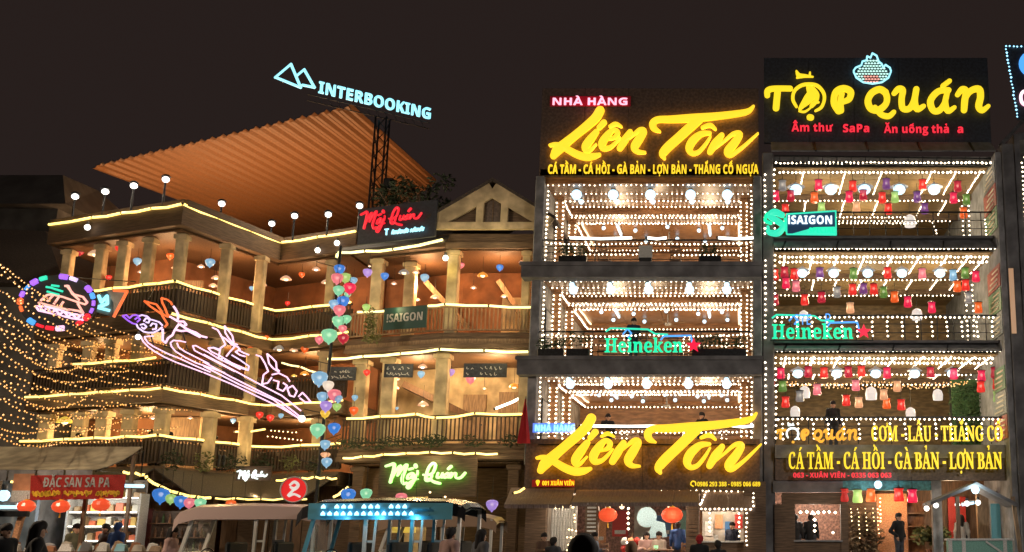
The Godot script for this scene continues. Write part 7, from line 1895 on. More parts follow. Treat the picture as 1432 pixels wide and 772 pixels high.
func shuttle(c: Vector3, l: float, turn: float, top: float, label: String, roof: Material, body: Material, lit: bool) -> Node3D:
	var t := thing("electric_shuttle", label, "shuttle cart", c, "electric shuttles", turn)
	org[t] = Vector3.ZERO  # parts below are given in the cart's own metres, x along its length
	var w := 0.75
	var b := MB.new()
	# roof: curved ends, shallow crown
	var prof := [[-l / 2, top - 0.34], [-l / 2 + 0.12, top - 0.16], [-l / 2 + 0.5, top - 0.04], [0.0, top], [l / 2 - 0.5, top - 0.03], [l / 2 - 0.1, top - 0.12], [l / 2, top - 0.22]]
	for i in prof.size() - 1:
		var p: Array = prof[i]; var q: Array = prof[i + 1]
		for s in [[-w, -0.07, -w * 0.5, 0.0], [-w * 0.5, 0.0, w * 0.5, 0.0], [w * 0.5, 0.0, w, -0.07]]:
			b.quad(Vector3(p[0], p[1] + s[3], s[2]), Vector3(p[0], p[1] + s[1], s[0]), Vector3(q[0], q[1] + s[1], s[0]), Vector3(q[0], q[1] + s[3], s[2]))
			b.quad(Vector3(p[0], p[1] + s[1] - 0.06, s[0]), Vector3(p[0], p[1] + s[3] - 0.06, s[2]), Vector3(q[0], q[1] + s[3] - 0.06, s[2]), Vector3(q[0], q[1] + s[1] - 0.06, s[0]))
		for z in [-w, w]:
			b.quad(Vector3(p[0], p[1] - 0.4 + 0.1 * absf(p[0]) / l, z * 1.06), Vector3(q[0], q[1] - 0.4 + 0.1 * absf(q[0]) / l, z * 1.06), Vector3(q[0], q[1] - 0.07, z), Vector3(p[0], p[1] - 0.07, z))
			b.quad(Vector3(q[0], q[1] - 0.4 + 0.1 * absf(q[0]) / l, z * 1.04), Vector3(p[0], p[1] - 0.4 + 0.1 * absf(p[0]) / l, z * 1.04), Vector3(p[0], p[1] - 0.07, z * 0.98), Vector3(q[0], q[1] - 0.07, z * 0.98))
	obj("roof", b, roof, t)
	obj("body", MB.new().bbox(Vector3(-l / 2 + 0.25, 0.32, -w), Vector3(l / 2 - 0.05, 0.72, w), 0.08), body, t)
	obj("dash", MB.new().bbox(Vector3(-l / 2 + 0.1, 0.4, -w * 0.95), Vector3(-l / 2 + 0.5, 1.15, w * 0.95), 0.1), body, t)
	for s in [-1, 1]:
		var hl := obj("headlight", MB.new().ball(Vector3(-l / 2 + 0.1, 0.8, s * w * 0.65), Vector3(0.06, 0.1, 0.12)), M.cart_white, t)
		for x in [-l / 2 + 0.6, l / 2 - 0.5]:
			var wh := obj("wheel", MB.new().cyl(Vector3(x, 0.28, s * (w - 0.08)), Vector3(x, 0.28, s * (w + 0.06)), 0.28, 0.28, 14), M.rubber, t)
			obj("rim", MB.new().cyl(Vector3(x, 0.28, s * (w + 0.02)), Vector3(x, 0.28, s * (w + 0.08)), 0.15, 0.13, 10), M.grey_metal, wh)
	var n := maxi(2, roundi(l / 1.5))
	for k in n + 1:
		var x := lerpf(-l / 2 + 0.55, l / 2 - 0.15, float(k) / n)
		for s in [-1, 1]:
			if k == 0:
				obj("pillar", MB.new().beam(Vector3(-l / 2 + 0.2, 1.1, s * w * 0.93), Vector3(x - 0.1, top - 0.25, s * w * 0.93), 0.08, 0.07, Vector3.BACK), body, t)
			else:
				obj("pillar", MB.new().beam(Vector3(x, 0.7, s * w * 0.95), Vector3(x, top - 0.2, s * w * 0.95), 0.07, 0.09, Vector3.BACK), M.cart_blue if lit and k == n - 1 else M.cart_white, t)
				if k < n:
					obj("pillar", MB.new().beam(Vector3(x + 0.2, 0.7, s * w * 0.95), Vector3(x + 0.26, top - 0.2, s * w * 0.95), 0.05, 0.05, Vector3.BACK), M.cart_white, t)
					obj("grab_bar", MB.new().beam(Vector3(x, 1.4, s * w * 0.95), Vector3(x + 0.24, 1.4, s * w * 0.95), 0.04, 0.05), M.cart_white, t)
	for k in n:
		var x := lerpf(-l / 2 + 1.0, l / 2 - 0.2, float(k) / n)
		var st := obj("seat", MB.new().bbox(Vector3(x - 0.25, 0.72, -w * 0.85), Vector3(x + 0.25, 0.86, w * 0.85), 0.05), M.rubber, t)
		obj("backrest", MB.new().bbox(Vector3(x + 0.22, 0.86, -w * 0.85), Vector3(x + 0.34, 1.38, w * 0.85), 0.05), M.rubber, t)
	var gl := MB.new()
	gl.quad(Vector3(-l / 2 + 0.22, 1.15, w * 0.85), Vector3(-l / 2 + 0.22, 1.15, -w * 0.85), Vector3(-l / 2 + 0.43, top - 0.28, -w * 0.85), Vector3(-l / 2 + 0.43, top - 0.28, w * 0.85))
	obj("windscreen", gl, M.pane, t)
	obj("steering_wheel", MB.new().tube(ring3(0.17, Transform3D(Basis(Vector3.BACK, 0.9), Vector3(-l / 2 + 0.7, 1.05, 0.3))), 0.015, 5), M.cart_black, t)
	return t


func shuttles() -> void:
	var a := shuttle(Vector3(-8.45, 0, -28.2), 4.1, -0.1, 2.42, "electric shuttle with a black roof edge lined by rows of icy blue lamps", M.cart_black, M.cart_blue, true)
	# two rows of blue lamps along the side of the roof
	for r in 2:
		var b := MB.new()
		obj("lamp_rail", MB.new().box(Vector3(-1.45 + 0.02 * r, 1.98 + r * 0.16, 0.835), Vector3(1.2, 2.02 + r * 0.16, 0.88)), M.cart_blue, a)
		for k in 14:
			if r == 1 and k % 4 == 1:
				continue
			obj("lamp", MB.new().lathe(Vector3(-1.35 + k * 0.165, 2.03 + r * 0.16, 0.9), [Vector2(0.055, -0.03), Vector2(0.05, 0.02), Vector2(0.0, 0.07)], 8), M.bulb_blue, a)
	obj("side_panel", MB.new().box(Vector3(-1.75, 1.9, 0.8), Vector3(1.75, 2.28, 0.83)), M.cart_blue, a)
	for k in 3:
		omni(a.position + Vector3(-1.0 + k * 0.9, 1.92, 1.0), Color(0.2, 0.7, 1.0), 0.12, 0.05)
	shuttle(Vector3(-12.2, 0, -29.4), 3.5, 0.06, 2.32, "electric shuttle with a glossy dusky pink roof behind the lit one", M.cart_roof, M.cart_white, false)
	shuttle(Vector3(-8.55, 0, -33.2), 3.4, 0.0, 2.16, "third shuttle whose tan roof end shows right of the lit one", mat("cart_tan", Color(0.33, 0.22, 0.15), 0.3), M.cart_white, false)


func dish(at: Vector3, r: float, colour: String, label: String) -> void:
	var t := thing("pendant_lamp", label, "pendant lamp", at, "dish pendants of the two left restaurants")
	obj("shade", MB.new().lathe(at, [Vector2(r, -r * 0.3), Vector2(r * 0.92, -r * 0.05), Vector2(r * 0.55, r * 0.3), Vector2(r * 0.15, r * 0.5)], 12), M["shade_peach" if colour == "white" else "shade_" + colour], t)
	obj("bulb", MB.new().ball(at + Vector3(0, -r * 0.2, 0), Vector3(r * 0.42, r * 0.34, r * 0.42), 8, 5), M.lamp_white if colour == "white" else M.lamp_warm, t)
	obj("cord", MB.new().cyl(at + Vector3(0, r * 0.5, 0), at + Vector3(0, r + 0.5, 0), 0.008, 0.008, 4), M.black, t)


func awning(t: Node3D, x0: float, x1: float, yt: float, yb: float, zb: float, zf: float) -> void:
	var n := maxi(2, roundi((x1 - x0) / 0.8))
	for k in n:
		var a := lerpf(x0, x1, float(k) / n) + 0.004; var b := lerpf(x0, x1, (k + 1.0) / n) - 0.004
		var q := MB.new()
		var m := (a + b) / 2
		var ym := lerpf(yt, yb, 0.5) - 0.03; var zm := (zb + zf) / 2
		for s in [[yt, zb, ym, zm], [ym, zm, yb, zf]]:
			q.quad(Vector3(a, s[2], s[3]), Vector3(b, s[2], s[3]), Vector3(b, s[0], s[1]), Vector3(a, s[0], s[1]))
			q.quad(Vector3(a, s[2] - 0.02, s[3]), Vector3(a, s[0] - 0.02, s[1]), Vector3(b, s[0] - 0.02, s[1]), Vector3(b, s[2] - 0.02, s[3]))
		for j in 3:
			var u0 := lerpf(a, b, j / 3.0) + 0.01; var u1 := lerpf(a, b, (j + 1) / 3.0) - 0.01
			q.quad(Vector3(u0, yb - 0.13, zf + 0.01), Vector3(u1, yb - 0.13, zf + 0.01), Vector3(u1, yb, zf), Vector3(u0, yb, zf))
		obj("awning_strip", q, M.awning, t)


func table(at: Vector3, label: String) -> void:
	var t := thing("table", label, "table", at, "dining tables")
	obj("table_top", MB.new().lathe(at, [Vector2(0.0, 0.7), Vector2(0.5, 0.7), Vector2(0.52, 0.72), Vector2(0.5, 0.745), Vector2(0.0, 0.745)], 16), M.chair_wood, t)
	obj("stem", MB.new().cyl(at + Vector3(0, 0.03, 0), at + Vector3(0, 0.7, 0), 0.05, 0.05, 8), M.dark_metal, t)
	obj("foot", MB.new().cyl(at, at + Vector3(0, 0.03, 0), 0.28, 0.26, 12), M.dark_metal, t)


func ground_floors() -> void:
	# --- under the gold-lettered restaurant
	var t := thing("shop_front", "open ground-floor dining room under brown awnings below the gold lettering", "shop front", Vector3(-3.45, 0.14, -41))
	obj("floor", MB.new().box(Vector3(-7.2, 0.14, -50.6), Vector3(0.3, 0.3, -39.4)), M.grey_wall, t)
	obj("ceiling", MB.new().box(Vector3(-7.2, 2.92, -48.4), Vector3(0.3, 3.0, -40.1)), M.wood, t)
	obj("back_wall", MB.new().box(Vector3(-7.2, 0.3, -48.4), Vector3(0.3, 2.92, -48.2)), mat("mural_brown", Color(0.5, 0.26, 0.2), 0.7, "cells", Vector3.ONE * 0.5), t)
	for x in [-5.2, -1.75]:
		obj("pier", MB.new().box(Vector3(x - 0.22, 0.14, -40.3), Vector3(x + 0.22, 2.92, -40.0)), M.slab_wood, t)
		for k in 9:
			obj("slat", MB.new().box(Vector3(x - 0.15, 1.5 + k * 0.13, -39.99), Vector3(x + 0.15, 1.56 + k * 0.13, -39.95)), M.white if x < -3 else M.wood, t)
	obj("pier", MB.new().box(Vector3(-7.45, 0.14, -40.3), Vector3(-6.75, 2.92, -39.9)), M.slab_wood, t)
	obj("pier", MB.new().box(Vector3(0.0, 0.14, -40.0), Vector3(0.75, 3.3, -39.5)), M.slab_wood, t)
	awning(t, -7.95, -5.75, 3.1, 2.52, -39.7, -38.7)
	awning(t, -5.7, -1.5, 3.05, 2.58, -39.7, -38.5)
	awning(t, -1.45, 0.4, 3.0, 2.42, -39.7, -39.0)
	obj("fascia", MB.new().box(Vector3(-7.5, 2.9, -39.99), Vector3(0.5, 3.35, -39.72)), M.board, t)
	# window on the left with a net curtain
	var w := obj("window", MB.new().box(Vector3(-6.7, 0.9, -40.1), Vector3(-5.45, 0.98, -40.0)), M.wood, t)
	for k in 9:
		obj("curtain_fold", MB.new().cyl(Vector3(-6.62 + k * 0.1, 1.0, -40.5), Vector3(-6.62 + k * 0.1, 2.5, -40.5), 0.06, 0.05, 6), M.white, w)
	# serving hatch on the right
	var h := thing("serving_hatch", "bright serving hatch framed in bulbs at the right of the dining room", "kiosk", Vector3(-0.6, 0.3, -40.2))
	obj("counter", MB.new().box(Vector3(-1.5, 0.3, -40.4), Vector3(0.0, 1.28, -39.9)), M.slab_wood, h)
	obj("counter_top", MB.new().box(Vector3(-1.52, 1.28, -40.45), Vector3(0.02, 1.33, -39.82)), M.white, h)
	obj("back_panel", MB.new().box(Vector3(-1.5, 0.3, -42.6), Vector3(0.0, 2.9, -42.5)), M.plaster, h)
	for k in 4:
		obj("poster", MB.new().box(Vector3(-1.4 + k * 0.36, 1.5 + 0.25 * (k % 2), -42.48), Vector3(-1.12 + k * 0.36, 2.0 + 0.25 * (k % 2), -42.44)), [M.white, M.salmon_wall, M.blue_board, M.banner_red][k], h)
	obj("cup_stack", MB.new().cyl(Vector3(-0.95, 1.33, -40.1), Vector3(-0.95, 1.52, -40.1), 0.06, 0.08, 8), M.white, h)
	var g := "white bulbs around the ground-floor dining room"
	string_light("white bulbs framing the serving hatch", [[Vector3(-1.5, 2.4, -38.95), Vector3(0.35, 2.4, -38.95)], [Vector3(-1.15, 2.35, -39.8), Vector3(-1.15, 1.6, -39.8)], [Vector3(0.1, 2.35, -39.45), Vector3(0.1, 1.1, -39.45)], [Vector3(-0.15, 2.35, -39.8), Vector3(-0.15, 1.4, -39.8)], [Vector3(0.32, 3.0, -39.2), Vector3(0.32, 2.45, -39.0)], [Vector3(-1.25, 3.02, -39.6), Vector3(-1.45, 2.55, -38.95)]], 0.15, 0.045, M.bulb_white, g)
	string_light("white bulbs along the top of the right awning", [[Vector3(-2.9, 3.02, -39.6), Vector3(0.35, 3.0, -39.6)]], 0.2, 0.035, M.bulb_white, g)
	string_light("white bulbs down the middle of the open dining room", [[Vector3(-3.95, 2.55, -40.0), Vector3(-3.95, 1.75, -40.0)], [Vector3(-3.97, 1.4, -40.0), Vector3(-3.97, 0.6, -40.0)]], 0.17, 0.06, M.bulb_white, g)
	string_light("warm bulbs stacked by the curtained window", [[Vector3(-5.8, 2.3, -40.15), Vector3(-5.8, 1.9, -40.15)], [Vector3(-6.05, 1.75, -40.2), Vector3(-5.75, 1.7, -40.2)], [Vector3(-6.1, 1.5, -40.2), Vector3(-5.75, 1.48, -40.2)], [Vector3(-6.05, 1.25, -40.2), Vector3(-5.75, 1.22, -40.2)], [Vector3(-6.1, 1.05, -40.2), Vector3(-5.75, 1.02, -40.2)], [Vector3(-6.5, 2.46, -39.9), Vector3(-5.75, 2.5, -39.9)]], 0.12, 0.05, M.bulb_warm, g)
	paper_lantern(Vector3(-4.67, 2.20, -40.20), 0.29, "large red paper lantern in the left half of the dining room")
	paper_lantern(Vector3(-2.46, 2.20, -40.20), 0.33, "large red paper lantern in the right half of the dining room")
	# pale blue wall hanging and pink plush toys at the back
	var wh := thing("wall_hanging", "pale blue disc and panel hanging at the back of the dining room", "decoration", Vector3(-3.3, 1.4, -42.3))
	var bl := mat("pale_blue", Color(0.32, 0.5, 0.58), 0.7, "fine")
	obj("disc", MB.new().face(circle(0.36), frame_at(Vector3(-3.5, 2.15, -42.3)), 0.04), bl, wh)
	obj("panel", MB.new().face([Vector2(-0.35, -0.35), Vector2(0.4, -0.3), Vector2(0.3, 0.2), Vector2(-0.1, 0.3)], frame_at(Vector3(-3.15, 1.75, -42.25)), 0.04), bl, wh)
	obj("cord", MB.new().cyl(Vector3(-3.5, 2.5, -42.3), Vector3(-3.5, 2.92, -42.3), 0.01, 0.01, 4), M.black, wh)
	var tree_ := thing("plush_rack", "rack of pink and red plush toys in the dining room", "toy rack", Vector3(-4.1, 0.3, -41.4))
	obj("rack", MB.new().box(Vector3(-4.35, 0.3, -41.6), Vector3(-3.55, 0.36, -41.2)), M.wood, tree_)
	for k in 12:
		obj("toy", MB.new().ball(Vector3(-4.2 + 0.22 * (k % 4), 0.8 + 0.25 * (k / 4), -41.35), Vector3(0.13, 0.15, 0.1), 8, 6), [M.salmon_wall, M.banner_red, M.white][k % 3], tree_)
	obj("upright", MB.new().beam(Vector3(-3.95, 0.36, -41.5), Vector3(-3.95, 1.6, -41.5), 0.05, 0.05, Vector3.FORWARD), M.wood, tree_)
	table(Vector3(-2.9, 0.3, -40.3), "round wooden table with a green cup in the dining room")
	var cup := thing("cup", "small glowing green cup on the round table", "cup", Vector3(-3.0, 1.045, -40.2))
	obj("bowl", MB.new().lathe(Vector3(-3.0, 1.045, -40.2), [Vector2(0.03, 0), Vector2(0.07, 0.03), Vector2(0.08, 0.13), Vector2(0.075, 0.13), Vector2(0.0, 0.1)], 10), glow("cup_light", Color(0.2, 1.0, 0.4), 0.8), cup)
	put_chair(Vector3(-4.7, 0.3, -39.9), 0.4, "wooden chair at the left pier of the ground-floor dining room")
	put_chair(Vector3(-2.1, 0.3, -40.0), -0.6, "wooden chair right of the round table")
	for q in [[-6.1, 2.5, -41.6, 0.5], [-4.3, 2.5, -41.2, 0.6], [-2.6, 2.5, -41.2, 0.6], [-0.7, 2.6, -41.3, 0.5]]:
		led_bulb(Vector3(q[0], q[1], q[2]), 0.09, "ceiling bulb in the ground-floor dining room, %s from the left" % {-6.1: "first", -4.3: "second", -2.6: "third", -0.7: "fourth"}[q[0]], "dining room ceiling bulbs", M.lamp_warm)
		omni(Vector3(q[0], q[1], q[2]), Color(1.0, 0.8, 0.6), q[3] * 6.0, 0.1)
	# what the bulb strings at the opening give off
	for x in [-6.2, -4.0, -2.4, -0.6]:
		omni(Vector3(x, 2.2, -39.5), Color(1.0, 0.85, 0.65), 0.7, 0.2)
	# prints pinned to the back wall
	for k in 7:
		var pw := thing("poster", "bright print on the dining room back wall, %s from the left" % ORD[k], "poster", Vector3(-6.3 + k * 0.9, 1.3 + 0.25 * (k % 2), -48.15), "prints on the dining room back wall")
		obj("sheet", MB.new().box(Vector3(-6.3 + k * 0.9, 1.2 + 0.25 * (k % 2), -48.19), Vector3(-5.65 + k * 0.9, 2.3 + 0.2 * (k % 3), -48.16)), [M.salmon_wall, M.blue_board, M.banner_red, M.teal_panel, M.plaster][(k * 2) % 5], pw)
		obj("caption", MB.new().box(Vector3(-6.2 + k * 0.9, 1.3 + 0.25 * (k % 2), -48.155), Vector3(-5.75 + k * 0.9, 1.45 + 0.25 * (k % 2), -48.14)), M.white, pw)
	# --- under the lantern-hung restaurant
	var c := thing("shop_front", "open ground floor with a teal beam below the tall yellow capitals", "shop front", Vector3(4.9, 0.14, -41))
	obj("floor", MB.new().box(Vector3(1.0, 0.14, -49.8), Vector3(9.0, 0.55, -39.2)), M.grey_wall, c)
	for k in 2:
		obj("step", MB.new().box(Vector3(4.0, 0.14, -39.2 + k * 0.3), Vector3(6.6, 0.42 - k * 0.14, -38.9 + k * 0.3)), M.grey_wall, c)
	obj("teal_beam", MB.new().box(Vector3(3.4, 3.02, -40.05), Vector3(6.5, 3.34, -39.8)), M.teal_beam, c)
	obj("teal_post", MB.new().box(Vector3(6.42, 0.55, -40.0), Vector3(6.75, 3.34, -39.7)), M.grey_wall, c)
	obj("dark_beam", MB.new().box(Vector3(1.0, 2.95, -40.05), Vector3(3.4, 3.34, -39.8)), M.slab_dark, c)
	obj("lintel", MB.new().box(Vector3(1.3, 2.55, -40.0), Vector3(3.7, 2.93, -39.8)), M.slab_wood, c)
	obj("pier", MB.new().box(Vector3(1.05, 0.55, -40.0), Vector3(1.75, 2.55, -39.8)), M.slab_wood, c)
	obj("pier", MB.new().box(Vector3(3.3, 0.55, -40.0), Vector3(3.55, 2.55, -39.8)), M.slab_wood, c)
	obj("window_apron", MB.new().box(Vector3(1.75, 0.55, -40.0), Vector3(3.3, 1.3, -39.85)), M.slab_wood, c)
	obj("window_sill", MB.new().box(Vector3(1.7, 1.3, -40.05), Vector3(3.35, 1.36, -39.75)), M.grey_wall, c)
	obj("inner_wall", MB.new().box(Vector3(1.1, 0.55, -43.4), Vector3(4.8, 3.6, -43.3)), mat("poster_wall", Color(0.42, 0.2, 0.13), 0.7, "cells", Vector3.ONE * 0.6), c)
	obj("salmon_panel", MB.new().box(Vector3(4.65, 0.55, -41.2), Vector3(5.75, 2.95, -41.1)), M.salmon_wall, c)
	obj("cupboard", MB.new().box(Vector3(5.8, 0.55, -41.6), Vector3(6.4, 2.7, -41.4)), M.chair_wood, c)
	for k in 4:
		obj("cupboard_shelf", MB.new().box(Vector3(5.82, 0.9 + k * 0.45, -41.4), Vector3(6.38, 0.94 + k * 0.45, -41.2)), M.wood_pale, c)
	obj("red_drape", MB.new().box(Vector3(7.55, 1.3, -43.2), Vector3(8.2, 2.9, -43.1)), M.banner_red, c)
	obj("rear_wall", MB.new().box(Vector3(4.8, 0.55, -43.6), Vector3(9.0, 3.6, -43.5)), M.wood, c)
	obj("yellow_post", MB.new().box(Vector3(8.25, 0.55, -41.5), Vector3(8.65, 3.0, -41.2)), M.wood_pale, c)
	obj("pale_panel", MB.new().box(Vector3(8.66, 0.55, -41.0), Vector3(8.98, 2.6, -40.9)), M.cart_blue, c)
	# foliage screen with specks of light
	var fs := thing("plant_screen", "screen of dry dusty leaves speckled with warm bulbs beside the salmon wall", "plants", Vector3(4.1, 0.55, -40.6))
	var fb := MB.new()
	for k in 10:
		foliage(fb, Vector3(3.75 + 0.09 * k, 1.0 + 0.16 * ((k * 3) % 8), -40.6), Vector3(0.7, 0.8, 0.4), 90, 0.09)
	obj("foliage", fb, mat("dry_leaf", Color(0.16, 0.11, 0.06), 0.8), fs)
	obj("trellis", MB.new().box(Vector3(3.6, 0.55, -40.85), Vector3(4.65, 2.9, -40.8)), M.slab_wood, fs)
	var sp := []
	for x in [3.7, 3.95, 4.2, 4.45, 4.62]:
		sp.append([Vector3(x, 2.5, -40.35), Vector3(x + 0.05, 1.7 + 0.3 * sin(x * 9.0), -40.35)])
	string_light("warm specks of bulb strings on the dry plant screen", sp, 0.14, 0.03, M.bulb_warm, g)
	string_light("vertical bulb string left of the salmon wall", [[Vector3(4.68, 2.85, -40.0), Vector3(4.68, 1.9, -40.0)]], 0.13, 0.045, M.bulb_warm, g)
	string_light("bulbs seen through the left window of the ground floor", [[Vector3(2.45, 2.4, -40.6), Vector3(2.45, 1.7, -40.6)], [Vector3(1.9, 2.35, -40.8), Vector3(3.2, 2.35, -40.8)], [Vector3(3.0, 1.65, -40.8), Vector3(3.25, 1.65, -40.8)]], 0.2, 0.07, M.bulb_white, g)
	var bush := thing("shrub", "yellow-green fern beside the teal counter", "plant", Vector3(6.3, 0.55, -40.4))
	var bb := MB.new()
	for k in 6:
		foliage(bb, Vector3(6.1 + 0.16 * k, 1.5 + 0.1 * sin(k * 2.0), -40.4), Vector3(0.6, 0.6, 0.5), 80, 0.11)
	obj("foliage", bb, M.leaf_pale, bush)
	obj("pot", MB.new().lathe(Vector3(6.5, 0.55, -40.4), [Vector2(0.15, 0), Vector2(0.24, 0.5), Vector2(0.2, 0.5)], 10), M.terracotta_wall, bush)
	# coloured jars under the teal beam
	var j := 0
	for q in [[Vector3(3.45, 2.85, -39.90), "red"], [Vector3(3.90, 2.82, -39.90), "lime"], [Vector3(4.36, 2.85, -39.90), "orange"], [Vector3(5.29, 2.86, -39.70), "red"], [Vector3(5.75, 2.82, -39.70), "magenta"]]:
		put_jar(q[0], q[1], "%s square lantern under the teal beam, %s from the left" % [q[1], ORD[j]], 1.15)
		j += 1
	led_bulb(Vector3(4.58, 3.20, -39.60), 0.14, "dazzling cold bulb on the teal beam", "cold bulbs of the ground floor", M.lamp_cool)
	omni(Vector3(4.57, 3.19, -39.50), Color(0.6, 0.9, 1.0), 0.9, 0.1)
	# timber kiosk with a pitched roof and a teal counter
	var k_ := thing("kiosk", "timber kiosk with a low pitched roof and a teal counter front", "kiosk", Vector3(7.8, 0.14, -38.2))
	var ap := Vector3(7.53, 3.18, -38.00)
	for s in [Vector3(6.01, 2.56, -38.00), Vector3(8.81, 2.53, -38.00)]:
		var q := MB.new()
		q.hexa([s + Vector3(0, -0.1, 0.5), ap + Vector3(0, -0.1, 0.5), ap + Vector3(0, -0.1, -1.2), s + Vector3(0, -0.1, -1.2), s + Vector3(0, 0, 0.5), ap + Vector3(0, 0.02, 0.5), ap + Vector3(0, 0.02, -1.2), s + Vector3(0, 0, -1.2)])
		obj("roof_slope", q, M.slab_dark, k_)
	obj("post", MB.new().beam(Vector3(6.95, 0.14, -37.9), Vector3(6.95, 2.75, -37.9), 0.12, 0.12, Vector3.FORWARD), M.wood, k_)
	obj("post", MB.new().beam(Vector3(9.0, 0.14, -37.9), Vector3(8.75, 2.75, -37.9), 0.12, 0.12, Vector3.FORWARD), M.wood_pale, k_)
	obj("counter", MB.new().box(Vector3(6.55, 0.14, -38.0), Vector3(8.6, 1.36, -37.6)), M.teal_panel, k_)
	obj("counter_frame", MB.new().box(Vector3(6.5, 1.36, -38.05), Vector3(8.65, 1.42, -37.55)), M.white, k_)
	for x in [6.55, 6.98, 8.3]:
		obj("counter_stile", MB.new().box(Vector3(x, 0.14, -37.6), Vector3(x + 0.12, 1.36, -37.57)), M.white, k_)
	obj("counter_brace", MB.new().beam(Vector3(7.75, 1.33, -37.57), Vector3(8.3, 0.95, -37.57), 0.03, 0.06), M.white, k_)
	j = 0
	for p in [Vector3(6.02, 2.38, -38.40), Vector3(6.33, 2.48, -38.40), Vector3(7.04, 2.50, -38.40), Vector3(7.35, 2.54, -38.40), Vector3(7.72, 2.57, -38.40)]:
		led_bulb(p, 0.09, "round white bulb under the kiosk roof, %s from the left" % ORD[j], "bulbs under the kiosk roof", M.lamp_white)
		j += 1
	led_bulb(Vector3(7.49, 2.96, -37.60), 0.14, "cold lamp under the ridge of the kiosk roof", "cold bulbs of the ground floor", M.lamp_cool)
	omni(Vector3(7.38, 2.48, -38.60), Color(1.0, 0.85, 0.65), 1.0, 0.1)
	omni(Vector3(7.45, 2.95, -37.40), Color(0.7, 0.95, 1.0), 0.8, 0.1)
	tube_lamp(Vector3(7.67, 2.56, -41.00), Vector3(8.10, 2.63, -41.00), "short cold tube behind the kiosk bulbs", "tubes at the kiosk")
	omni(Vector3(2.5, 2.5, -41.6), Color(1.0, 0.85, 0.7), 7.0, 0.1)
	omni(Vector3(4.1, 2.6, -39.7), Color(1.0, 0.7, 0.45), 0.6, 0.2)
	omni(Vector3(2.5, 2.2, -39.7), Color(1.0, 0.9, 0.8), 0.35, 0.2)
	omni(Vector3(5.2, 2.7, -40.3), Color(1.0, 0.6, 0.3), 1.8, 0.1)
	omni(Vector3(7.4, 2.8, -41.8), Color(1.0, 0.7, 0.4), 1.8, 0.1)


# ---- people: tapered bones blended into one skin, meshed as surface nets --------------------------------------------

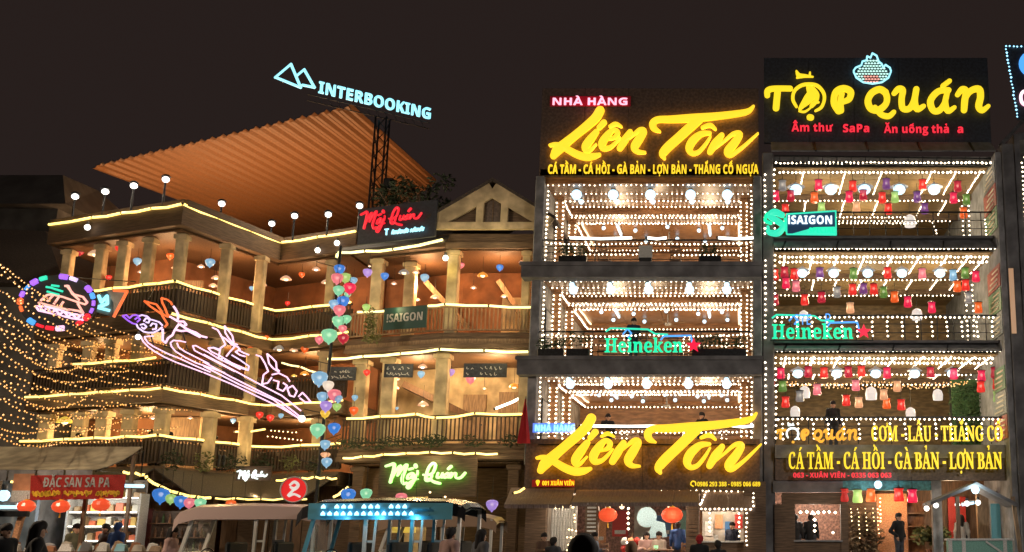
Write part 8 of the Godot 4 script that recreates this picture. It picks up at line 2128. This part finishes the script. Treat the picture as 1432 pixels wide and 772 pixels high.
func nets(bones: Array, cell: float, k: float, out: MB) -> void:
	var lo := Vector3.INF; var hi := -Vector3.INF
	for b in bones:
		for e in [[b[0], b[1]], [b[2], b[3]]]:
			lo = lo.min(e[0] - Vector3.ONE * (e[1] + cell * 2)); hi = hi.max(e[0] + Vector3.ONE * (e[1] + cell * 2))
	var nx := int((hi.x - lo.x) / cell) + 2; var ny := int((hi.y - lo.y) / cell) + 2; var nz := int((hi.z - lo.z) / cell) + 2
	var f := PackedFloat32Array()
	f.resize(nx * ny * nz)
	f.fill(1.0)
	for b in bones:
		var a: Vector3 = b[0]; var c: Vector3 = b[2]
		var ra: float = b[1]; var rc: float = b[3]
		var ab := c - a
		var q := maxf(ab.length_squared(), 1e-6)
		var m := Vector3.ONE * (maxf(ra, rc) + k + cell * 1.5)
		var i0 := ((a.min(c) - m - lo) / cell).floor(); var i1 := ((a.max(c) + m - lo) / cell).ceil()
		for z in range(maxi(0, int(i0.z)), mini(nz - 1, int(i1.z)) + 1):
			for y in range(maxi(0, int(i0.y)), mini(ny - 1, int(i1.y)) + 1):
				var row := (z * ny + y) * nx
				for x in range(maxi(0, int(i0.x)), mini(nx - 1, int(i1.x)) + 1):
					var p := lo + Vector3(x, y, z) * cell - a
					var t := clampf(p.dot(ab) / q, 0.0, 1.0)
					var d := (p - ab * t).length() - ra - (rc - ra) * t
					var o := f[row + x]
					var h := maxf(k - absf(d - o), 0.0) / k
					f[row + x] = minf(d, o) - h * h * k * 0.25
	var at := {}
	var sx := 1; var sy := nx; var sz := nx * ny
	var corner := [0, sx, sy, sx + sy, sz, sx + sz, sy + sz, sx + sy + sz]
	var cv := [Vector3(0, 0, 0), Vector3(1, 0, 0), Vector3(0, 1, 0), Vector3(1, 1, 0), Vector3(0, 0, 1), Vector3(1, 0, 1), Vector3(0, 1, 1), Vector3(1, 1, 1)]
	var edges := [[0, 1], [2, 3], [4, 5], [6, 7], [0, 2], [1, 3], [4, 6], [5, 7], [0, 4], [1, 5], [2, 6], [3, 7]]
	for z in nz - 1:
		for y in ny - 1:
			for x in nx - 1:
				var i := x + y * sy + z * sz
				var inside := 0
				for e in corner:
					if f[i + e] < 0.0:
						inside += 1
				if inside == 0 or inside == 8:
					continue
				var s := Vector3.ZERO; var cnt := 0
				for e in edges:
					var d0 := f[i + corner[e[0]]]; var d1 := f[i + corner[e[1]]]
					if (d0 < 0.0) != (d1 < 0.0):
						s += cv[e[0]].lerp(cv[e[1]], d0 / (d0 - d1))
						cnt += 1
				at[i] = lo + (Vector3(x, y, z) + s / cnt) * cell
	var grad := func(i: int) -> Vector3:
		return Vector3(f[i + 1] + f[i + 1 + sy] + f[i + 1 + sz] + f[i + 1 + sy + sz] - f[i] - f[i + sy] - f[i + sz] - f[i + sy + sz], f[i + sy] + f[i + sy + 1] + f[i + sy + sz] + f[i + sy + sz + 1] - f[i] - f[i + 1] - f[i + sz] - f[i + sz + 1], f[i + sz] + f[i + sz + 1] + f[i + sz + sy] + f[i + sz + sy + 1] - f[i] - f[i + 1] - f[i + sy] - f[i + sy + 1]).normalized()
	var nor := {}
	for i in at:
		nor[i] = grad.call(i)
	var axes := [[sx, sy, sz], [sy, sz, sx], [sz, sx, sy]]
	for i in at:
		for ax in axes:
			var d0 := f[i]; var d1 := f[i + ax[0]]
			if (d0 < 0.0) == (d1 < 0.0):
				continue
			var a: int = i - ax[1] - ax[2]; var b: int = i - ax[2]; var c: int = i; var d: int = i - ax[1]
			if not (at.has(a) and at.has(b) and at.has(d)):
				continue
			if d0 < 0.0:
				out.trin(at[a], at[b], at[c], nor[a], nor[b], nor[c]); out.trin(at[a], at[c], at[d], nor[a], nor[c], nor[d])
			else:
				out.trin(at[a], at[c], at[b], nor[a], nor[c], nor[b]); out.trin(at[a], at[d], at[c], nor[a], nor[d], nor[c])


func person_proto(pose: String, long_hair: bool) -> Node3D:
	var seated := pose == "seated"
	var hy := 0.5 if seated else 0.93
	var o := Vector3(0, -80, 0)
	var t := thing("person", "", "person", o)
	var j := func(x: float, y: float, z: float) -> Vector3: return o + Vector3(x, y, z)
	var hd: Vector3 = o + Vector3(0, hy + 0.63, 0.02)
	var arms := {"standing": [0.235, 0.2, -0.03, 0.25, -0.05, 0.06], "pockets": [0.3, 0.2, -0.1, 0.19, 0.0, 0.1], "seated": [0.25, 0.2, 0.05, 0.13, 0.24, 0.33]}[pose] as Array
	var body := []; var top := []; var legs := []
	body.append([j.call(0, hy, 0), 0.13, j.call(0, hy + 0.28, 0.0), 0.125]); body.append([j.call(0, hy + 0.28, 0), 0.125, j.call(0, hy + 0.42, 0), 0.1])
	top.append([j.call(0, hy - 0.04, 0), 0.165, j.call(0, hy + 0.28, 0.01), 0.16]); top.append([j.call(0, hy + 0.28, 0.01), 0.15, j.call(0, hy + 0.43, 0), 0.11])
	body.append([j.call(0, hy + 0.42, 0), 0.065, j.call(0, hy + 0.56, 0.01), 0.055])
	top.append([j.call(0, hy + 0.44, -0.01), 0.085, j.call(0, hy + 0.5, -0.01), 0.075])
	for s in [-1.0, 1.0]:
		var sh: Vector3 = j.call(s * 0.17, hy + 0.43, 0)
		var el: Vector3 = j.call(s * arms[0], hy + arms[1] - 0.02, arms[2])
		var wr: Vector3 = j.call(s * arms[3], hy + arms[4], arms[5])
		body.append([j.call(s * 0.08, hy + 0.42, 0), 0.08, sh, 0.06]); body.append([sh, 0.055, el, 0.042]); body.append([el, 0.042, wr, 0.028])
		top.append([j.call(s * 0.08, hy + 0.4, 0), 0.11, sh, 0.085]); top.append([sh, 0.08, el, 0.064]); top.append([el, 0.064, wr, 0.048])
		var hip: Vector3 = j.call(s * 0.09, hy - 0.02, 0)
		var kn: Vector3 = j.call(s * 0.12, 0.5, 0.42) if seated else j.call(s * 0.1, 0.5, 0.02)
		var an: Vector3 = j.call(s * 0.12, 0.09, 0.4) if seated else j.call(s * 0.1, 0.09, -0.03)
		body.append([hip, 0.085, kn, 0.055]); body.append([kn, 0.055, an, 0.037]); body.append([an, 0.037, an + Vector3(s * 0.02, -0.045, 0.15), 0.03])
		legs.append([hip, 0.108, kn, 0.078]); legs.append([kn, 0.078, an, 0.06])
	legs.append([j.call(-0.08, hy, 0), 0.115, j.call(0.08, hy, 0), 0.115])
	var skin := MB.new()
	nets(body, 0.03, 0.05, skin)
	var head := [[hd + Vector3(0, 0.02, -0.01), 0.085, hd + Vector3(0, 0.055, -0.02), 0.09], [hd + Vector3(0, -0.02, 0.01), 0.075, hd + Vector3(0, -0.085, 0.035), 0.045], [hd + Vector3(0, -0.1, 0.0), 0.055, hd + Vector3(0, -0.2, -0.01), 0.056], [hd + Vector3(0, 0.015, 0.085), 0.012, hd + Vector3(0, -0.03, 0.108), 0.017], [hd + Vector3(-0.085, 0.0, -0.01), 0.02, hd + Vector3(-0.085, -0.03, 0.0), 0.014], [hd + Vector3(0.085, 0.0, -0.01), 0.02, hd + Vector3(0.085, -0.03, 0.0), 0.014], [hd + Vector3(-0.03, -0.07, 0.075), 0.012, hd + Vector3(0.03, -0.07, 0.075), 0.012]]
	nets(head, 0.012, 0.02, skin)
	for s in [-1.0, 1.0]:  # hands: a palm, four fingers and a thumb, loosely curled
		var w: Vector3 = j.call(s * arms[3], hy + arms[4], arms[5])
		var d: Vector3 = (Vector3(-s * 0.2, 0.0, 1) if seated else Vector3(-s * 0.05, -1, 0.15)).normalized()
		var across := Vector3(1, 0, 0.2 * s).normalized() if seated else Vector3(0.15 * s, 0.1, 1).normalized()
		var curl := Vector3(0, -1, 0) if seated else Vector3(-s, 0, 0)
		var hand := [[w, 0.028, w + d * 0.05, 0.03], [w + d * 0.05 - across * 0.022, 0.019, w + d * 0.085 - across * 0.028, 0.016], [w + d * 0.05 + across * 0.022, 0.019, w + d * 0.085 + across * 0.028, 0.016]]
		for q in 4:
			var r: Vector3 = w + d * 0.085 + across * (q - 1.5) * 0.02
			var l: float = [0.062, 0.075, 0.07, 0.055][q]
			hand.append([r, 0.0095, r + d * l * 0.55 + curl * 0.008, 0.0085]); hand.append([r + d * l * 0.55 + curl * 0.008, 0.0085, r + d * l * 0.9 + curl * 0.03, 0.007])
		hand.append([w + d * 0.03 + across * 0.03, 0.012, w + d * 0.065 + across * 0.055, 0.01]); hand.append([w + d * 0.065 + across * 0.055, 0.01, w + d * 0.095 + across * 0.055 + curl * 0.01, 0.008])
		nets(hand, 0.006, 0.008, skin)
	obj("body", skin, M.skin, t)
	var b := MB.new()
	nets(top, 0.03, 0.05, b)
	obj("jacket", b, M.black, t)
	b = MB.new()
	nets(legs, 0.03, 0.04, b)
	obj("trousers", b, M.board_cool, t)
	b = MB.new()
	var hair := [[hd + Vector3(0, 0.055, -0.03), 0.1, hd + Vector3(0, 0.075, 0.02), 0.088], [hd + Vector3(0, 0.0, -0.05), 0.085, hd + Vector3(0, -0.06, -0.05), 0.06], [hd + Vector3(-0.07, 0.05, 0.0), 0.04, hd + Vector3(-0.085, 0.01, -0.02), 0.022], [hd + Vector3(0.07, 0.05, 0.0), 0.04, hd + Vector3(0.085, 0.01, -0.02), 0.022]]
	if long_hair:
		hair.append([hd + Vector3(0, 0.0, -0.07), 0.085, hd + Vector3(0, -0.25, -0.1), 0.07])
		hair.append([hd + Vector3(-0.075, 0.03, -0.02), 0.045, hd + Vector3(-0.08, -0.2, -0.04), 0.035]); hair.append([hd + Vector3(0.075, 0.03, -0.02), 0.045, hd + Vector3(0.08, -0.2, -0.04), 0.035])
	nets(hair, 0.014, 0.025, b)
	obj("hair", b, M.hair, t)
	b = MB.new()
	for s in [-1.0, 1.0]:
		b.ball(hd + Vector3(s * 0.033, 0.008, 0.079), Vector3(0.013, 0.008, 0.006), 8, 5)
		var ft: Vector3 = j.call(s * 0.12, 0.09, 0.4) if seated else j.call(s * 0.1, 0.09, -0.03)
	obj("eyes", b, M.black, t)
	b = MB.new()
	for s in [-1.0, 1.0]:
		var ft: Vector3 = j.call(s * 0.12, 0.05, 0.4) if seated else j.call(s * 0.1, 0.05, -0.03)
		nets([[ft, 0.05, ft + Vector3(s * 0.02, -0.005, 0.15), 0.044], [ft + Vector3(0, 0.05, 0), 0.045, ft, 0.05]], 0.02, 0.02, b)
	obj("shoes", b, M.black, t)
	return t


func people() -> void:
	var cloth := {"black": Color(0.012, 0.012, 0.014), "navy": Color(0.02, 0.028, 0.06), "white": Color(0.68, 0.66, 0.64), "cream": Color(0.6, 0.5, 0.42), "grey-blue": Color(0.2, 0.24, 0.32), "brown": Color(0.16, 0.09, 0.06), "red": Color(0.5, 0.02, 0.03), "pale pink": Color(0.62, 0.4, 0.36), "tan": Color(0.4, 0.23, 0.13), "grey": Color(0.15, 0.15, 0.16), "blue": Color(0.05, 0.13, 0.4), "olive": Color(0.12, 0.12, 0.07)}
	for k in cloth:
		mat("cloth_" + k, cloth[k], 0.9, "fine", Vector3.ONE * 2.0)
	var proto := {}
	# pose, long hair, place, turn, size, jacket, hair or hat, label
	var list := [
		["pockets", false, Vector3(5.24, 0.55, -39.6), 0.7, 1.0, "black", "", "man in a black jacket standing on the steps before the salmon wall"],
		["standing", false, Vector3(1.83, 0.55, -41.2), PI, 0.99, "black", "", "left one of two people in black seen from behind through the window"],
		["standing", false, Vector3(2.37, 0.55, -41.3), PI - 0.3, 1.0, "black", "", "right one of two people in black seen from behind through the window"],
		["standing", true, Vector3(7.72, 0.55, -41.5), PI, 0.98, "white", "", "long-haired person in a white top behind the teal counter"],
		["standing", false, Vector3(-0.40, 0.3, -41.2), -0.4, 0.98, "navy", "", "person in a dark coat inside the serving hatch"],
		["seated", false, Vector3(-0.72, 0.14, -33.0), PI + 0.3, 0.98, "black", "", "seated person in black before the serving hatch"],
		["seated", false, Vector3(-1.28, 0.2, -34.0), PI, 1.05, "black", "red", "seated person in a red hat before the serving hatch"],
		["seated", false, Vector3(-1.91, 0.2, -20.0), PI, 0.98, "tan", "tan", "person in a tan hood seated in the foreground below the dining room"],
		["standing", false, Vector3(-1.04, 0.0, -7.6), PI, 0.93, "black", "", "foreground onlooker of whom only the dark crown of the head shows"],
		["seated", false, Vector3(-4.92, 0.3, -38.6), 1.3, 1.03, "grey-blue", "", "seated person in a grey-blue shirt by the slatted pier"],
		["seated", false, Vector3(-6.47, 0.3, -38.0), 0.6, 1.02, "brown", "", "seated person in brown at the left corner of the dining room"],
		["seated", false, Vector3(-5.51, 0.2, -34.0), PI - 0.4, 1.0, "grey", "", "seated person in grey with dark hair below the curtained window"],
		["standing", true, Vector3(-6.28, 0.3, -41.2), 0.4, 0.95, "grey", "", "standing person with long hair behind the curtained window"],
		["seated", true, Vector3(-3.39, 0.3, -40.9), 0.2, 1.05, "pale pink", "", "diner in pale pink left of the round table"],
		["seated", false, Vector3(-2.92, 0.3, -40.6), -0.5, 1.05, "cream", "", "diner in cream right of the round table"],
		["standing", false, Vector3(-2.30, 0.3, -41.0), PI, 0.98, "blue", "", "person in blue standing by the right slatted pier"],
		["standing", false, Vector3(-6.25, 0.0, -25.0), 2.6, 1.0, "pale pink", "", "person in a pale top walking past the lit shuttle"],
		["standing", true, Vector3(-5.73, 0.0, -25.6), 2.4, 0.98, "grey", "", "long-haired person in grey beside the third shuttle"],
		["standing", true, Vector3(-12.04, 0.0, -20.0), 2.2, 1.05, "black", "", "shopper in a black coat with tousled hair before the stall"],
		["standing", false, Vector3(-14.48, 0.0, -23.0), 1.2, 1.04, "black", "", "person in black at the far left edge by the leaning pole"],
		["standing", false, Vector3(-18.40, 0.14, -32.3), 1.0, 1.0, "olive", "", "stallkeeper in olive behind the counter"],
		["standing", false, Vector3(-18.17, 0.14, -33.4), -0.5, 1.0, "brown", "", "customer in brown before the lit shelves"],
		["standing", false, Vector3(-17.63, 0.14, -33.0), 2.8, 1.02, "blue", "blue", "customer in a blue hood before the lit shelves"],
		["standing", true, Vector3(-14.37, 0.0, -29.5), 1.6, 1.02, "pale pink", "", "person in pale clothes left of the rear shuttle"],
		["seated", false, Vector3(-24.30, 3.8, -41.6), 0.2, 0.98, "black", "", "diner at the lowest terrace rail, leftmost head"],
		["seated", false, Vector3(-23.78, 3.8, -41.2), -0.4, 1.0, "brown", "", "diner at the lowest terrace rail, second head from the left"],
		["seated", true, Vector3(-20.51, 3.8, -39.9), 0.8, 1.02, "brown", "", "long-haired diner at the lowest terrace rail beside the column"],
		["seated", false, Vector3(-20.24, 3.8, -40.6), -0.8, 1.0, "black", "", "diner at the lowest terrace rail right of the column"],
		["seated", false, Vector3(-19.43, 3.8, -42.3), 1.2, 1.0, "black", "", "diner at the receding side of the lowest terrace rail"],
		["standing", false, Vector3(-4.97, 4.2, -42.0), 0.4, 0.97, "black", "", "person standing on the first floor of the gold-lettered restaurant, left of centre"],
		["standing", false, Vector3(-1.51, 4.2, -41.6), -0.6, 0.98, "black", "", "dark figure on the first floor above the right end of the gold script"],
		["standing", false, Vector3(-4.02, 7.6, -41.2), 0.3, 0.98, "navy", "", "person standing behind the second-floor beer sign"],
		["standing", false, Vector3(3.23, 4.55, -41.4), 0.2, 1.0, "black", "", "dark figure among the lanterns of the first floor"]]
	for q in list:
		var key: String = q[0] + str(q[1])
		var o: Node3D
		if not proto.has(key):
			o = person_proto(q[0], q[1])
			proto[key] = o
			o.position = q[2]
			o.rotation.y = q[3]
			o.scale = Vector3.ONE * q[4]
			o.set_meta("label", q[7])
		else:
			o = dup(proto[key], q[2], q[7], "", q[3], q[4])
		paint(o, "jacket", M["cloth_" + q[5]])
		paint(o, "hair", M["cloth_" + q[6]] if q[6] else M.hair)
